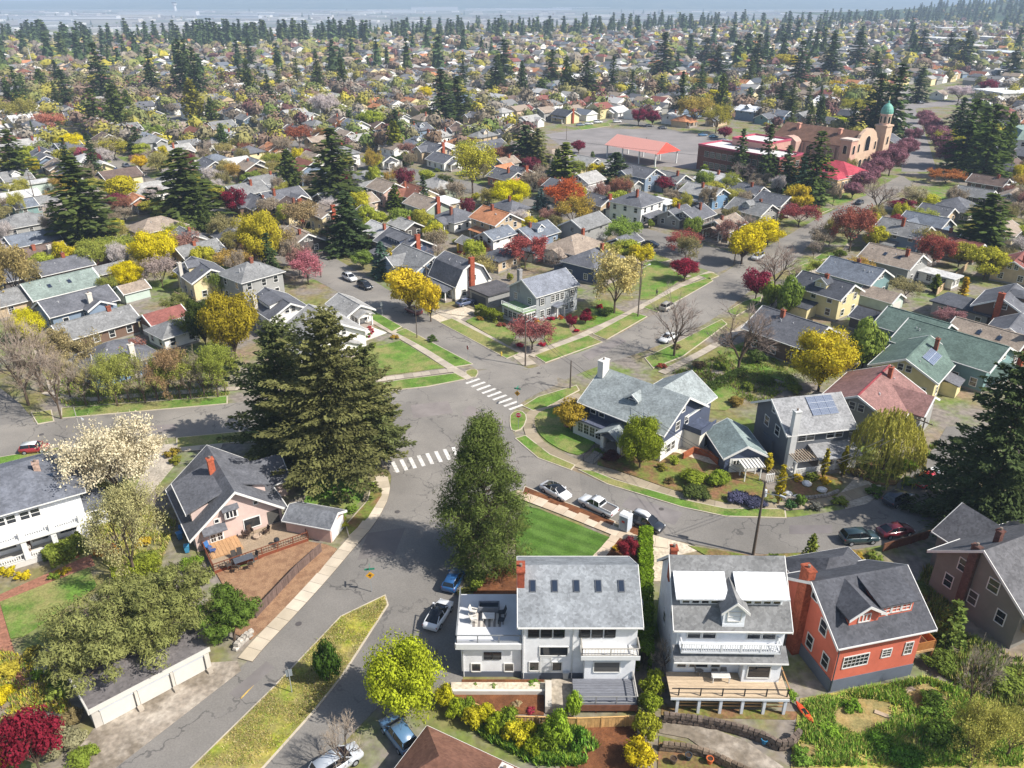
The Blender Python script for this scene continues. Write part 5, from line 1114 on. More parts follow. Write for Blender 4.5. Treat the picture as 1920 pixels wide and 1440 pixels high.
for x, y in ((-8, 2.4), (10, 2.4)): s.p('roof_vent', MB().box(x-.6, x+.6, y-.6, y+.6, 11, 14.2).box(x-.8, x+.8, y-.8, y+.8, 14.2, 14.6), MWALL, '#d9a28c')
t = s.p('bell_tower', MB().box(-20.2, -15.8, -12.4, -8.2, 0, 15.4).box(-20.5, -15.5, -12.7, -7.9, 15.4, 16.0), MWALL, '#dcbda2')
b = s.p('belfry', MB().lathe([(2.0, 16.0), (2.0, 19.4), (2.35, 19.5), (2.35, 19.9)], 8, (-18, -10.3)), MWALL, '#efc9b6', t)
for k in range(8):
    a = math.pi/4*k+math.pi/8; arched(t, -18+1.88*math.cos(a), -10.3+1.88*math.sin(a), 16.6, math.degrees(a)+90, .8, 2.4, 'opening')
s.p('dome', MB().lathe([(2.2, 19.9), (2.25, 20.6), (2.05, 21.6), (1.6, 22.6), (.9, 23.3), (.35, 23.6), (.3, 24.4), (.0, 24.6)], 16, (-18, -10.3)), MMETAL, '#6fae9b', t); s.p('cross', MB().box(-18.08, -17.92, -10.38, -10.22, 24.4, 26.2).box(-18.08, -17.92, -10.8, -9.8, 25.3, 25.5), MMETAL, '#d8c58a', t)
for z in (4, 9): arched(s.o, -20.2, -10.3, z, -90, 1.0, 2.8)
s = House('hall', *G(1574, 303, 8.5), 128, 'crimson', '#e2bf94', label='church hall with crimson hipped roof and cream walls', cat='hall'); s.rad = 12; s.hero = 1; s.rc = '#b84c58'
s.body(15, 12, 5.6, .5, 'hip', .4); s.body(9, 7, 5.0, .5, 'hip', .3, x=-4, y=7.5, axis='y')
for y in (4.6, 6.6, 8.6): s.win(-7.52, y, 1.4, -90, 1.2, 2.6, 'grid')
for x in (-6, -4, -2): s.win(x, 12.0, 1.4, 180, 1.2, 2.6, 'grid')
for x in (1, 3.5, 6): s.win(x, 6.0, 1.4, 180, 1.2, 2.6, 'grid')
c0 = (Vector(G(1310, 316))+Vector(G(1450, 346)))/2; nrm = Vector((math.cos(R(38)), math.sin(R(38))))*7
s = House('school', c0.x+nrm.x, c0.y+nrm.y, 128, '#d8d5d2', '#9a6256', label='low red brick school building with pale flat roof beside the playground', cat='school'); s.rad = 18; s.hero = 1
s.p('wall', MB().box(-18, 18, -7, 7, 0, 8.6), MBRICK, '#7d5145'); s.p('roof', MB().box(-17.6, 17.6, -6.6, 6.6, 8.602, 8.75), MCONC, '#dcd9d6'); s.p('parapet', MB().box(-18.1, 18.1, 6.6, 7.1, 8.602, 9.3).box(-18.1, 18.1, -7.1, -6.6, 8.602, 9.3).box(17.6, 18.1, -6.6, 6.6, 8.602, 9.3).box(-18.1, -17.6, -6.6, 6.6, 8.602, 9.3), MTRIM, '#b8566a')
for z in (1.2, 5.0):
    for i in range(12): s.win(-16+i*2.7, 7.0, z, 180, 2.0, 2.0, 'grid', '#c8c0b8')
    for y in (-4, 0, 4): s.win(-18, y, z, -90, 2.0, 2.0, 'grid', '#c8c0b8')
s = House('school', *G(1428, 262, 11), 128, '#dedbd8', '#dcab9c', label='taller pink school block between the brick school and the church', cat='school'); s.rad = 12; s.hero = 1
s.p('wall', MB().box(-8, 8, -7, 7, 0, 11), MWALL, '#cf9f90'); s.p('roof', MB().box(-7.7, 7.7, -6.7, 6.7, 11.002, 11.1), MCONC, '#e0dcd8'); s.p('parapet', MB().box(-8.1, 8.1, 6.7, 7.1, 11.002, 11.7).box(7.7, 8.1, -7, 6.7, 11.002, 11.7).box(-8.1, 8.1, -7.1, -6.7, 11.002, 11.7).box(-8.1, -7.7, -6.7, 6.7, 11.002, 11.7), MTRIM, '#c2556a')
for x in (-4, 4): s.win(x, 7, 7.2, 180, 1.8, 1.9, 'grid'); s.win(x, 7, 2.6, 180, 1.8, 1.9, 'grid')
cc = (Vector(G(1160, 250, 9))+Vector(G(1252, 265, 9)))/2
s = House('canopy', cc.x, cc.y, 129, '#e9a496', '#d9402c', label='open play shelter with pale red roof on white posts in the playground', cat='shelter'); s.rad = 15; s.hero = 1
s.p('roof', MB().add([(-14, -7, 5), (14, -7, 5), (14, 7, 5), (-14, 7, 5), (-12.5, 0, 8.6), (13.9, 0, 8.6)], [(0, 1, 5, 4), (2, 3, 4, 5), (1, 2, 5), (3, 2, 1, 0)]), MMETAL, '#eaa898')
s.p('end_panel', MB().add([(-14.05, -7, 4.98), (-14.05, 7, 4.98), (-12.53, 0, 8.62)], [(0, 2, 1)]), MMETAL, '#e8472f')
for x in (-13, -4.5, 4.5, 13):
    for y in (-6.2, 6.2): s.p('post', MB().box(x-.2, x+.2, y-.2, y+.2, 0, 5), MMETAL, '#e6e6e4')
s = House('apartment_block', *G(1925, 300), 75, '#93a79d', '#e4e2dc', label='pale apartment block with grey-green mansard roof at the right edge', cat='building'); s.rad = 14; s.hero = 1
s.p('wall', MB().box(-9, 9, -8, 8, 0, 9), MWALL, s.wc); s.p('roof', MB().add([(-9.6, -8.6, 9), (9.6, -8.6, 9), (9.6, 8.6, 9), (-9.6, 8.6, 9), (-7.6, -6.6, 12.4), (7.6, -6.6, 12.4), (7.6, 6.6, 12.4), (-7.6, 6.6, 12.4)], [(3, 2, 1, 0), (4, 5, 6, 7), (0, 1, 5, 4), (1, 2, 6, 5), (2, 3, 7, 6), (3, 0, 4, 7)]), MROOF, '#93a79d')
for z in (1.2, 4, 6.6):
    for y in (-5.5, -2, 2, 5.5): s.win(-9, y, z, -90, 1.4, 1.5)
    for x in (-6, -2, 2, 6): s.win(x, 8, z, 180, 1.4, 1.5)
# ================================================================== VEHICLES
def ring(x, z0, z1, w):
    return [(x, -w*.93, z0), (x, -w, z0+(z1-z0)*.35), (x, -w*.98, z1-.09), (x, -w*.84, z1), (x, w*.84, z1), (x, w*.98, z1-.09), (x, w, z0+(z1-z0)*.35), (x, w*.93, z0)]
CARS = {
 'sedan': ([(-2.32,.42,.8,.72),(-2.2,.28,.95,.84),(-1.3,.2,1.0,.91),(0,.2,.98,.92),(1.0,.2,.95,.91),(1.7,.22,.85,.88),(2.15,.28,.72,.8),(2.33,.4,.6,.66)], [(-1.85,.96,.98,.74,.70),(-1.05,.96,1.33,.78,.62),(-.1,.96,1.44,.8,.63),(.45,.96,1.37,.79,.62),(1.2,.92,.95,.76,.70)], (-1.0,.35,1.35,1.45,.6), 1.38),
 'suv': ([(-2.25,.5,.95,.78),(-2.18,.32,1.08,.88),(-1.3,.25,1.1,.92),(0,.25,1.08,.93),(1.0,.25,1.06,.92),(1.75,.27,.98,.89),(2.2,.32,.85,.82),(2.32,.42,.7,.7)], [(-2.1,1.05,1.1,.8,.74),(-1.85,1.05,1.6,.8,.66),(-.2,1.05,1.68,.82,.67),(.45,1.05,1.6,.8,.66),(1.25,1.02,1.05,.78,.72)], (-1.85,.4,1.6,1.7,.64), 1.35),
 'pickup': ([(-2.75,.5,.98,.84),(-2.7,.4,1.02,.9),(-1,.3,1.02,.92),(0,.3,1.05,.93),(1.1,.3,1.06,.93),(2.0,.3,1.0,.9),(2.55,.35,.9,.84),(2.7,.45,.75,.74)], [(-.75,1.03,1.1,.82,.76),(-.6,1.03,1.62,.82,.68),(.3,1.03,1.7,.83,.69),(.75,1.03,1.6,.82,.68),(1.4,1.0,1.06,.8,.74)], (-.6,.7,1.6,1.71,.66), 1.6),
 'hatch': ([(-1.9,.48,.9,.74),(-1.82,.3,1.0,.82),(-.9,.22,1.02,.86),(.4,.22,1.0,.86),(1.3,.24,.92,.83),(1.8,.3,.8,.76),(1.9,.42,.62,.66)], [(-1.78,1.0,1.02,.74,.68),(-1.55,1.0,1.42,.76,.6),(-.2,1.0,1.5,.77,.62),(.4,1.0,1.42,.76,.6),(1.0,.96,1.0,.73,.66)], (-1.55,.35,1.43,1.52,.6), 1.15),
}
CM = {}
def car_meshes(kind):
    if kind in CM: return CM[kind]
    low, gl, (rx0, rx1, rz0, rz1, rw), wx = CARS[kind]
    b = MB().loft([ring(*q) for q in low]); g = MB().loft([[(x, -w0, z0), (x, -w1, z1), (x, w1, z1), (x, w0, z0)] for x, z0, z1, w0, w1 in gl])
    r = MB(); r.loft([[(x, -w1-.02, z1-.06), (x, -w1*.9, z1+.025), (x, w1*.9, z1+.025), (x, w1+.02, z1-.06)] for x, z0, z1, w0, w1 in gl[1:-1]])
    pl = MB()
    for sg in (-1, 1):
        for (a, c) in ((gl[0], gl[1]), (gl[-2], gl[-1])): pl.beam((a[0], sg*a[3 if a[2]-a[1] < .2 else 4]*1.0, a[2]), (c[0], sg*c[3 if c[2]-c[1] < .2 else 4], c[2]), .07, .07)
        m = gl[2]; pl.beam((m[0]-.15, sg*m[3]*1.005, m[1]), (m[0]-.15, sg*m[4]*1.01, m[2]), .08, .05)
    ty = MB().tube((0, -.11, 0), (0, .11, 0), .34, .34, 14); ri = MB().tube((0, -.125, 0), (0, .125, 0), .21, .21, 10)
    ar = MB()
    CM[kind] = (b.mesh('body', True), g.mesh('windows'), r.mesh('roof', True), pl.mesh('pillars'), ty.mesh('tyre'), ri.mesh('rim'), wx, low)
    me = CM[kind][0]
    return CM[kind]
def car(kind, px, py, ang, color, label, roof=None, z=0.045, group='parked cars', cat='car', box=None, name='parked_car'):
    b, g, r, pl, ty, ri, wx, low = car_meshes(kind); X, Y = G(px, py, .8); e = empty(name, (X, Y, z), R(ang)); tag(e, label, cat, group)
    obj('body', b, MPAINT, e, color); obj('windows', g, MCGLASS, e); rr = obj('roof', r, MCGLASS if roof == 'glass' else MPAINT, e)
    if roof == 'glass':
        rr.material_slots[0].link = 'OBJECT'; rr.material_slots[0].material = MCGLASS
    else:
        rr.material_slots[0].link = 'OBJECT'; rr.material_slots[0].material = MPAINT; rr.color = C(roof or color)
    obj('pillars', pl, MPAINT, e, color)
    hw = max(q[3] for q in low)-.1
    for sx in (-1, 1):
        for sy in (-1, 1):
            w_ = obj('wheel', ty, MRUB, e, None, (sx*wx, sy*hw, .34)); obj('rim', ri, MMETAL, w_, '#9b9da0')
    f = low[-2]; k = low[1]
    for sy in (-1, 1):
        obj('headlight', MB().box(f[0]-.12, f[0]+.05, sy*f[3]*.78-.16, sy*f[3]*.78+.16, f[2]-.16, f[2]-.02), MTRIM, e, '#e9eef2')
        obj('taillight', MB().box(k[0]-.06, k[0]+.08, sy*k[3]*.8-.15, sy*k[3]*.8+.15, k[2]-.3, k[2]-.1), MTRIM, e, '#9c1f1c')
        obj('mirror', MB().box(.75, .95, sy*(hw+.14)-.1, sy*(hw+.14)+.1, .98, 1.12), MPAINT, e, color)
    if kind == 'pickup' and box is None:
        obj('bed', MB().box(-2.6, -.85, -.74, .74, 1.0, 1.03), MMETAL, e, '#77706a')
        for q in ((-2.66, -2.6, -.8, .8), (-.86, -.8, -.8, .8), (-2.6, -.86, -.8, -.74), (-2.6, -.86, .74, .8)): obj('bed_side', MB().box(*q, .98, 1.2), MPAINT, e, color)
    if box == 'cap': obj('bed_cover', MB().ex([(-.76, 1.0), (.76, 1.0), (.66, 1.6), (-.66, 1.6)], -2.65, -.85), MPAINT, e, '#f0f0ee')
    if box == 'roof': obj('roof_box', MB().loft([[(x, -w, 1.72), (x, -w*.9, zz), (x, w*.9, zz), (x, w, 1.72)] for x, w, zz in ((-1.7, .3, 1.8), (-1.4, .42, 2.0), (-.2, .42, 2.05), (.4, .36, 1.8))]).mesh('roof_box', True), MPAINT, e, '#eef0f2')
    return e
car('sedan', 1042, 918, -45, '#f2f3f4', 'white sedan with dark glass roof beside the striped lawn', 'glass', group='cars parked on the right-hand curve')
car('pickup', 1121, 946, 138, '#eef0f1', 'white pickup truck with open bed on the curved street', group='cars parked on the right-hand curve', cat='pickup')
car('suv', 1212, 978, -38, '#2b2f36', 'dark grey car with white roof box behind the portable toilet', box='roof', group='cars parked on the right-hand curve')
car('suv', 1684, 932, 31, '#2c3442', 'dark blue-grey car near the driveway, in front of the red pickup', group='cars parked on the right-hand curve')
car('pickup', 1742, 896, 214, '#cf2f3a', 'red pickup truck with white canopy under the big spruce', box='cap', group='cars parked on the right-hand curve', cat='pickup')
car('suv', 1611, 1005, 6, '#33474c', 'dark teal car parked left of the maroon one in the tree shade', group='cars parked on the right-hand curve')
car('sedan', 1680, 992, 14, '#6d2530', 'maroon car parked in the shade of the big spruce', group='cars parked on the right-hand curve')
car('sedan', 822, 1149, 70, '#f2f3f4', 'white car with dark glass roof beside the white modern house', 'glass', group='cars on the hill street')
car('hatch', 851, 1085, 72, '#2e5f94', 'blue car half hidden below the pine tree', group='cars on the hill street')
car('suv', 748, 1374, 128, '#5c7f9f', 'steel blue car next to the brown hipped roof', group='cars on the hill street')
car('suv', 630, 1428, 40, '#c9ced3', 'silver car under the bare tree at the bottom edge', group='cars on the hill street')
car('hatch', 64, 838, 12, '#a8323a', 'small red car with white roof on the left street', '#f2f2f0')
gB = 'cars on the street running up to the left'
car('suv', 655, 519, -49, '#e9eaea', 'white car parked behind the black one on the upper left street', group=gB); car('suv', 684, 534, -49, '#2b2d31', 'black car parked next to the yellow trees', group=gB)
car('suv', 775, 581, 131, '#6b2b32', 'dark red car below the yellow trees', group=gB); car('sedan', 873, 565, 40, '#5a6580', 'dark blue car in the driveway of the gambrel house', group=gB)
for i, (x, y, c, n) in enumerate(((213, 315, '#39425a', 'dark blue car, nearest of the cars on the far left street'), (236, 309, '#a7abb0', 'silver car, on the right of the far left street'), (203, 294, '#4b4f57', 'dark grey car, farthest on the far left street'), (254, 321, '#c4cfd6', 'pale blue car, rightmost on the far left street'), (196, 305, '#9aa3ab', 'grey car at the left verge of the far left street'))): car('sedan', x, y, -47, c, n, group='cars on the far left street')
gA = 'cars on the street rising to the right'
car('sedan', 1253, 631, 229, '#eceded', 'white car parked beside the bare tree on the right-hand street', group=gA); car('suv', 1252, 573, 50, '#b9b4a8', 'beige grey car across from the white one on the right-hand street', group=gA)
car('suv', 1421, 480, 230, '#c3c6c9', 'silver car at the crossroads below the big yellow trees', group=gA); car('sedan', 1220, 456, -28, '#2b3038', 'black car on the cross street left of the crossroads', group=gA)
car('sedan', 1612, 378, 50, '#3a3d44', 'dark car at the far end of the rising street', group=gA)
car('suv', 803, 336, -30, '#eeeeec', 'white van on the middle cross street', group='cars in the middle distance')
for x, y, c, n, k in ((1088,233,'#7f8c9c','blue-grey car, leftmost at the playground','sedan'),(1104,231,'#d9dbdc','pale car between two others at the playground','sedan'),(1121,228,'#f2f2f2','white van at the left of the playground','suv'),(1157,227,'#f0f0f0','white van behind the play shelter','suv'),(1217,235,'#33363d','black car under the purple trees by the playground','sedan'),(1242,239,'#3c4048','dark car right of the purple trees by the playground','sedan'),(1318,252,'#4d7fa8','blue car near the big pale tree','sedan'),(1338,255,'#5f8fae','light blue car beside the blue one near the pale tree','sedan'),(1727,192,'#34383f','dark car at the top of the purple avenue','suv'),(1708,217,'#7d8791','grey car on the purple avenue','sedan'),(1357,262,'#8f98a2','grey car at the right end of the playground','sedan')):
    car(k, x, y, 12 if y > 225 or x > 1400 else 30, c, n, group='cars in the middle distance')

# ================================================================== POLES, CABLES, SIGNS
POLES = {}
def pole(key, px, pb, pt, label, arm=True, r=.15, light=False, color='#6d6258', box=False, metal=False):
    X, Y = G(px, pb); h = zat(X, Y, pt); e = empty('utility_pole' if not metal else 'street_lamp', (X, Y, 0), R(rnd.choice([A_, B_]))); tag(e, label, 'pole' if not metal else 'street lamp', 'utility poles' if not metal else 'street lamps')
    obj('shaft', MB().tube((0, 0, -.2), (0, 0, h), r, r*.62, 8), MWOOD if not metal else MMETAL, e, color)
    if arm:
        obj('crossarm', MB().box(-1.2, 1.2, -.07, .07, h-.75, h-.6), MWOOD, e, '#7a6c60')
        for x in (-1.05, -.45, .45, 1.05): obj('insulator', MB().lathe([(.05, h-.6), (.06, h-.45), (.03, h-.4)], 6, (x, 0)), MTRIM, e, '#c9c5bd')
    if light: obj('lamp_arm', MB().tube((0, 0, h-1.6), (0, -2.1, h-1.1), .045, .035, 6), MMETAL, e, '#a5a7a8'); obj('lamp_head', MB().loft([[(x-.12, y, h-1.18), (x+.12, y, h-1.18), (x+.1, y, h-1.02), (x-.1, y, h-1.02)] for x, y in ((0, -1.9), (0, -2.6))]), MMETAL, e, '#c6c9cb')
    if box: obj('transformer', MB().lathe([(.02, h-2.3), (.26, h-2.25), (.26, h-1.4), (.05, h-1.3)], 10, (.42, 0)), MMETAL, e, '#c2c6c8')
    POLES[key] = (X, Y, h); return e
pole('a', 985, 686, 588, 'wooden utility pole at the corner of the junction, by the red shrub', light=True)
pole('b', 1069, 729, 676, 'short dark pole beside the dark blue corner house', arm=False)
pole('c', 1412, 1040, 902, 'tall wooden pole on the right-hand curve above the white dormers', r=.2, arm=False, light=True, box=True)
pole('d', 1713, 868, 783, 'wooden pole with transformer beside the willow', box=True)
pole('e', 803, 591, 497, 'wooden pole between the two yellow trees'); pole('f', 782, 634, 572, 'slim pole on the verge of the left-rising street', arm=False, r=.1)
pole('g', 1196, 594, 490, 'wooden pole with lamp beside the cream tree on the corner', light=True); pole('h', 1376, 498, 415, 'wooden pole left of the big yellow trees', light=True)
pole('i', 156, 829, 764, 'slim grey street lamp on the left street', arm=False, light=True, r=.09, color='#b9b4aa', metal=True)
pole('j', 602, 520, 470, 'wooden pole beside the pink blossoming tree, upper left'); pole('k', 780, 302, 256, 'dark pole beside the tall brick-chimney house at the cross street')
pole('l', 1062, 262, 236, 'thin dark mast at the edge of the playground', arm=False, r=.12); pole('m', 1210, 287, 257, 'thin dark mast in front of the play shelter', arm=False, r=.12)
pole('n', 1888, 340, 288, 'leaning pale pole at the right edge below the apartment block', light=True); pole('o', 275, 355, 324, 'wooden pole on the far left street', r=.17); pole('p', 68, 385, 325, 'pale pole at the left edge behind the teal house', r=.17)
pole('q', 1433, 345, 300, 'wooden pole in front of the brick school', light=True); pole('r', 62, 128, 90, 'tall white mast among the far trees on the left', arm=False, r=.35, color='#d5d8da'); pole('s', 915, 290, 240, 'wooden pole right of the steep-gabled house')
def cable(a, b, off=0., sag=.9):
    (x0, y0, z0), (x1, y1, z1) = POLES[a], POLES[b]; m = MB(); pr = None
    for i in range(11):
        t = i/10; p = (x0+(x1-x0)*t+off, y0+(y1-y0)*t, z0+(z1-z0)*t-.4-sag*4*t*(1-t))
        if pr: m.tube(pr, p, .028, .028, 3)
        pr = p
    tag(obj('cable', m, MMETAL, None, '#3b3b3d'), 'thin dark overhead cable strung between wooden poles', 'cable', 'overhead cables')
for a, b in (('a','e'),('e','j'),('a','g'),('g','h'),('c','d'),('a','b'),('a','f'),('h','q'),('k','s'),('s','q'),('o','p'),('c','b')):
    cable(a, b, -.5); cable(a, b, .5, 1.1)
def text(body, size, par, loc, rot, color, name='lettering'):
    cu = bpy.data.curves.new(name, 'FONT'); cu.body = body; cu.size = size; cu.align_x = 'CENTER'; cu.align_y = 'CENTER'; cu.extrude = .004
    o = bpy.data.objects.new(name, cu); COL.objects.link(o); me = bpy.data.meshes.new_from_object(o.evaluated_get(bpy.context.evaluated_depsgraph_get())); bpy.data.objects.remove(o)
    o = obj(name, me, MTRIM, par, color, loc); o.rotation_euler = rot; return o
def stop_sign(px, py, ang, label):
    X, Y = G(px, py); e = empty('stop_sign', (X, Y, .1), R(ang)); tag(e, label, 'sign', 'stop signs'); obj('post', MB().box(-.03, .03, -.03, .03, 0, 2.9), MMETAL, e, '#8f9294')
    oc = lambda r_: [(r_*math.cos(math.pi/8+i*math.pi/4), 2.5+r_*math.sin(math.pi/8+i*math.pi/4)) for i in range(8)]
    p = obj('plate', MB().ex(oc(.46), -.06, -.04, 'y'), MTRIM, e, '#efeeee'); obj('face', MB().ex(oc(.42), -.075, -.062, 'y'), MTRIM, p, '#c22a35'); text('STOP', .3, p, (0, -.082, 2.5), (R(90), 0, 0), '#f4f4f4')
stop_sign(972, 806, -8, 'red stop sign on the grass island before the dark blue corner house'); stop_sign(878, 676, -60, 'red stop sign on the left-rising street at the junction')
def sign(px, py, ang, label, kind):
    X, Y = G(px, py); e = empty('street_sign', (X, Y, .1), R(ang)); tag(e, label, 'sign', 'street signs'); h = 3.0
    obj('post', MB().box(-.035, .035, -.035, .035, 0, h), MMETAL, e, '#a5a8aa')
    if 'b' in kind: obj('name_plate', MB().box(-.55, .55, -.02, .02, h, h+.24), MTRIM, e, '#2e8a6e'); obj('name_plate', MB().box(-.02, .02, -.5, .5, h+.26, h+.48), MTRIM, e, '#2e8a6e')
    if 'y' in kind: obj('warning_plate', MB().ex([(-.5, 2.3), (0, 1.8), (.5, 2.3), (0, 2.8)], -.06, -.04, 'y'), MTRIM, e, '#e5a92c'); obj('arrow', MB().box(-.05, .05, -.075, -.062, 2.05, 2.5).box(-.2, .2, -.075, -.062, 2.3, 2.38), MTRIM, e, '#2b2b2b')
    if 'g' in kind: obj('plate', MB().box(-.3, .3, .02, .05, 2.1, 2.9), MTRIM, e, '#8d9499')
sign(970, 762, -20, 'green street-name sign by the upper crossing', 'by'); sign(697, 1110, 10, 'yellow warning sign with green name plates at the tip of the median', 'by'); sign(548, 1300, 20, 'grey signpost seen from behind on the grass median', 'g'); sign(719, 880, 5, 'yellow warning sign at the left end of the lower crossing', 'y'); sign(717, 592, 30, 'small sign on the verge beside the flower patio', 'g')
e = empty('fire_hydrant', (*G(940, 668), .1)); tag(e, 'small yellow fire hydrant on the verge near the junction', 'hydrant'); obj('barrel', MB().lathe([(.14, 0), (.12, .1), (.12, .6), (.16, .62), (.1, .8), (.02, .84)], 10), MMETAL, e, '#e3c04a'); obj('nozzle', MB().tube((-.22, 0, .45), (.22, 0, .45), .06, .06), MMETAL, e, '#e3c04a')
e = empty('portable_toilet', (*G(1172, 993), .1), R(-38)); tag(e, 'pale grey portable toilet on the mulch strip behind the dark car', 'toilet cabin')
obj('cabin', MB().box(-.6, .6, -.6, .6, .1, 2.15), MTRIM, e, '#c9d2dc'); obj('roof', MB().ex([(-.64, 2.15), (.64, 2.15), (.45, 2.38), (-.45, 2.38)], -.64, .64), MTRIM, e, '#f3f5f6'); obj('door', MB().box(-.42, .42, -.65, -.605, .2, 2.0), MTRIM, e, '#a9b6c4'); obj('label_plate', MB().box(-.2, .2, -.67, -.655, 1.3, 1.6), MTRIM, e, '#c2413c'); obj('vent_pipe', MB().tube((.4, .4, 2.1), (.4, .4, 2.7), .06, .06), MTRIM, e, '#e6e8ea')

# ================================================================== FENCES, WALLS, GARDEN THINGS
def fence(pts, h, bw, color, label, posts=2.2, name='fence', z0=0, gap=.02, cap=True, boards=True):
    P = [Vector(p) for p in pts]; e = empty(name, (P[0].x, P[0].y, z0)); o0 = P[0]; tag(e, label, 'fence')
    for a, b in zip(P[:-1], P[1:]):
        a, b = a-o0, b-o0; L_ = (b-a).length; d = (b-a)/L_; an = math.atan2(d.y, d.x); n = max(1, int(L_/bw)); me = MB().box(0, L_/n-gap, -.012, .012, .05, h).mesh('board')
        if boards:
            for i in range(n):
                p = a+d*(L_*i/n); o = obj('board', me, MWOOD, e, None, (p.x, p.y, rnd.uniform(-.02, .02)), an); k = rnd.uniform(.85, 1.12); o.color = tuple(c*k for c in C(color)[:3])+(1,)
        for i in range(int(L_/posts)+1):
            p = a+d*min(L_, i*posts); obj('post', MB().box(p.x-.06, p.x+.06, p.y-.06, p.y+.06, 0, h+.1), MWOOD, e, color)
        if cap: obj('cap_rail', MB().beam((a.x, a.y, h+.03), (b.x, b.y, h+.03), .12, .06), MWOOD, e, color)
    return e
fence([G(481, 1160), G(520, 1118), G(560, 1075), G(604, 1035)], 1.3, .32, '#75625a', 'dark board fence along the orange bark beside the hill street')
fence([G(866, 1330), G(960, 1362), G(1082, 1366), G(1192, 1362)], 1.3, .3, '#d9ae72', 'new yellowish timber fence in front of the white modern house')
fence([G(1755, 555), G(1812, 505)], 1.7, .5, '#c9ae8c', 'pale board fence in front of the silvery flat roof, right'); fence([G(820, 312), G(850, 306)], 1.5, .5, '#c4693c', 'orange-brown board fence near the tall hedge, middle distance')
fence([G(330, 560), G(395, 590)], 1.6, .4, '#b59a80', 'tan board fence beside the cream house on the left'); fence([G(1655, 1035), G(1740, 1010)], 1.2, .4, '#7a5540', 'brown fence in the shade below the big spruce')
def wallrun(name, pts, wd, h, mat, color, label, cat='wall'):
    l, r = ribbon([Vector(p) for p in pts], wd); poly = ccw([tuple(p) for p in l]+[tuple(p) for p in r[::-1]])
    return tag(obj(name, MB().prism(poly, -.1, h), mat, None, color), label, cat)
def stonewall(pts, h, label, color, sz=.45, seed=1):
    """dry wall: each stone its own block"""
    e = empty('stone_wall', (0, 0, 0)); tag(e, label, 'wall'); g = random.Random(seed); c = resample(chaikin([tuple(p) for p in pts], 1, False), sz); ms = []
    for k in range(6):
        m = MB(); q = [[(x*(1+g.uniform(-.12, .12)), y*(1+g.uniform(-.12, .12)), z) for x, y in ((-.5, -.5), (.5, -.5), (.5, .5), (-.5, .5))] for z in (0, .5, 1)]
        q[0] = [(x*.9, y*.9, z) for x, y, z in q[0]]; q[2] = [(x*.82, y*.82, z) for x, y, z in q[2]]; ms.append(m.loft(q).mesh('stone'))
    rows = max(1, int(h/(sz*.75)))
    for a, b in zip(c[:-1], c[1:]):
        for j in range(rows):
            p = a.lerp(b, .5+(.5 if j % 2 else 0)); o = obj('stone', g.choice(ms), MSTONE, e, None, (p.x, p.y, j*h/rows), math.atan2((b-a).y, (b-a).x)+g.uniform(-.15, .15)); o.scale = (sz*1.02, sz*g.uniform(.8, 1.1), h/rows*1.02); k = g.uniform(.75, 1.2); o.color = tuple(v*k for v in C(color)[:3])+(1,)
    return e
stonewall([G(1238, 1352), G(1330, 1362), G(1420, 1385), G(1470, 1412), G(1500, 1380)], 1.1, 'dark stone retaining wall below the raised timber deck', '#6f6258', .5, 2)
stonewall([G(1236, 1405), G(1310, 1412), G(1390, 1450), G(1440, 1470)], .9, 'lower stone terrace wall in the bottom right garden', '#7d6d5c', .5, 3)
stonewall([G(440, 1222), G(460, 1200), G(478, 1188)], .8, 'short pale rubble wall beside the garages and the pavement', '#bdb6ab', .5, 4)
stonewall([G(1465, 938), G(1540, 935), G(1575, 922)], .45, 'low rock edging in front of the grey house with solar panels', '#a29a8f', .45, 5)
wallrun('garden_wall', gp([(1280,862),(1300,850),(1330,858),(1345,872),(1362,862),(1385,872),(1395,885)]), .25, 1.1, MBRICK, '#a5603f', 'curved brown garden wall beside the terrace of the corner house')
wallrun('retaining_wall', gp([(848,1302),(1022,1302)]), .25, .55, MCONC, '#ded9cf', 'long pale concrete planter wall in front of the white modern house')
wallrun('retaining_wall', gp([(1028,1288),(1028,1338)]), .6, .9, MCONC, '#cfc8bc', 'short concrete wall running toward the viewer beside the mulch bed')
e = empty('trellis_gate', (*G(1405, 897), 0), R(8)); tag(e, 'white arched garden pergola beside the small gabled garage', 'pergola')
for x in (-1.1, 1.1):
    for y in (-.8, .8): obj('post', MB().box(x-.07, x+.07, y-.07, y+.07, 0, 2.3), MTRIM, e, '#f2f0ea')
obj('roof', MB().box(-1.5, 1.5, -1.1, 1.1, 2.32, 2.42), MTRIM, e, '#e9e4d8')
for i in range(7): obj('slat', MB().box(-1.5+i*.48, -1.4+i*.48, -1.2, 1.2, 2.42, 2.54), MTRIM, e, '#f6f3ec')
e = empty('garden_gate', (*G(1442, 905), 0), R(14)); tag(e, 'white picket gate between the pergola and the grey house', 'gate')
for i in range(5): obj('picket', MB().box(-.6+i*.28, -.5+i*.28, -.03, .03, .1, 1.5), MTRIM, e, '#f4f2ee')
obj('rail', MB().box(-.65, .65, -.05, .05, 1.3, 1.4), MTRIM, e, '#f4f2ee')
# white boulders of the rock garden
for i, (x, y) in enumerate(((1512,910),(1478,930),(1462,927),(1495,936),(1541,922))):
    g = random.Random(i); q = [[(r_*math.cos(a)*g.uniform(.8, 1.2), r_*math.sin(a)*g.uniform(.8, 1.2), z) for a in [k*math.pi/4 for k in range(8)]] for r_, z in ((.5, 0), (.65, .2), (.5, .45), (.2, .58))]
    tag(obj('boulder', MB().loft(q), MSTONE, None, '#efece6', (*G(x, y), .1)), ['white boulder in the middle of the rock garden', 'white boulder second from left in the rock garden', 'leftmost white boulder of the rock garden', 'white boulder lowest in the rock garden', 'rightmost white boulder of the rock garden'][i], 'boulder', 'white boulders')
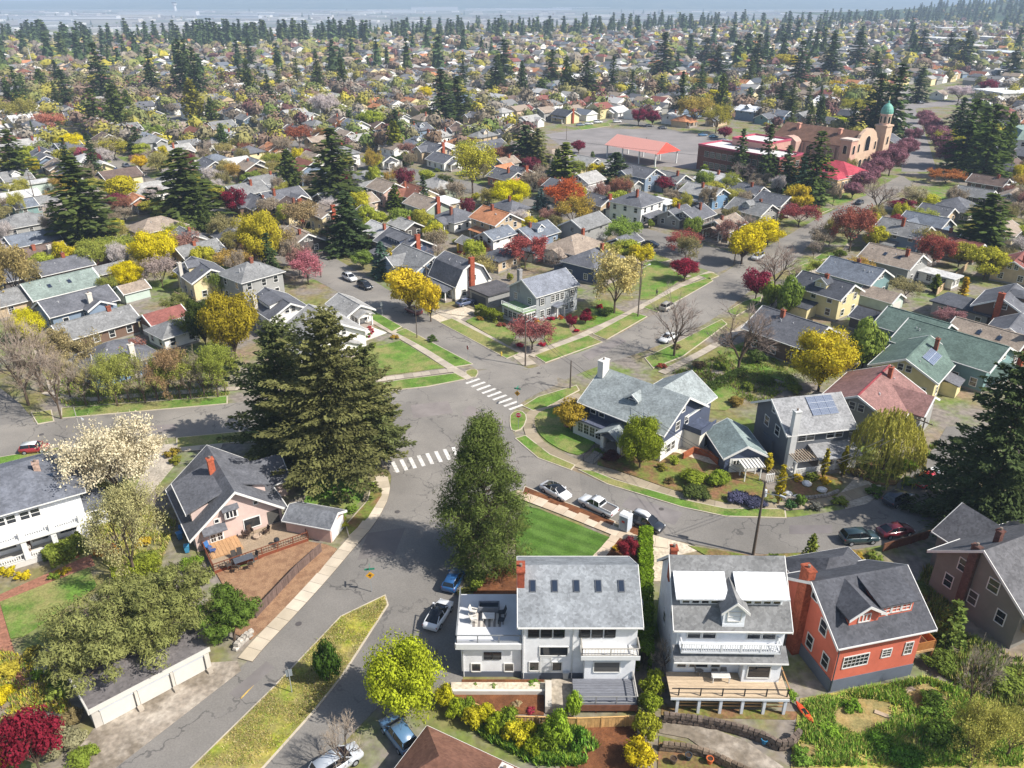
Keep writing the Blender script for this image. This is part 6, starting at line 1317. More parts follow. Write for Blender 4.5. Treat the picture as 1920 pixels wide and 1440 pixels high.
# slatted and plastic furniture
def chair(X, Y, z, ang, color, label, kind='arm', group=None):
    e = empty('garden_chair', (X, Y, z), R(ang)); tag(e, label, 'chair', group); c = color; m = MWOOD if kind == 'arm' else MMETAL
    obj('seat', MB().box(-.28, .28, -.3, .25, .36, .42), m, e, c); b = obj('backrest', MB().box(-.28, .28, -.03, .03, 0, .62), m, e, c, (0, .26, .4)); b.rotation_euler = (R(-18), 0, 0)
    for x in (-.26, .26):
        for y in (-.26, .22): obj('leg', MB().box(x-.03, x+.03, y-.03, y+.03, 0, .37), m, e, c)
        if kind == 'arm': obj('armrest', MB().box(x-.07, x+.07, -.34, .3, .58, .62), m, e, c); obj('arm_post', MB().box(x-.03, x+.03, -.3, -.24, .4, .58), m, e, c)
def table(X, Y, z, ang, L_, W_, h, color, label, cat='table', slats=0):
    e = empty('garden_table', (X, Y, z), R(ang)); tag(e, label, cat)
    if slats:
        for i in range(slats): w_ = W_/slats; obj('slat', MB().box(-L_/2, L_/2, -W_/2+i*w_+.015, -W_/2+(i+1)*w_-.015, h-.05, h), MWOOD, e, color)
    else: obj('table_top', MB().box(-L_/2, L_/2, -W_/2, W_/2, h-.06, h), MWOOD, e, color)
    for x in (-L_/2+.1, L_/2-.1):
        for y in (-W_/2+.1, W_/2-.1): obj('leg', MB().box(x-.04, x+.04, y-.04, y+.04, 0, h-.06), MWOOD, e, color)
at = lambda px, py, z: (*G(px, py, z), z)
zt = 4.6
e = empty('outdoor_rug', (*G(913, 1162, zt), zt+.01)); tag(e, 'striped rug on the roof terrace of the white modern house', 'rug')
for i in range(11): obj('stripe', MB().box(-1.4+i*.255, -1.15+i*.255, -1.0, 1.0, 0, .012), MFAB, e, ['#8b8580', '#d8d0c4'][i % 2])
zt += .025
table(*G(916, 1160, zt), zt, 0, 1.2, .85, .42, '#e0ddd6', 'low pale table on the striped rug of the roof terrace')
chair(*G(888, 1152, zt), zt, 75, '#dcd6cc', 'pale slatted armchair, upper of two on the roof terrace', 'arm'); chair(*G(888, 1166, zt), zt, 105, '#dcd6cc', 'pale slatted armchair, lower of two on the roof terrace', 'arm')
chair(*G(941, 1153, zt), zt, -80, '#2e3034', 'black chair, upper of two on the roof terrace', 'm'); chair(*G(940, 1167, zt), zt, -100, '#2e3034', 'black chair, lower of two on the roof terrace', 'm')
e = empty('hot_tub', (*G(917, 1143, zt), zt)); tag(e, 'dark rectangular tub at the back of the roof terrace', 'tub'); obj('shell', MB().box(-1.05, 1.05, -.5, -.38, 0, .7).box(-1.05, 1.05, .38, .5, 0, .7).box(-1.05, -.93, -.38, .38, 0, .7).box(.93, 1.05, -.38, .38, 0, .7), MWOOD, e, '#7d8086'); obj('water', MB().box(-.93, .93, -.38, .38, .3, .5), MSKYL, e)
zt = 2.3
table(*G(1350, 1276, zt), zt, 0, 1.7, .8, .74, '#e6e3dc', 'pale picnic table on the timber deck below the balcony', slats=5)
for i, (x, y, a) in enumerate(((1340,1264,0),(1357,1264,0),(1395,1262,-30),(1455,1272,-60),(1310,1262,40))): chair(*G(x, y, zt), zt, a, '#8f8a84', ['grey chair behind the picnic table, left one','grey chair behind the picnic table, right one','grey chair beside the bay window on the timber deck','grey chair at the right end of the timber deck','grey chair at the left end of the timber deck'][i], 'm')
chair(*G(1432, 1197, 5.9), 5.9, -10, '#a9a6a0', 'grey chair on the white balcony, left one', 'm'); chair(*G(1450, 1196, 5.9), 5.9, 10, '#a9a6a0', 'grey chair on the white balcony, right one', 'm')
zt = .58
table(*G(458, 1056, zt), zt, 32, 2.2, 1.1, .74, '#5c6068', 'dark dining table on the deck of the pink house', slats=6)
for i, (x, y, a) in enumerate(((430,1064,120),(445,1068,180),(470,1062,200),(478,1048,-40),(450,1043,20),(440,1048,30))): chair(*G(x, y, zt), zt, a, '#4b4540', 'dark chair at the dining table on the deck of the pink house', 'm', 'dark dining chairs')
e = empty('fire_pit', (*G(483, 1008, zt), zt)); tag(e, 'round stone fire pit on the deck of the pink house', 'fire pit'); obj('rim', MB().lathe([(.5, 0), (.55, .35), (.4, .4), (.36, .25), (.3, .2)], 12), MSTONE, e, '#b9a48e')
for i, (x, y, a) in enumerate(((470,1000,40),(500,1000,-40),(462,1008,90))): chair(*G(x, y, zt), zt, a, '#4a3a30', ['dark brown chair left behind the fire pit','dark brown chair right of the fire pit','dark brown chair left of the fire pit'][i])
e = empty('barbecue', (*G(520, 1022, zt), zt)); tag(e, 'round dark kettle barbecue on the deck of the pink house', 'barbecue'); obj('bowl', MB().lathe([(.1, .45), (.32, .6), (.36, .75), (.3, .95), (.05, 1.02)], 12), MMETAL, e, '#34363a'); 
for k in range(3): obj('leg', MB().tube((.1*math.cos(k*2.1), .1*math.sin(k*2.1), .5), (.35*math.cos(k*2.1), .35*math.sin(k*2.1), 0), .025, .02, 5), MMETAL, e, '#3a3a3c')
for i, (x, y, c) in enumerate(((392,1030,'#3f6fa8'),(400,1036,'#4a5f8f'))): chair(*G(x, y, zt), zt, 60+40*i, c, ['blue folding chair by the french door, left','blue folding chair by the french door, right'][i], 'm')
def bin_(X, Y, a, c, label):
    e = empty('wheelie_bin', (X, Y, .05), R(a)); tag(e, label, 'bin', 'wheelie bins'); obj('body', MB().loft([[(-x, -y, z), (x, -y, z), (x, y, z), (-x, y, z)] for x, y, z in ((.22, .25, .1), (.29, .33, .95))]), MTRIM, e, c); obj('lid', MB().box(-.31, .31, -.36, .36, .952, 1.04), MTRIM, e, c)
    for x in (-.24, .24): obj('wheel', MB().tube((x-.04, .28, .12), (x+.04, .28, .12), .12, .12, 8), MRUB, e)
bin_(*G(342, 1000), 20, '#3f78b5', 'blue wheelie bin in the passage left of the pink house'); bin_(*G(338, 1012), 40, '#4b86bd', 'blue wheelie bin nearest the viewer left of the pink house'); bin_(*G(352, 1036), 20, '#4a9ac2', 'turquoise bin at the corner of the pink house deck'); bin_(*G(1060, 1272), 0, '#c7cacc', 'grey bin beside the dark deck of the white modern house')
e = empty('kayak', (*G(1508, 1340), .1), R(-72)); tag(e, 'orange plastic kayak lying on the bank below the red house', 'kayak'); obj('hull', MB().loft([[(x, -w_, .25), (x, -w_*.7, .05), (x, w_*.7, .05), (x, w_, .25), (x, w_*.6, .32), (x, -w_*.6, .32)] for x, w_ in ((-1.3, .03), (-.8, .26), (0, .34), (.8, .26), (1.3, .03))]), MTRIM, e, '#e0532c'); obj('cockpit', MB().box(-.35, .35, -.18, .18, .3, .34), MRUB, e)
for i, (x, y, a, L_) in enumerate(((1663,1345,-30,2.2),(1715,1362,70,2.4),(1690,1300,20,3.0))): tag(obj('plank', MB().box(-L_/2, L_/2, -.22, .22, 0, .1), MWOOD, None, '#b8a48c', (*G(x, y), .1), R(a)), ['weathered board lying in the green bank, leftmost','weathered board lying steeply in the green bank, lowest','weathered board lying close under the red house'][i], 'board')
# barrels, pots and planters on the stone terraces
for i, (x, y, c, n) in enumerate(((1255,1405,'#8a7a66','tan pot beside the upper terrace wall'),(1290,1425,'#3f4348','dark pot on the lower terrace'),(1330,1432,'#c96a3c','orange pot on the lower terrace'),(1432,1395,'#3d7fa6','blue tall pot near the end of the stone wall'),(1262,1432,'#5a4b40','brown pot at the bottom edge'))):
    e = empty('garden_pot', (*G(x, y), .1)); tag(e, n, 'pot', 'garden pots'); obj('pot', MB().lathe([(.2, 0), (.3, .5), (.34, .52), (.34, .6), (.26, .6), (.22, .4)], 10), MCONC, e, c); obj('soil', MB().lathe([(.22, .41), (.25, .52), (.02, .53)], 8), MCONC, e, '#4a3a2c')
for i, (x, y) in enumerate(((1252,1130),(1254,1152),(1256,1175))): 
    e = empty('heat_pump', (*G(x, y), 0), R(90)); tag(e, ['white heat pump farthest back in the side passage','white heat pump in the middle of the side passage','white heat pump nearest the viewer in the side passage'][i], 'heat pump', 'heat pumps'); obj('case', MB().box(-.45, .45, -.2, .2, .1, .85), MMETAL, e, '#e3e3e0'); obj('fan', MB().tube((-.12, -.22, .48), (-.12, -.2, .48), .28, .28, 14), MRUB, e); obj('foot', MB().box(-.4, .4, -.25, .25, 0, .1), MCONC, e, '#8b8b88')
# flower patio: red and white parasol table and pots
e = empty('flower_patio', (*G(685, 628), 0), R(A_)); tag(e, 'white patio with red flower beds beside the left-rising street', 'patio'); obj('paving', MB().box(-4, 3.4, -2.4, 2.6, 0, .12), MCONC, e, '#e3ded6')
for k in range(26): x, y = rnd.uniform(-3.6, 3), rnd.uniform(-2.2, 2.4); obj('flower_pot', PROTO['shrub'][k % 3][1], MLEAF, e, rnd.choice(['#c9404e', '#d8625f', '#7d9a3a', '#e0a0a8', '#b03048']), (x, y, .1)).scale = (.32, .32, .3)
# bouncy toy in the garden
e = empty('bouncy_castle', (*G(872, 473), 0), R(A_)); tag(e, 'red and yellow inflatable toy in the back garden of the gambrel house', 'toy')
obj('base', MB().box(-1.6, 1.6, -1.3, 1.3, 0, .5), MTRIM, e, '#d33a33')
for x in (-1.4, 1.4):
    for y in (-1.1, 1.1): obj('tower', MB().lathe([(.3, .5), (.32, 1.9), (.05, 2.5)], 8, (x, y)), MTRIM, e, '#e2c33a')
obj('slide', MB().ex([(-1.3, .5), (-2.4, .05), (-2.4, .15), (-1.3, 1.3)], -.8, .8, 'x'), MTRIM, e, '#58a23c')
# ================================================================== PEOPLE (small in the picture)
def person(px, py, ang, top, legs, label, z=0, pose='walk', hair='#3a2c22'):
    X, Y = G(px, py, z); e = empty('person', (X, Y, z), R(ang)); tag(e, label, 'person')
    me = bpy.data.meshes.new('body'); sit = pose == 'sit'
    J = [(0,0,.95),(0,0,1.2),(0,0,1.42),(0,0,1.52),(0,.02,1.66),(-.19,0,1.4),(-.25,.05,1.13),(-.24,-.14,.92),(.19,0,1.4),(.25,-.05,1.13),(.24,-.16,.92),(-.1,0,.9),(-.1,-.12,.5),(-.1,.08,.08),(-.1,-.06,.03),(.1,0,.9),(.1,.1,.5),(.1,.28,.1),(.1,.16,.03)]
    if sit: J[12] = (-.1,-.42,.9); J[13] = (-.1,-.45,.45); J[14] = (-.1,-.58,.42); J[16] = (.1,-.42,.9); J[17] = (.1,-.45,.45); J[18] = (.1,-.58,.42)
    E_ = [(0,1),(1,2),(2,3),(3,4),(2,5),(5,6),(6,7),(2,8),(8,9),(9,10),(0,11),(11,12),(12,13),(13,14),(0,15),(15,16),(16,17),(17,18)]
    me.from_pydata(J, E_, []); o = bpy.data.objects.new('body', me); COL.objects.link(o); m = o.modifiers.new('skin', 'SKIN'); rad = [.14,.14,.12,.06,.1,.06,.045,.035,.06,.045,.035,.09,.065,.045,.04,.09,.065,.045,.04]
    for v, r_ in zip(me.skin_vertices[0].data, rad): v.radius = (r_, r_)
    me.skin_vertices[0].data[0].use_root = True; o.modifiers.new('sub', 'SUBSURF').levels = 1
    dg = bpy.context.evaluated_depsgraph_get(); m2 = bpy.data.meshes.new_from_object(o.evaluated_get(dg)); bpy.data.objects.remove(o); m2.name = 'body'
    V = np.empty(len(m2.vertices)*3, np.float32); m2.vertices.foreach_get('co', V); V = V.reshape(-1, 3); t = np.zeros((len(m2.polygons), 4), np.float32)
    for i, p in enumerate(m2.polygons):
        z_ = V[list(p.vertices)].mean(0); hand = abs(z_[0]) > .18 and z_[2] < 1.0
        t[i] = C('#d9a98a') if z_[2] > 1.5 or hand else (C(top) if z_[2] > .95 else (C('#333333') if z_[2] < .12 else C(legs)))
    a = m2.attributes.new('tint', 'FLOAT_COLOR', 'FACE'); a.data.foreach_set('color', t.ravel()); m2.polygons.foreach_set('use_smooth', [True]*len(m2.polygons))
    obj('body', m2, MTINT, e); obj('hair', MB().lathe([(.105, 1.64), (.12, 1.72), (.09, 1.79), (.02, 1.81)], 10, (0, .03)), MFAB, e, hair)
    return e
p_ = person(271, 818, 70, '#e8743a', '#33363d', 'cyclist in an orange top on the left street', .45, 'sit'); X, Y = G(271, 818)
e = empty('bicycle', (p_.location.x, p_.location.y, .02), R(70)); tag(e, 'dark bicycle under the cyclist in orange on the left street', 'bicycle')
for y in (-.62, .42):
    m = MB()
    for k in range(14): a, b = k*math.pi/7, (k+1)*math.pi/7; m.tube((0, y+.33*math.cos(a), .34+.33*math.sin(a)), (0, y+.33*math.cos(b), .34+.33*math.sin(b)), .02, .02, 4)
    obj('wheel', m, MRUB, e)
obj('frame', MB().tube((0, .42, .34), (0, .1, .85), .02, .02).tube((0, .1, .85), (0, -.45, .85), .02, .02).tube((0, -.45, .85), (0, -.62, .34), .02, .02).tube((0, -.05, .32), (0, -.45, .8), .02, .02).tube((0, .42, .34), (0, -.05, .32), .02, .02), MMETAL, e, '#30343a'); obj('saddle', MB().box(-.08, .08, -.02, .26, .86, .92), MRUB, e); obj('handlebar', MB().tube((-.25, -.48, 1.0), (.25, -.48, 1.0), .018, .018), MMETAL, e, '#303030')
person(1231, 556, 140, '#6d6a66', '#3b4048', 'walker in grey on the pavement of the right-rising street')
person(57, 1040, 20, '#e5e1da', '#c6a58e', 'person in pale clothes standing on the porch of the left-edge white house', .7)
# road patches, manholes
for k, (q, c) in enumerate((([(770,760),(840,752),(850,775),(775,785)],'#8f8782'),([(690,1000),(760,990),(740,1040),(670,1050)],'#7d7773'),([(1180,930),(1280,962),(1265,985),(1165,950)],'#88827f'),([(430,1300),(500,1240),(515,1252),(445,1312)],'#857f7b'),([(880,760),(950,790),(935,810),(865,778)],'#948b86'),([(200,805),(330,795),(330,808),(200,820)],'#8a827e'),([(1090,665),(1160,632),(1175,640),(1105,675)],'#8a837f'),([(1480,985),(1560,985),(1560,1000),(1480,1002)],'#7f7977'))):
    tag(obj('road_patch', MB().prism(ccw(gp(q)), .02, .045+.001*k), MCONC, None, c), kind='structure')
for x, y in ((905,770),(745,960),(1010,700),(560,1170),(1240,955),(300,812),(78,815),(820,640)):
    o = tag(obj('manhole', MB().lathe([(.34, .03), (.34, .056), (.28, .058)], 14), MMETAL, None, '#5f5a57', (*G(x, y), 0)), kind='structure')
# ================================================================== TREES AND SHRUBS SEEN ONE BY ONE
FIR, FIR2, CED, GOLD = '#5d6a38', '#52633c', '#66733a', '#b39f2e'
def hero(px, pb, pt, wpx, name, color, label, seed, levels, per, spray, width, **kw):
    X, Y = G(px, pb); h = zat(X, Y, pt); d = Y*_c+(EYE-h*.5)*_s; X = (px-960)*d/FPX; r = wpx*.5*d/FPX
    e = empty(name, (X, Y, 0)); g = random.Random(seed); A = fir_arrays(seed, h, r, levels, per, spray, width, **kw)
    obj('crown', rhombs(*A), MLEAF, e, color); t = trunk_mesh(h, .03*h*.55+.08, g)
    for k in range(26):
        u = g.uniform(.15, .75); a = g.uniform(0, 6.28); L_ = r*(1-u)*.7; t.tube((0, 0, u*h), (math.cos(a)*L_, math.sin(a)*L_, u*h+L_*.05), .07*(1-u)+.03, .02, 4)
    obj('trunk', t, MBARK, e); TREES.append((e, X, Y, r, 'fir', color)); tag(e, label, 'tree'); return e
hero(622, 893, 583, 245, 'fir_tree', '#7f7f4e', 'big olive fir with bare lower trunk at the left of the junction', 301, 46, 7, .46, .135, droop=.16, irr=.5, base=.15, tuft=.25, prof=lambda u: (1-u)**.55*min(1, .55+u*2.2))
hero(530, 852, 606, 215, 'fir_tree', '#6b7346', 'broad olive fir on the left of the pair behind the pink house', 302, 38, 7, .46, .135, droop=.16, irr=.5, base=.04, tuft=.25, prof=lambda u: (1-u)**.5*min(1, .75+u*2))
hero(690, 872, 645, 130, 'fir_tree', '#717848', 'narrower olive fir at the lower crossing', 303, 36, 7, .45, .13, droop=.16, irr=.5, base=.1, tuft=.25, prof=lambda u: (1-u)**.5*min(1, .6+u*2))
def lobe_pine(px, pb, pt, wpx, color, label, seed, nl, n):
    X, Y = G(px, pb); h = zat(X, Y, pt); d = Y*_c+(EYE-h*.5)*_s; X = (px-960)*d/FPX; r = wpx*.5*d/FPX
    tm, cm, hn, rn = lobes(seed, h, r, .03, nl, n, .2, 1.0, 0, .25, 0, (.13, .23), .95, .24, (.2, .92), lambda u: min(1, .78+u*.8)*(1-u**1.35)**.72); e = empty('pine_tree', (X, Y, 0)); obj('trunk', tm, MBARK, e); obj('crown', cm, MLEAF, e, color); TREES.append((e, X, Y, r, 'fir', color)); tag(e, label, 'tree')
lobe_pine(907, 1054, 780, 222, '#6e7c3e', 'tall bushy pine at the tip of the striped lawn', 304, 210, 60000)
hero(1890, 985, 660, 270, 'spruce_tree', '#5a6840', 'huge dark spruce at the right edge above the curved street', 305, 46, 7, .5, .14, droop=.3, irr=.4, base=.04, tuft=.15, prof=lambda u: (1-u)**.62*min(1, .7+u*2))
def spread_pine(px, py, rx, h, color, label, seed, nl, n, lr_=(.11, .2)):
    X, Y = G(px, py, h*.6); tm, cm, hn, rn = lobes(seed, h, rx, .25, nl, n, .2, 1.0, 0, .2, 0, lr_, .55, .3, (.3, .97)); e = empty('pine_tree', (X, Y, 0)); obj('trunk', tm, MBARK, e); obj('crown', cm, MLEAF, e, color); TREES.append((e, X, Y, rx, 'fir', color)); tag(e, label, 'tree')
spread_pine(205, 1185, 7.0, 7.5, '#9a9d5e', 'sprawling pale green pine over the garage roof, left part', 311, 110, 34000); spread_pine(300, 1140, 6.0, 8.0, '#949858', 'sprawling pale green pine behind the garages, middle part', 312, 90, 28000); spread_pine(430, 1150, 3.4, 6.0, '#6c8338', 'dark green round tree at the right end of the garages', 313, 40, 16000, (.17, .28))

T = [  # near
(752,1345,1203,150,'fine','#b9c436','lime green tree beside the hill street, near the bottom'),(215,945,792,170,'blossom','#f3e6c2','cream blossoming tree left of the pink house'),(232,1085,905,130,'budding','#c3bd84','thin budding tree between the white house and the pink house'),
(55,1450,1335,112,'plum','#8c2a3a','dark red maple in the bottom left corner'),(610,1278,1203,64,'bushy','#4f6a2a','small dark evergreen on the grass median'),(1072,808,750,66,'round','#bda33e','golden small tree on the corner lawn'),(1203,878,782,90,'fine','#93a032','round green magnolia before the dark blue corner house'),
(1545,733,614,126,'fine','#dcc93a','big bright yellow tree on the right'),(1625,690,602,86,'bushy','#93a44c','rounded green rhododendron right of the big yellow tree'),(1668,885,768,132,'willow','#c6c05c','weeping olive willow beside the grey house'),
(290,508,428,92,'fine','#e9d828','brightest yellow tree on the left'),(238,542,490,64,'fine','#e6d41a','small bright yellow tree left of the brightest one'),(48,642,578,66,'fine','#dcd32a','yellow-green round tree at the left edge'),(485,502,388,86,'fine','#cbbd3c','tall pale yellow tree beside the upper left street'),
(432,672,540,112,'fine','#b09f30','golden conifer left of the big firs'),(378,652,552,66,'fine','#55632c','dark green half of the conifer pair left of the big firs'),(765,588,500,92,'round','#eacf3a','yellow flowering tree, larger of the pair by the pole'),(806,603,522,58,'round','#e8cc38','yellow flowering tree, smaller of the pair by the pole'),
(1155,588,470,104,'airy','#dccb85','cream tree beside the grey corner house'),(1285,528,482,56,'plum','#9b3246','dark red round tree on the corner lawn to the right'),(998,655,598,80,'airy','#ad6a66','red-pink spreading shrub at the junction pole'),(1072,613,590,26,'plum','#8f2f40','small dark red shrub, left of two before the grey corner house'),(1098,608,584,26,'plum','#8f2f40','small dark red shrub, right of two before the grey corner house'),
(1170,462,410,72,'airy','#93ab4c',''),(955,392,335,76,'fine','#e2da1c',''),(885,362,268,92,'airy','#c6c046',''),(1060,402,338,86,'airy','#c86a3c',''),(1075,432,362,66,'airy','#c2a84c',''),(985,502,440,72,'airy','#bd6660',''),
(1432,472,408,74,'round','#e6d428',''),(1395,495,420,76,'round','#e3d02a',''),(1497,402,345,58,'round','#d6bd3a',''),(435,408,350,52,'plum','#84283c',''),(575,533,475,66,'airy','#cc8088',''),(567,442,378,72,'airy','#b09a70',''),
(1270,668,535,112,'bare','#a5958a','leafless tree beside the white car on the right-rising street'),(1393,700,558,140,'bare','#9c8b80','tall leafless tree before the dark roofed house on the right'),(1458,545,448,92,'bare','#a38b7c',''),(1600,472,388,78,'airy','#ad6a58',''),(1420,562,502,54,'plum','#9b3a50',''),
(30,760,598,130,'bare','#b3a292','large leafless tree at the left edge above the left street'),(95,785,640,90,'bare','#ac9a88','leafless tree beside the left street corner'),(150,762,668,70,'bare','#b0a290',''),(208,762,655,72,'budding','#aeb25a',''),(262,757,660,70,'bare','#b0a48a',''),(308,752,652,70,'budding','#b99a70',''),(350,750,660,66,'bare','#ada189',''),(400,745,640,74,'budding','#a2ac4c',''),(245,690,640,60,'airy','#b07868',''),(160,700,630,70,'airy','#b8a878',''),
(1850,478,362,98,'fir','#5c6c36','large dark conifer at the right edge, halfway up'),(1852,525,464,76,'round','#c0bc44',''),(1755,502,440,66,'airy','#b3655a',''),(1755,548,514,24,'arborvitae','#7c8a30',''),(1808,562,520,20,'arborvitae','#d2b03a',''),(1420,680,655,40,'bushy','#5f7238',''),(1700,560,525,60,'airy','#a9a070',''),
(1450,575,528,50,'bushy','#8a9a3c',''),(1480,590,520,60,'bushy','#7f9440',''),(1745,690,640,40,'blossom','#e9dfd2',''),(1850,700,650,60,'airy','#b59a50',''),(1780,620,580,50,'airy','#b98a8a',''),
(640,1445,1345,90,'bare','#b5a593','leafless tree at the bottom beside the hill street'),(1245,1265,1195,60,'bare','#b0a08e','small leafless tree between the white modern house and the timber deck'),(1835,1330,1200,80,'bare','#b9ab9a','leafless tree before the brown house at the right edge'),(1840,1440,1310,120,'budding','#c2bd62','pale yellow-green tree in the bottom right corner'),(1905,1420,1330,90,'budding','#a9a858','thin tree at the very bottom right edge'),
(1785,1210,1130,60,'cedar','#7f9248','small drooping conifer between the red and brown houses'),(1520,1068,1005,36,'cedar','#8f9a44','small pale conifer behind the white dormers'),(1175,1052,1008,40,'plum','#9b3a44','small dark red maple beside the clipped hedge'),(1465,945,870,22,'arborvitae','#c2b030','golden columnar conifer left of the grey house porch'),(1548,898,840,18,'arborvitae','#b9ab30','golden columnar conifer at the grey house porch, left one'),(1584,892,836,18,'arborvitae','#b0a530','golden columnar conifer at the grey house porch, right one'),(1442,885,850,20,'arborvitae','#c9b834','short golden conifer beside the small garage'),
(1075,1345,1300,40,'bushy','#a8c440','bright green shrub before the dark deck'),(1045,1395,1335,70,'bushy','#9cb83c','bright green bush below the dark deck'),(1085,1405,1365,40,'shrub','#6f9a3a','leafy green plant in the lower mulch bed'),
# budding thicket behind the left street, bare trees at the left edge
(175,755,660,80,'bare','#b9b06a',''),(232,752,665,70,'airy','#a9ae58',''),(285,750,655,80,'bare','#b0a86a',''),(330,748,665,70,'airy','#a3a850',''),(375,742,655,80,'bare','#b3a68a',''),(415,735,650,70,'airy','#9aa34a',''),(120,745,655,80,'bare','#b5a578',''),(60,735,600,110,'bare','#ad9c8a',''),(15,700,560,110,'bare','#b3a28e',''),(20,575,450,80,'airy','#b5a26a',''),(95,690,610,70,'airy','#b0a070',''),(300,540,482,56,'airy','#c2b0a6',''),(330,600,545,50,'airy','#8f9450',''),(350,640,590,50,'airy','#9aa050',''),(200,560,520,40,'airy','#9aa04a',''),(60,540,490,50,'airy','#a89a68',''),(440,480,430,50,'airy','#a39a5a',''),(520,480,420,60,'airy','#b09c6c',''),(400,560,510,40,'airy','#8fa04a',''),
# avenue of purple plums
(1690,312,262,46,'plum','#a0717b',''),(1672,330,272,50,'plum','#a0717b',''),(1645,338,292,52,'plum','#a0717b',''),(1618,360,318,50,'plum','#a0717b',''),(1600,372,340,46,'plum','#a0717b',''),(1668,300,268,42,'plum','#a0717b',''),
(1733,232,205,34,'plum','#a0717b',''),(1741,246,214,38,'plum','#a0717b',''),(1750,258,222,40,'plum','#a0717b',''),(1759,272,232,44,'plum','#a0717b',''),(1768,290,245,48,'plum','#a0717b',''),(1780,312,262,52,'plum','#a0717b',''),
(1655,322,280,44,'plum','#a0717b',''),(1704,296,255,40,'plum','#a0717b',''),(1712,268,238,34,'plum','#a0717b',''),(1632,350,305,46,'plum','#a0717b',''),(1198,236,202,32,'plum','#943a52',''),(1224,237,205,30,'plum','#8f374e',''),(1085,288,262,32,'plum','#8a3348',''),(1245,358,330,56,'plum','#83303f',''),(1360,262,236,34,'plum','#8e3a4c',''),(845,215,195,30,'plum','#b0647a',''),
# conifers
(22,348,243,72,'fir',CED,'tall green conifer at the left edge, upper part'),(150,468,292,118,'fir',FIR,'large dark fir on the left above the green-gabled house'),(345,420,278,116,'fir',FIR,'large dark fir beside the far left street'),(650,472,358,80,'fir',FIR2,''),(625,378,238,94,'fir',FIR,''),(540,352,282,56,'cedar',CED,''),(1060,358,266,66,'spruce','#7f8a3c',''),(1155,350,285,56,'fir',FIR2,''),
(985,308,234,64,'fir',FIR2,''),(1008,312,240,44,'fir','#7b7d48',''),(740,395,345,34,'spruce','#6a7a34',''),(185,196,78,46,'fir',FIR2,''),(282,185,90,32,'fir',FIR2,''),(340,190,72,46,'fir',FIR2,''),(366,196,88,40,'fir',FIR2,''),(467,134,72,26,'fir',FIR2,''),(828,232,128,54,'fir',FIR2,''),(858,226,142,58,'fir',FIR,''),
(1100,186,104,46,'fir',FIR2,''),(1035,168,92,36,'fir',FIR2,''),(945,158,70,42,'fir',FIR2,''),(1680,262,118,62,'fir','#54683c','tall dark fir behind the bell tower, right one'),(1645,256,135,58,'fir','#54683c','tall dark fir behind the bell tower, left one'),(1818,318,180,66,'fir','#5d7038',''),(1858,338,190,72,'fir','#63753a',''),(1800,262,182,48,'fir',FIR2,''),(1842,300,200,56,'fir','#5d7038',''),(1885,330,215,50,'cedar','#66783a',''),
(1390,335,240,34,'spruce','#5c6e3c',''),(1440,345,232,38,'spruce','#5c6e3c',''),(1476,358,272,46,'fir','#57693c',''),(1532,380,240,62,'fir','#5c6c38',''),(1505,362,290,40,'spruce','#55705a',''),(1320,345,310,36,'cedar','#8a9a3a',''),(1725,192,124,36,'fir',FIR2,''),(1810,136,58,42,'fir',FIR2,''),(1900,152,94,46,'fir',FIR2,''),(1780,120,60,40,'fir',FIR2,''),
(120,206,130,40,'fir',FIR2,''),(215,245,160,56,'cedar',CED,''),(175,250,165,50,'fir',CED,''),(255,290,237,34,'fir',FIR2,''),(415,280,233,30,'cedar','#5f7440',''),(505,200,158,32,'fir',FIR2,''),(360,225,150,46,'cedar','#8f8a34',''),(395,225,185,30,'cedar','#6c7a3a',''),(240,222,170,30,'cedar','#71803a',''),(75,175,130,34,'cedar','#6c7d3a',''),(105,165,112,30,'fir',FIR2,''),
(742,270,205,40,'fir',FIR2,''),(740,290,228,40,'cedar','#8f9234',''),(655,240,208,26,'cedar','#5f7434',''),(930,180,105,38,'fir',FIR2,''),(1015,180,150,34,'cedar','#5d703c',''),(1420,150,60,40,'fir',FIR2,''),(1345,150,85,50,'fir',FIR2,''),(1325,120,70,40,'fir',FIR2,''),(1405,200,165,26,'cedar','#57704c',''),(1465,205,155,40,'fir',FIR2,''),(1500,165,75,40,'fir',FIR2,''),(1560,150,62,46,'fir',FIR2,''),(1610,130,58,42,'fir',FIR2,''),(1245,150,60,44,'fir',FIR2,''),(1240,190,140,26,'fir',FIR2,''),(1730,110,55,40,'fir',FIR2,''),(1640,160,95,36,'fir',FIR2,''),(1110,320,285,18,'cedar','#6a7a40',''),
(1015,392,352,30,'spruce','#6f8a86','blue-grey spruce right of the yellow tree in the middle'),(715,520,452,38,'spruce','#5f7a66',''),(734,520,470,12,'arborvitae','#cbb238',''),(680,505,468,44,'round','#8aa04a',''),
# more colour in the middle distance
(785,282,258,40,'fine','#9fae3c',''),(700,318,288,44,'round','#c2c23c',''),(700,330,275,30,'airy','#c2a850',''),(695,245,205,50,'round','#a9b542',''),(610,225,175,50,'blossom','#e9dcd8',''),(560,280,235,50,'airy','#b06a4e',''),(605,270,240,40,'airy','#b58a5a',''),(640,250,222,30,'airy','#c48a5e',''),(1305,235,180,66,'airy','#c2ac58','pale olive tree at the right end of the playground'),(1345,250,190,50,'airy','#bdb44c',''),
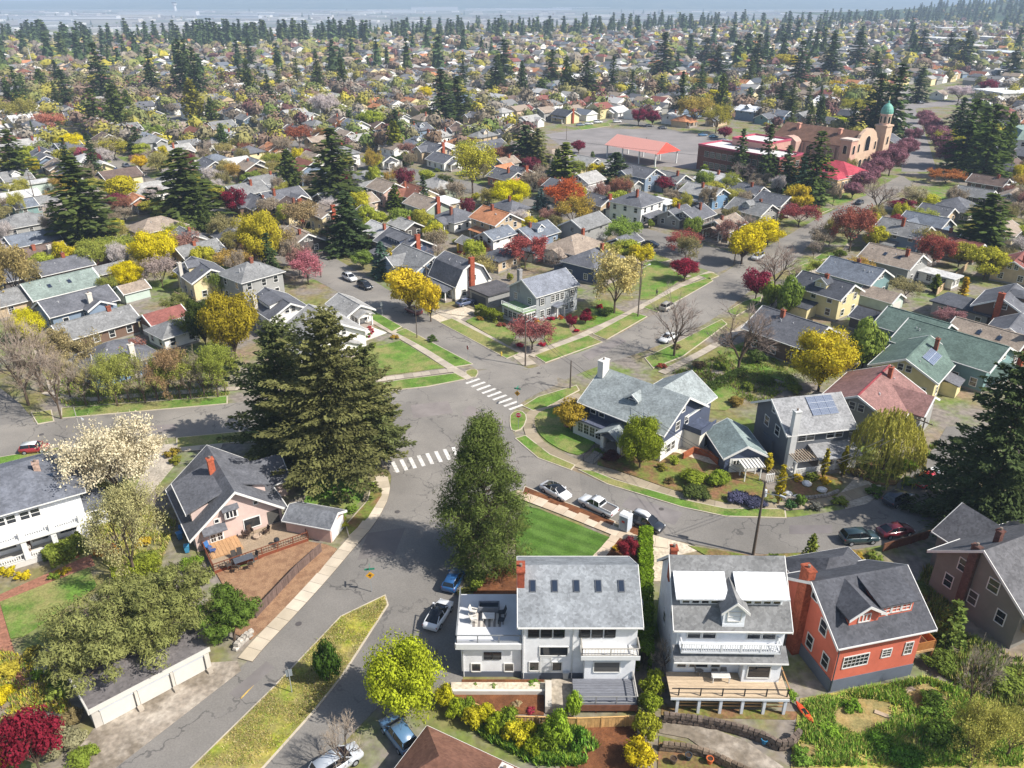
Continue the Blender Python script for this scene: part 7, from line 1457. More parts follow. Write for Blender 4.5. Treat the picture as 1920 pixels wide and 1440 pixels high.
(135,290,248,58,'fine','#eedc1e','bright yellow tree at the upper left'),(90,250,212,60,'airy','#d08a72',''),(35,230,180,60,'airy','#b0a95a',''),(55,215,195,30,'plum','#9b3a5a',''),(195,300,252,60,'airy','#b5aa86',''),(212,300,260,50,'airy','#c5bd4a',''),(262,320,290,32,'round','#e2bf2c',''),(300,330,285,50,'airy','#b0a868',''),(230,380,330,70,'round','#cfc232',''),(155,310,275,36,'plum','#b3606e',''),(295,265,235,44,'bushy','#8a9a46',''),(795,188,162,34,'fine','#ecd820','bright yellow tree at the upper middle'),(840,330,300,0.1,'shrub','#5a6a34',''),
(1470,130,100,50,'round','#c9b93a',''),(1345,200,165,60,'round','#dcd034',''),(1385,125,95,36,'round','#cfc83c',''),(1315,175,140,40,'airy','#c2a84e',''),(1610,190,155,50,'round','#c2b23c',''),(1565,175,150,30,'round','#d9bc34',''),(1600,220,185,46,'airy','#bdb848',''),(1565,235,218,50,'fine','#c6d02e',''),(1600,265,228,0.1,'shrub','#8aa040',''),(1470,198,178,34,'round','#cfc832',''),(1800,190,160,46,'blossom','#ead9da',''),(1855,178,148,40,'plum','#8f3a50',''),(1780,290,245,50,'airy','#c2bf48',''),
(1290,372,345,30,'airy','#8f9a50',''),(1210,345,322,40,'airy','#c2ba5a',''),(1650,400,330,90,'bare','#a89688','leafless street tree before the church hall'),(1710,395,350,50,'airy','#c2b890',''),(1775,345,318,60,'airy','#c8854e',''),(1690,400,372,50,'plum','#93384c',''),(1735,395,362,50,'round','#c2c23a',''),(1500,425,385,70,'airy','#a85a58',''),(1680,440,400,40,'plum','#a04a50',''),(1290,255,215,0.1,'shrub','#8aa040',''),(1390,345,300,60,'bare','#b0a095',''),(1280,475,435,70,'airy','#b0635a',''),
]
for q in T:
    if q[3] < 1: continue
    tree(*q[:6], label=q[6] or None)
# hedges and planted rows
leafbox('hedge', G(1209, 1012), G(1209, 1098), 1.35, 0, 2.0, 9000, .13, '#86a52e', 1, 'clipped bright green hedge beside the driveway')
leafbox('hedge', G(1207, 1110), G(1205, 1260), 1.3, 0, 2.6, 9000, .13, '#7d9a30', 2, 'long green hedge along the right wall of the white modern house', bulge=.25)
for i, (x, y, c, w_, h_) in enumerate(((1222,1300,'#a5b03c',52,2.8),(1218,1335,'#99a838',48,2.6),(1212,1380,'#b0b23c',56,2.6),(1195,1430,'#d9c42e',70,2.6))): plant(*G(x, y), h_, w_*.5/20, 'bushy', c, ['tall yellow-green bush right of the dark deck','yellow-green bush in the row right of the new fence','yellow-green bush second from the bottom in the row','yellow bush at the bottom end of the row'][i])
for i in range(11):
    x = 835+i*19; y = 1322+i*8+(12 if i % 2 else 0); plant(*G(x, y), rnd.uniform(1.8, 2.7), rnd.uniform(1.0, 1.5), 'bushy', ['#c9c430', '#a9b834', '#8aa038', '#d6cc38'][i % 4], ['leftmost', 'second', 'third', 'fourth', 'fifth', 'sixth', 'seventh', 'eighth', 'ninth', 'tenth', 'rightmost'][i]+' laurel bush from the left in the row below the new timber fence', None, 'laurel row')
leafbox('hedge', G(895, 588), G(938, 606), 1.6, 0, 1.9, 3500, .16, '#8f9a35', 5, 'clipped hedge beside the sun room of the grey corner house'); leafbox('hedge', G(935, 470), G(1000, 452), 1.5, 0, 2.2, 3000, .18, '#8a9440', 6, 'hedge behind the grey corner house garden')
leafbox('hedge', G(385, 282), G(480, 262), 2.2, 0, 4.5, 6000, .26, '#6d7a34', 7, 'tall row of dark conifers forming a hedge, upper left'); leafbox('hedge', G(740, 312), G(772, 308), 3.0, 0, 3.2, 3000, .25, '#55683a', 8, 'dark block hedge near the orange-brown fence'); leafbox('hedge', G(300, 1065), G(215, 1095), 1.6, 0, 1.6, 3500, .14, '#9aa43c', 9, 'low hedge beside the thin budding tree')
leafbox('hedge', G(90, 1060), G(160, 1025), 2.2, 0, 1.7, 4500, .14, '#93a046', 10, 'rounded clipped hedge before the porch of the left-edge house'); leafbox('hedge', G(1325, 735), G(1395, 700), 1.4, 0, 1.2, 2500, .14, '#5f7238', 12, 'dark low hedge behind the corner house')
# named small shrubs
SH = [(1305,930,1.3,1.9,'#63703c','bushy'),(1385,940,1.1,1.6,'#6a6a86','bushy'),(1415,948,1.0,1.5,'#5f6078','bushy'),(1300,905,1.6,1.9,'#9aa83c','bushy'),(1345,908,1.6,1.8,'#93a63c','bushy'),(1240,880,.8,.9,'#8f8a3c','shrub'),(1265,868,.9,.9,'#a3b040','shrub'),(1255,905,.6,.8,'#7a6a44','shrub'),(1495,902,.9,.9,'#e2c42a','shrub'),(1545,905,.7,.8,'#dcb82c','shrub'),(1520,900,1.0,1.1,'#7d8838','shrub'),(1500,948,1.6,.9,'#6f8a3c','shrub'),(1525,955,.9,.9,'#7a7a70','shrub'),(1480,955,1.3,.7,'#5f8450','shrub'),(1570,945,.8,1.2,'#8f9a40','shrub'),(1640,930,1.2,1.2,'#6f8a3a','shrub'),(1700,880,1.3,1.4,'#7d9a38','bushy'),(1605,890,1.0,1.2,'#8a7a50','shrub'),(1700,910,.9,1.2,'#85a03c','shrub'),
(640,985,.9,1.1,'#b0b03a','shrub'),(660,960,.7,.9,'#85a040','shrub'),(690,915,.8,.9,'#7d943a','shrub'),(640,940,1.2,1.2,'#5f7a34','bushy'),(600,925,1.0,1.2,'#6d8438','shrub'),(325,855,1.2,1.1,'#b09c40','shrub'),(330,870,1.0,.9,'#9a9a3c','shrub'),(360,1065,1.2,1.4,'#86a03a','bushy'),(280,1055,1.3,1.5,'#8f9a44','bushy'),(200,1040,1.2,1.4,'#c28a3c','shrub'),(265,1025,1.0,1.2,'#d6b83a','shrub'),(40,1085,.7,.9,'#d6c22a','shrub'),(10,1078,.8,1.0,'#c9b82c','shrub'),(120,1075,.6,.8,'#cbb52e','shrub'),(100,1085,.6,.7,'#8aa03c','shrub'),
(20,1265,1.0,1.2,'#cfc04a','bushy'),(5,1310,1.0,1.3,'#e2cf2a','bushy'),(75,1270,.8,1.0,'#8aa53c','shrub'),(105,1310,1.0,1.1,'#9aa84c','shrub'),(90,1250,.9,1.0,'#e9e3da','shrub'),(30,1360,.9,1.1,'#8f6a4a','shrub'),(120,1400,1.3,1.9,'#a5a07a','bushy'),(160,1425,1.0,1.4,'#8fa040','bushy'),(135,1355,1.1,1.2,'#9a8a60','bushy'),(8,1430,.9,1.3,'#e8cf1e','bushy'),(110,1290,.7,.8,'#7d9a38','shrub'),(60,1230,.8,.9,'#b3a84c','shrub'),
(910,1330,.35,.4,'#e0bc34','shrub'),(942,1348,.35,.4,'#cfae3a','shrub'),(970,1322,.35,.45,'#c9b48a','shrub'),(995,1335,.35,.45,'#b8475a','shrub'),(890,1290,.4,.5,'#86a04a','shrub'),(925,1290,.4,.6,'#93a860','shrub'),(1000,1285,.5,.6,'#7fa03c','shrub'),(1160,1030,.6,.7,'#e0b834','shrub'),(890,1105,1.0,1.0,'#8a9a3c','shrub'),(870,1118,.8,.9,'#9a9a50','shrub'),(900,1090,.8,.9,'#8aa044','shrub'),
(1015,648,.6,.8,'#c02a44','shrub'),(975,650,.6,.9,'#c4304a','shrub'),(1080,622,.5,.7,'#c83048','shrub'),(1035,600,.6,.9,'#b3304a','shrub'),(1050,598,.7,.8,'#d0703a','shrub'),(1100,585,.7,.9,'#a83a40','shrub'),(1125,578,.7,.9,'#c43040','shrub'),(1005,605,.8,.9,'#cfa03a','shrub'),(985,612,.8,.9,'#b09a3c','shrub'),(940,612,.7,1.0,'#9a5a48','shrub'),(900,600,.7,.9,'#a8843c','shrub'),(1110,600,.8,1.0,'#8f9a3a','shrub'),(1135,590,1.4,1.8,'#5f7238','bushy'),(1015,588,1.8,.9,'#3f5a34','arborvitae'),(1050,580,1.8,.9,'#3f5a34','arborvitae'),(812,640,1.0,1.0,'#556a30','shrub'),(740,635,.7,.8,'#c2a03c','shrub'),(700,650,.7,.9,'#8a9a40','shrub'),(855,545,1.2,1.3,'#6f8238','bushy'),(830,560,1.1,1.2,'#8a9a44','bushy'),(960,470,1.6,1.6,'#a59a3a','bushy'),
(1600,1330,.7,1.0,'#7da038','shrub'),(1650,1400,.9,1.3,'#6a9034','bushy'),(1560,1380,.7,1.1,'#86a83a','shrub'),(1750,1330,1.2,1.6,'#7d9a40','bushy'),(1770,1390,1.4,1.8,'#6f8a3a','bushy'),(1700,1430,1.0,1.5,'#66903a','bushy'),(1880,1290,1.5,2.0,'#8a9a44','bushy'),(1500,1420,.8,1.1,'#7a9a40','shrub'),(1480,1310,.9,.9,'#85a53c','shrub'),(1760,1250,1.4,1.6,'#7d9040','bushy'),(1720,1110,.9,1.4,'#7a8a40','bushy'),(1640,1050,.8,1.0,'#8a9a44','shrub'),(1600,1045,.7,.9,'#b59a40','shrub'),(1450,1052,.8,.9,'#86984a','shrub'),(1540,1075,.9,.9,'#6f8440','shrub'),(1350,690,1.0,1.2,'#8a9a40','shrub'),(1440,720,1.2,1.4,'#6f8038','bushy'),(1490,735,1.2,1.5,'#8f9a3c','bushy'),(1405,730,1.0,1.2,'#7c8a3a','shrub'),(1380,760,1.2,1.4,'#a08a48','bushy'),(1310,690,1.2,1.3,'#7a6a50','bushy'),(1270,655,.9,1.0,'#8a7a5a','shrub'),(1240,690,.8,.9,'#a85a48','shrub'),(1145,862,1.1,1.5,'#6f4440','bushy'),(1120,850,.6,.9,'#7a9038','shrub'),(1065,800,.5,.8,'#d8909a','shrub'),(1085,812,.4,.7,'#e0a0a8','shrub')]
for x, y, h_, r_, c, k in SH: plant(*G(x, y), h_*1.15, r_*1.1, k, c)
# rough grass
HOLES = [gp([(1560,1335),(1610,1308),(1668,1318),(1672,1355),(1610,1378),(1568,1362)]), gp([(1690,1290),(1740,1282),(1778,1310),(1770,1345),(1720,1340)]), gp([(1500,1395),(1530,1400),(1525,1430),(1495,1430)])]
for q in HOLES: patch('bare_ground', q, .09, MSTRAW, False)
tufts('grass', gp([(721,1122),(640,1160),(512,1295),(372,1436),(486,1436),(586,1333),(640,1266),(724,1136)]), 9000, .13, ['#b5ab5c', '#9aa04a', '#cdbd84', '#a8945c', '#8a964a'], 1, 'rough yellowish grass growing on the median', .035, .14)
tufts('grass', gp([(1510,1318),(1560,1305),(1735,1272),(1800,1295),(1915,1345),(1915,1436),(1490,1436),(1495,1390)]), 15000, .42, ['#8fb544', '#7aa43c', '#a5c04c', '#c9bd6c', '#96b848'], 2, 'long green grass and weeds on the bank below the red house', .05, .05, holes=HOLES)
tufts('ground_cover', gp([(1040,1365),(1085,1360),(1120,1400),(1090,1436),(1000,1436),(880,1365)]), 3500, .5, ['#6f9a3a', '#86a844', '#9ab33c'], 3, 'leafy ground cover below the new timber fence', .08, .05)
tufts('ground_cover', gp([(0,1220),(60,1240),(110,1280),(140,1340),(60,1330),(0,1400)]), 2500, .35, ['#8aa544', '#b0a84c', '#a58a60', '#c9b83a'], 4, 'mixed low plants in the bottom left garden', .06, .03)
tufts('ground_cover', gp([(190,900),(330,980),(300,1060),(230,1090),(180,1040),(165,960)]), 5000, .4, ['#a5aa4a', '#c2bb5a', '#8f9a48', '#b5a46c'], 5, 'loose yellow-green undergrowth left of the pink house', .05, .02)
tufts('ground_cover', gp([(75,690),(420,660),(430,742),(120,762)]), 6000, .35, ['#8aa040', '#a5a44c', '#9a8a5a', '#7d983a'], 6, 'low garden growth behind the left street', .06, .02)
tufts('ground_cover', gp([(1590,880),(1720,850),(1760,830),(1720,880),(1640,905)]), 2500, .4, ['#7d983a', '#98a044', '#8a7a50'], 7, 'low plants under the willow', .06, .05)
tufts('ground_cover', gp([(1260,700),(1420,640),(1500,720),(1420,760),(1330,720)]), 5000, .35, ['#86a03c', '#8a7a50', '#9aa844', '#6f8438'], 8, 'garden growth behind the dark blue corner house', .06, .02)
tufts('ground_cover', gp([(1740,1060),(1700,1150),(1760,1260),(1860,1330),(1920,1330),(1920,1240),(1800,1190)]), 5000, .6, ['#7d943c', '#98a24a', '#6a7a38', '#a89a60'], 9, 'scrub between the red and brown houses', .07, .02)
# ================================================================== THE TOWN BEYOND: more houses and trees, thinned by distance
fr = random.Random(77)
def free(X, Y, r, houses=True):
    for p in KEEP:
        if inpoly(X, Y, p): return False
    if houses:
        for s in HOUSES:
            if (s.X-X)**2+(s.Y-Y)**2 < (s.rad+r)**2: return False
    return True
def inview(X, Y, z=5, m=60):
    px, py = PJ(X, Y, z); return -m < px < 1920+m and -40 < py < 1500
ROOFS = ['slate']*5+['grey']*6+['light']*4+['blue']*2+['tan']*4+['brown']*3+['red']+['orange']+['black']*2+['silver']*2+['rust']
WALLS = ['white']*9+['cream']*2+['grey']*4+['tan']*3+['blue']*2+['sage','yellow','peach','brown']
ca, sa = math.cos(R(A_)), math.sin(R(A_)); cb, sb = math.cos(R(B_)), math.sin(R(B_))
FARH = []; cand = []
for i in range(-20, 160):
    for j in range(-95, 80):
        u, v = i*13.5, j*17.0+(7 if j % 4 in (1, 2) else 0)
        if j % 4 == 0 : v += 2
        X, Y = ca*u+cb*v, 130+sa*u+sb*v
        if 165 < Y < 2300 and inview(X, Y) and Y < ymax(X, Y): cand.append((Y, X))
cand.sort()
NOH = [gp(q) for q in ([(1560,420),(1660,300),(1680,160),(1830,160),(1830,350),(1740,420)], [(1440,400),(1290,330),(1290,225),(1640,190),(1640,400)], [(1010,330),(1010,225),(1430,225),(1430,330),(1250,345)], [(960,720),(1300,490),(1500,380),(1680,330),(1720,360),(1560,470),(1360,640),(1150,740)], [(880,690),(640,560),(200,300),(260,280),(720,490),(1000,690)])]
nh = sum(1 for s in HOUSES if s.o.name.startswith(('house', 'garage')))
for Y, X in cand:
    X += fr.uniform(-2, 2); Yq = Y+fr.uniform(-2, 2)
    if 700 < Y and fr.random() < .25+min(.55, (Y-700)/1500): continue
    if butte_h(X, Yq) > 1: continue
    L_, W_, h_ = fr.uniform(7.5, 13), fr.uniform(6, 9.6), fr.choice([3, 3.2, 3.4, 4.6, 5.2]); rc, wc = fr.choice(ROOFS), fr.choice(WALLS); an = fr.choice(['A', 'B', 'B']); rf = fr.choice(['gable']*4+['hip'])
    if Y < 900 and not free(X, Yq, 8.5 if Y < 300 else 5.5 if Y < 420 else 3.2): continue
    if any(inpoly(X, Yq, q) for q in NOH): continue
    if nh < 296:
        generic(0, 0, L_, W_, h_, an, rf, rc, wc, fr.choice(['c', 'p', '', 'x', 'cp', 'd']), world=(X, Yq), lod=False); HOUSES[-1].fill = 1; nh += 1
    else: FARH.append((X, Yq, L_, W_, h_, A_ if an == 'A' else B_, rc, wc, rf))
def far_houses():
    V, F, Tn = [], [], []
    for X, Y, L_, W_, h_, an, rc, wc, rf in FARH:
        c, s_ = math.cos(R(an)), math.sin(R(an)); b = len(V); l, w2, o = L_/2, W_/2, .5; zr = h_+W_*.27; rd = l+o if rf == 'gable' else l-w2*.8
        P = [(-l,-w2,0),(l,-w2,0),(l,w2,0),(-l,w2,0),(-l,-w2,h_),(l,-w2,h_),(l,w2,h_),(-l,w2,h_),(-l-o,-w2-o,h_-.1),(l+o,-w2-o,h_-.1),(l+o,w2+o,h_-.1),(-l-o,w2+o,h_-.1),(-rd,0,zr),(rd,0,zr)]
        V += [(X+c*x-s_*y, Y+s_*x+c*y, z) for x, y, z in P]
        f = [(0,1,5,4),(1,2,6,5),(2,3,7,6),(3,0,4,7),(8,9,13,12),(10,11,12,13),(9,10,13,13),(11,8,12,12)]
        W4, R4 = C(WC[wc]), C(RC[rc])
        F += [tuple(b+i for i in q) for q in f]; Tn += [W4]*4+[R4]*2+[W4 if rf == 'gable' else R4]*2
    V, F, Tn = np.array(V), np.array(F), np.array(Tn)
    q = F[:, 2] != F[:, 3]
    me = bpy.data.meshes.new('far_houses'); me.from_pydata(V.tolist(), [], [tuple(f) if f[2] != f[3] else tuple(f[:3]) for f in F.tolist()])
    a = me.attributes.new('tint', 'FLOAT_COLOR', 'FACE'); a.data.foreach_set('color', Tn.astype(np.float32).ravel())
    tag(obj('far_houses', me, MTINT), 'countless small roofs of the town far behind', 'houses', None, 'stuff')
far_houses()
# trees
DEC = [('airy','#b5a58e'),('airy','#b5a58e'),('bare','#b3a296'),('airy','#a8997e'),('airy','#c2bd5a'),('airy','#aeb552'),('round','#c9c440'),('round','#b5bd48'),('round','#d8c832'),('airy','#c8a858'),('plum','#84404c'),('airy','#b58a7c'),('blossom','#e2d8d2'),('airy','#a8755f'),('airy','#b0a560'),('airy','#a39a68'),('round','#bdb84c'),('round','#93a44a'),('airy','#bdb070')]
pts = []; cell = {}
def spaced(X, Y, d):
    k = (int(X//12), int(Y//12))
    for a in range(-1, 2):
        for b in range(-1, 2):
            for (x, y) in cell.get((k[0]+a, k[1]+b), ()):
                if (x-X)**2+(y-Y)**2 < d*d: return False
    cell.setdefault(k, []).append((X, Y)); return True
for e, X, Y, r_, k, c in TREES: cell.setdefault((int(X//12), int(Y//12)), []).append((X, Y))
nd = ncf = nb = 0; FART = []
samp = []
for _ in range(30000):
    Y = 175*math.exp(fr.random()*math.log(2350/175)); X = fr.uniform(-.72, .72)*(Y+30); samp.append((Y, X))
samp.sort()
left = lambda X, Y: PJ(X, Y)[0] < 700
for Y, X in samp:
    if not inview(X, Y, 5, 90) or Y > ymax(X, Y)*(1+fr.uniform(-.03, .06)): continue
    near = Y < 620
    if near:
        if not spaced(X, Y, 6.3 if Y < 420 else 7.6 if left(X, Y) else 10.5): continue
        if not free(X, Y, .6): continue
        if any(inpoly(X, Y, q) for q in (NOH[0], NOH[2])): continue
    else:
        if not spaced(X, Y, 10.0 if left(X, Y) else 12.0): continue
        if fr.random() < (.2 if left(X, Y) else .5): continue
    px, py = PJ(X, Y)
    pc = .02 if Y < 420 else (.04 if Y < 700 else (.08 if Y < .84*ymax(X, Y) else .36)); pc *= 1.2 if left(X, Y) and Y > 700 else .85
    cl = math.sin(X*.013+1.3+Y*.004)*math.sin(Y*.011-X*.003)+.5*math.sin(X*.031+Y*.023)
    isf = fr.random() < pc*max(.02, 1+2.4*cl)
    if near and isf and ncf < 290:
        hh = fr.uniform(8, 19) if Y < 420 else fr.uniform(12, 27); plant(X, Y, hh, hh*fr.uniform(.2, .27), fr.choice(['fir', 'fir', 'fir', 'cedar', 'spruce']), fr.choice([FIR, FIR2, CED, '#5c7040'])); ncf += 1
    elif near and not isf and Y < 430 and nb < 240 and fr.random() < .3:
        plant(X, Y, fr.uniform(1.2, 2.8), fr.uniform(.9, 2.0), 'bushy', fr.choice(['#8a9a44', '#7a8a3c', '#a5a84c', '#9a8a5a', '#b5b03c', '#6f7f3a'])); nb += 1
    elif near and not isf and nd < 285:
        k, c = fr.choice(DEC); plant(X, Y, fr.uniform(4, 8.2), fr.uniform(2.0, 4.2), k, c); nd += 1
    else: FART.append((X, Y, isf))
# rows of firs closing the view, and the butte's wood
for k in range(380):
    X = fr.uniform(-.72, .72); Y = ymax(X*1500, 1500)*fr.uniform(.86, 1.02); FART.append((X*Y, Y, True))
for k in range(1500):
    X = fr.uniform(BUTTE[0], BUTTE[1]); Y = fr.uniform(BUTTE[2], BUTTE[3])
    if inview(X, Y, 30, 60): FART.append((X, Y, fr.random() < .75))
for k in range(700):                       # thin woods out on the plain
    Y = 1500*math.exp(fr.random()*math.log(6500/1500)); X = fr.uniform(-.72, .72)*Y
    if Y > ymax(X, Y)*1.05 and Y > 1450: FART.append((X, Y, fr.random() < .3))
def plain_sheds():
    mb = MB(); g = random.Random(4); tn = []
    for k in range(420):
        Y = 2600*math.exp(g.random()*math.log(6800/2600)); X = g.uniform(-.7, .7)*Y
        if Y < ymax(X, Y)+900: continue
        l, w_, h_ = g.uniform(15, 70), g.uniform(12, 40), g.uniform(5, 11); z = drop(X, Y); mb.box(X-l, X+l, Y-w_, Y+w_, z, z+h_); tn += [C(g.choice(['#d9d6d0', '#c9c4bc', '#b0aaa6', '#e6e4e0', '#9a948f']))]*6
    me = mb.mesh('far_buildings'); a = me.attributes.new('tint', 'FLOAT_COLOR', 'FACE'); a.data.foreach_set('color', np.array(tn, np.float32).ravel())
    tag(obj('far_buildings', me, MTINT), 'scattered pale low buildings on the hazy river plain', 'buildings', None, 'stuff')
plain_sheds()
def far_trees():
    g = np.random.RandomState(9); tf = []; td = []
    for k in range(4):                       # small templates of loose leaf faces
        c, d, n, l, w_, t = fir_arrays(500+k, 1., .2, 15, 1, .1, .05, droop=.3, irr=.3, prof=lambda u: (1-u)**.85); d = unit(d); b = unit(np.cross(n, d)); tf.append((np.stack([c-d*l[:, None], c+b*w_[:, None], c+d*l[:, None], c-b*w_[:, None]], 1), t))
        # a lumpy body of foliage with loose leaf faces round it
        def body(nu, nv, f):
            P = [[f(2*math.pi*i/nu, j/nv) for i in range(nu)] for j in range(nv+1)]
            return np.array([[P[j][i], P[j][(i+1) % nu], P[j+1][(i+1) % nu], P[j+1][i]] for j in range(nv) for i in range(nu)])
        cb = body(7, 4, lambda a, v: ((1-v)*.15*(1+.25*math.sin(a*3+v*9+k))*math.cos(a), (1-v)*.15*(1+.25*math.sin(a*3+v*9+k))*math.sin(a), .08+.86*v)); tf[-1] = (np.concatenate([tf[-1][0], cb]), np.concatenate([tf[-1][1], np.full(len(cb), .8)]))
        for N, z, nu, bs in ((190, .08, 8, .3), (40, .12, 7, .44)):
            v = unit(g.normal(0, 1, (N, 3))); lump = lambda v_: 1+.25*np.sin(v_[..., :1]*5+k)+.2*np.cos(v_[..., 1:2]*7)+.12*np.sin(v_[..., 2:]*9+k)
            cc = v*g.uniform(.55 if bs < .4 else .86, 1.05, (N, 1))*lump(v)*np.array([.5, .5, .4])+np.array([0, 0, .55]); n = v*1.4+g.normal(0, .35, (N, 3)); d = unit(np.cross(n, g.normal(0, 1, (N, 3)))); b = unit(np.cross(n, d))
            def sph(a, u): q = np.array([math.sin(math.pi*u)*math.cos(a), math.sin(math.pi*u)*math.sin(a), -math.cos(math.pi*u)]); return tuple(q*lump(q)[0]*np.array([bs, bs, bs*.8])+np.array([0, 0, .55]))
            sb_ = body(nu, nu-3, sph); td.append((np.concatenate([np.stack([cc-d*z, cc+b*z*.68, cc+d*z, cc-b*z*.68], 1), sb_]), np.concatenate([g.uniform(.88, 1.12, N), g.uniform(.82, 1.0, len(sb_))])))
    for nm, sel, tm, lab in (('far_conifers', True, tf, 'dark conifers crowding the far part of the town'), ('far_leafy_trees', False, td, 'countless budding trees between the far roofs')):
        V, K = [], []
        cols = np.array([C(c)[:3] for c in ([FIR, FIR2, '#50643c', '#5a6e44'] if sel else ['#9a8d79', '#8f8371', '#a39d62', '#949858', '#b0a84e', '#857a6c', '#97806f', '#8a8f58', '#aaa04e', '#7d5c58', '#a89e90', '#8f7862', '#99916c', '#8f8a5c', '#7a8a4a', '#c2b648'])])
        for X, Y, isf in FART:
            if isf != sel: continue
            P, t = tm[fr.randrange(4)] if sel else tm[2*fr.randrange(4)+(Y > 720)]; h_ = fr.uniform(9, 32) if sel else fr.uniform(6, 11.5); r_ = h_*(fr.uniform(1.0, 1.45) if sel else fr.uniform(.85, 1.2)); a = fr.uniform(0, 6.28); c, s_ = math.cos(a), math.sin(a); z0 = butte_h(X, Y)+drop(X, Y)
            Q = np.stack([(P[..., 0]*c-P[..., 1]*s_)*r_+X, (P[..., 0]*s_+P[..., 1]*c)*r_+Y, P[..., 2]*h_+z0], -1); V.append(Q.reshape(-1, 3)); col = np.ones((len(t), 4)); col[:, :3] = cols[fr.randrange(len(cols))]*t[:, None]*(1 if sel else .9); K.append(col)
        V = np.concatenate(V); K = np.concatenate(K); tag(obj(nm, np_mesh(nm, V, np.arange(len(V)).reshape(-1, 4), K), MTINT), lab, 'trees', None, 'stuff')
far_trees()
todo_s = []
# airport on the plain: control tower and long pale sheds
X, Y = G(330, 29, -60); e = empty('control_tower', (X, Y, -60)); tag(e, 'pale airport control tower on the far plain', 'tower'); hh = zat(X, Y, 4)+60
obj('shaft', MB().lathe([(14, 0), (10, hh*.3), (9, hh*.75), (15, hh*.8), (16, hh*.9)], 10), MCONC, e, '#dcdcdc'); obj('cab', MB().lathe([(15, hh*.9), (16, hh*.97), (12, hh)], 10), MGLASS, e)
for k, (x, y, L_, h_) in enumerate([(60,36,260,9),(150,38,200,12),(245,33,160,10),(300,30,240,16),(430,34,180,8),(520,30,220,9),(660,25,150,9),(735,24,170,12),(815,20,190,16),(905,20,140,9),(1000,19,320,8),(1090,17,260,7),(1200,16,300,8),(1300,15,200,7),(585,33,120,8),(205,44,150,12),(90,44,120,10)]):
    X, Y = G(x, y, -60); L_ *= 2; h_ *= 1.6; e = empty('warehouse', (X, Y, -59.6), R(fr.uniform(-6, 6))); todo_s.append((PJ(X, Y, -60)[0], e)); tag(e, 'shed', 'warehouse', 'sheds on the far plain'); obj('wall', MB().box(-L_/2, L_/2, -25, 25, 0, h_), MWALL, e, fr.choice(['#d9d9d9', '#c2c6cb', '#cfc9bf'])); obj('roof', MB().box(-L_/2-1, L_/2+1, -26, 26, h_+.05, h_+1.2), MCONC, e, '#dedede')
# shops at the upper right
for k, (x, y, L_, h_, c) in enumerate([(1700,45,60,6,'#6fae9b'),(1780,60,55,7,'#dcdcdc'),(1850,78,60,6,'#e6e4de'),(1820,95,50,6,'#d2cfc8'),(1890,112,60,7,'#cfd6da'),(1760,80,40,6,'#e9e9e6'),(1900,190,40,6,'#f0f0ee'),(1690,62,50,6,'#e2ded6')]):
    X, Y = G(x, y); e = empty('shop_building', (X, Y, 0), R(fr.choice([12, 100]))); tag(e, ['shop building with green roof band at the upper right','shop building with pale grey roof below the butte','wide flat shop building at the right edge, upper part','low flat shop building left of the wide one','blue-grey flat building at the upper right edge','small white flat building at the upper right','white flat building at the right edge beyond the firs','pale flat building left of the small white one'][k], 'building', 'shops at the upper right'); obj('wall', MB().box(-L_/2, L_/2, -12, 12, 0, h_), MWALL, e, '#ded9d0'); obj('roof', MB().box(-L_/2-.5, L_/2+.5, -12.5, 12.5, h_+.02, h_+.7), MCONC, e, c)
    for i in range(6): obj('window', MB().box(-1.5, 1.5, -.1, .1, 0, 2.4), MGLASS, e, None, (-L_*.4+i*L_*.16, -12.05, 1))

# ================================================================== LABELS for what has none yet
LM = [('the pink house',430,950),('the big firs',590,740),('the dark blue corner house',1190,760),('the grey corner house',1025,545),('the gambrel house',860,500),('the church',1560,260),('the brick school',1370,300),('the play shelter',1205,270),('the big yellow tree on the right',1545,665),('the huge spruce',1840,850),('the grey house with solar panels',1500,800),('the green-gabled house on the left',107,530),('the golden conifer',430,600),('the brightest yellow tree',290,465),('the purple avenue',1740,260),('the red house',1620,1180),('the white modern house',1080,1190),('the left-edge white house',70,950),('the garages',280,1290),('the timber-deck house',1370,1190),('the brown house at the right edge',1860,1110),('the large conifer at the right edge',1850,420),('the far left street',240,330),('the steep-gabled tan house',815,275),('the blue hip-roofed house',1195,375),('the tall bushy pine',905,930),('the orange-roofed tan house',930,397),('the left street',200,800),('the upper left yellow tree',135,268)]
def cword(h):
    P = {'yellow':(230,210,40),'golden':(190,165,50),'yellow-green':(175,180,70),'olive green':(140,150,60),'dark green':(90,108,56),'purple':(150,75,95),'dark red':(140,45,60),'pink':(205,140,135),'rust-coloured':(185,105,75),'cream':(235,225,205),'tan':(180,160,130),'grey-brown':(165,150,135),'scarlet':(195,50,70),'blue-grey':(100,100,125),'grey-green':(110,138,134)}
    v = [int(h[i:i+2], 16) for i in (1, 3, 5)]; return min(P, key=lambda k: sum((a-b)**2 for a, b in zip(P[k], v)))
def where(px, py):
    n, x, y = min(LM, key=lambda q: (q[1]-px)**2+(1.6*(q[2]-py))**2); dx, dy = px-x, (py-y)*1.3
    return (('left of ' if dx < 0 else 'right of ') if abs(dx) > abs(dy) else ('behind ' if dy < 0 else 'in front of '))+n
KW = {'fir':'fir tree','spruce':'spruce','cedar':'conifer','arborvitae':'columnar conifer','round':'leafy tree','airy':'budding tree','budding':'budding tree','bare':'leafless tree','plum':'round tree','fine':'dense tree','blossom':'blossoming tree','shrub':'low shrub','bushy':'bush','willow':'willow'}
todo = {}
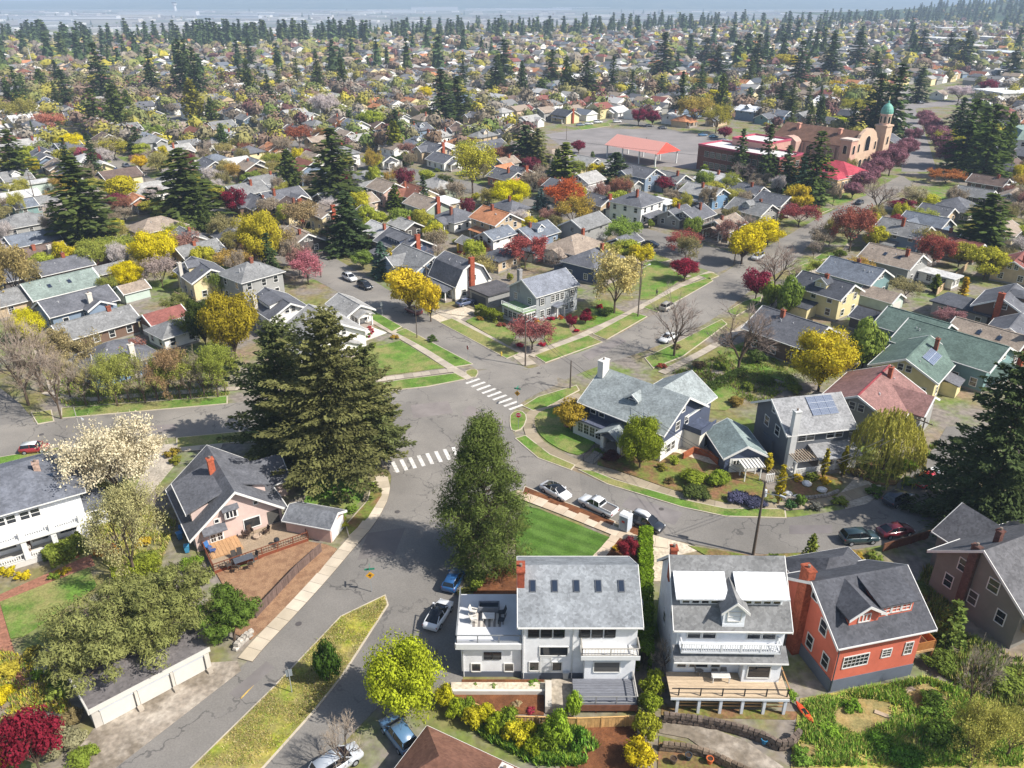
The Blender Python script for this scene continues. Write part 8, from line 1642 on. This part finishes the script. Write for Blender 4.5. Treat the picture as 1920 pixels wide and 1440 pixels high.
for e, X, Y, r_, k, c in TREES:
    if e.get('label'): continue
    px, py = PJ(X, Y, 2); far = Y > 430
    lab = f"{cword(c)} {KW[k]} " + (where(px, py) if not far else 'among the far houses at the '+('left' if px < 640 else 'centre' if px < 1280 else 'right'))
    todo.setdefault(lab, []).append((px, e, 'scattered trees and shrubs'))
for s in HOUSES:
    if s.o.get('label'): continue
    px, py = PJ(s.X, s.Y, 5); far = s.Y > 430; kind = 'garage' if s.o.name.startswith('garage') else 'house'
    lab = f"{wd_(s.wk)} {kind} with {wd_(s.rk)} {s.kind} roof " + (where(px, py) if not far else 'among the far houses at the '+('left' if px < 640 else 'centre' if px < 1280 else 'right'))
    todo.setdefault(lab, []).append((px, s.o, 'houses of the town'))
ORD = ['first', 'second', 'third', 'fourth', 'fifth', 'sixth', 'seventh', 'eighth', 'ninth', 'tenth', 'eleventh', 'twelfth']
for lab, L_ in todo.items():
    L_.sort(key=lambda q: q[0])
    for i, (px, e, gname) in enumerate(L_):
        if len(L_) == 1: e['label'] = lab; e['group'] = gname
        elif len(L_) <= 12: e['label'] = f"{lab}, {ORD[i]} from left"; e['group'] = gname
        else: e['label'] = lab; e['group'] = lab
        w_ = e['label'].split()
        if len(w_) > 16: e['label'] = ' '.join(w_[:16])
for i, (px, e) in enumerate(sorted(todo_s, key=lambda q: q[0])): e['label'] = 'long pale shed on the far hazy plain, '+(ORD+['thirteenth', 'fourteenth', 'fifteenth', 'sixteenth', 'seventeenth'])[i]+' from left'
# ================================================================== AIR
def haze():
    m = bpy.data.materials.new('haze_air'); m.use_nodes = True; n = m.node_tree.nodes; n.remove(n['Principled BSDF'])
    v = n.new('ShaderNodeVolumePrincipled'); v.inputs['Color'].default_value = (.62, .78, 1., 1); v.inputs['Density'].default_value = HAZE; v.inputs['Anisotropy'].default_value = .0
    m.node_tree.links.new(v.outputs[0], n['Material Output'].inputs['Volume'])
    tag(obj('haze', MB().box(-16500, 16500, -150, 20500, -64, 128), m), 'thin bluish haze over the town', 'haze', None, 'stuff')
HAZE = .00016
haze()
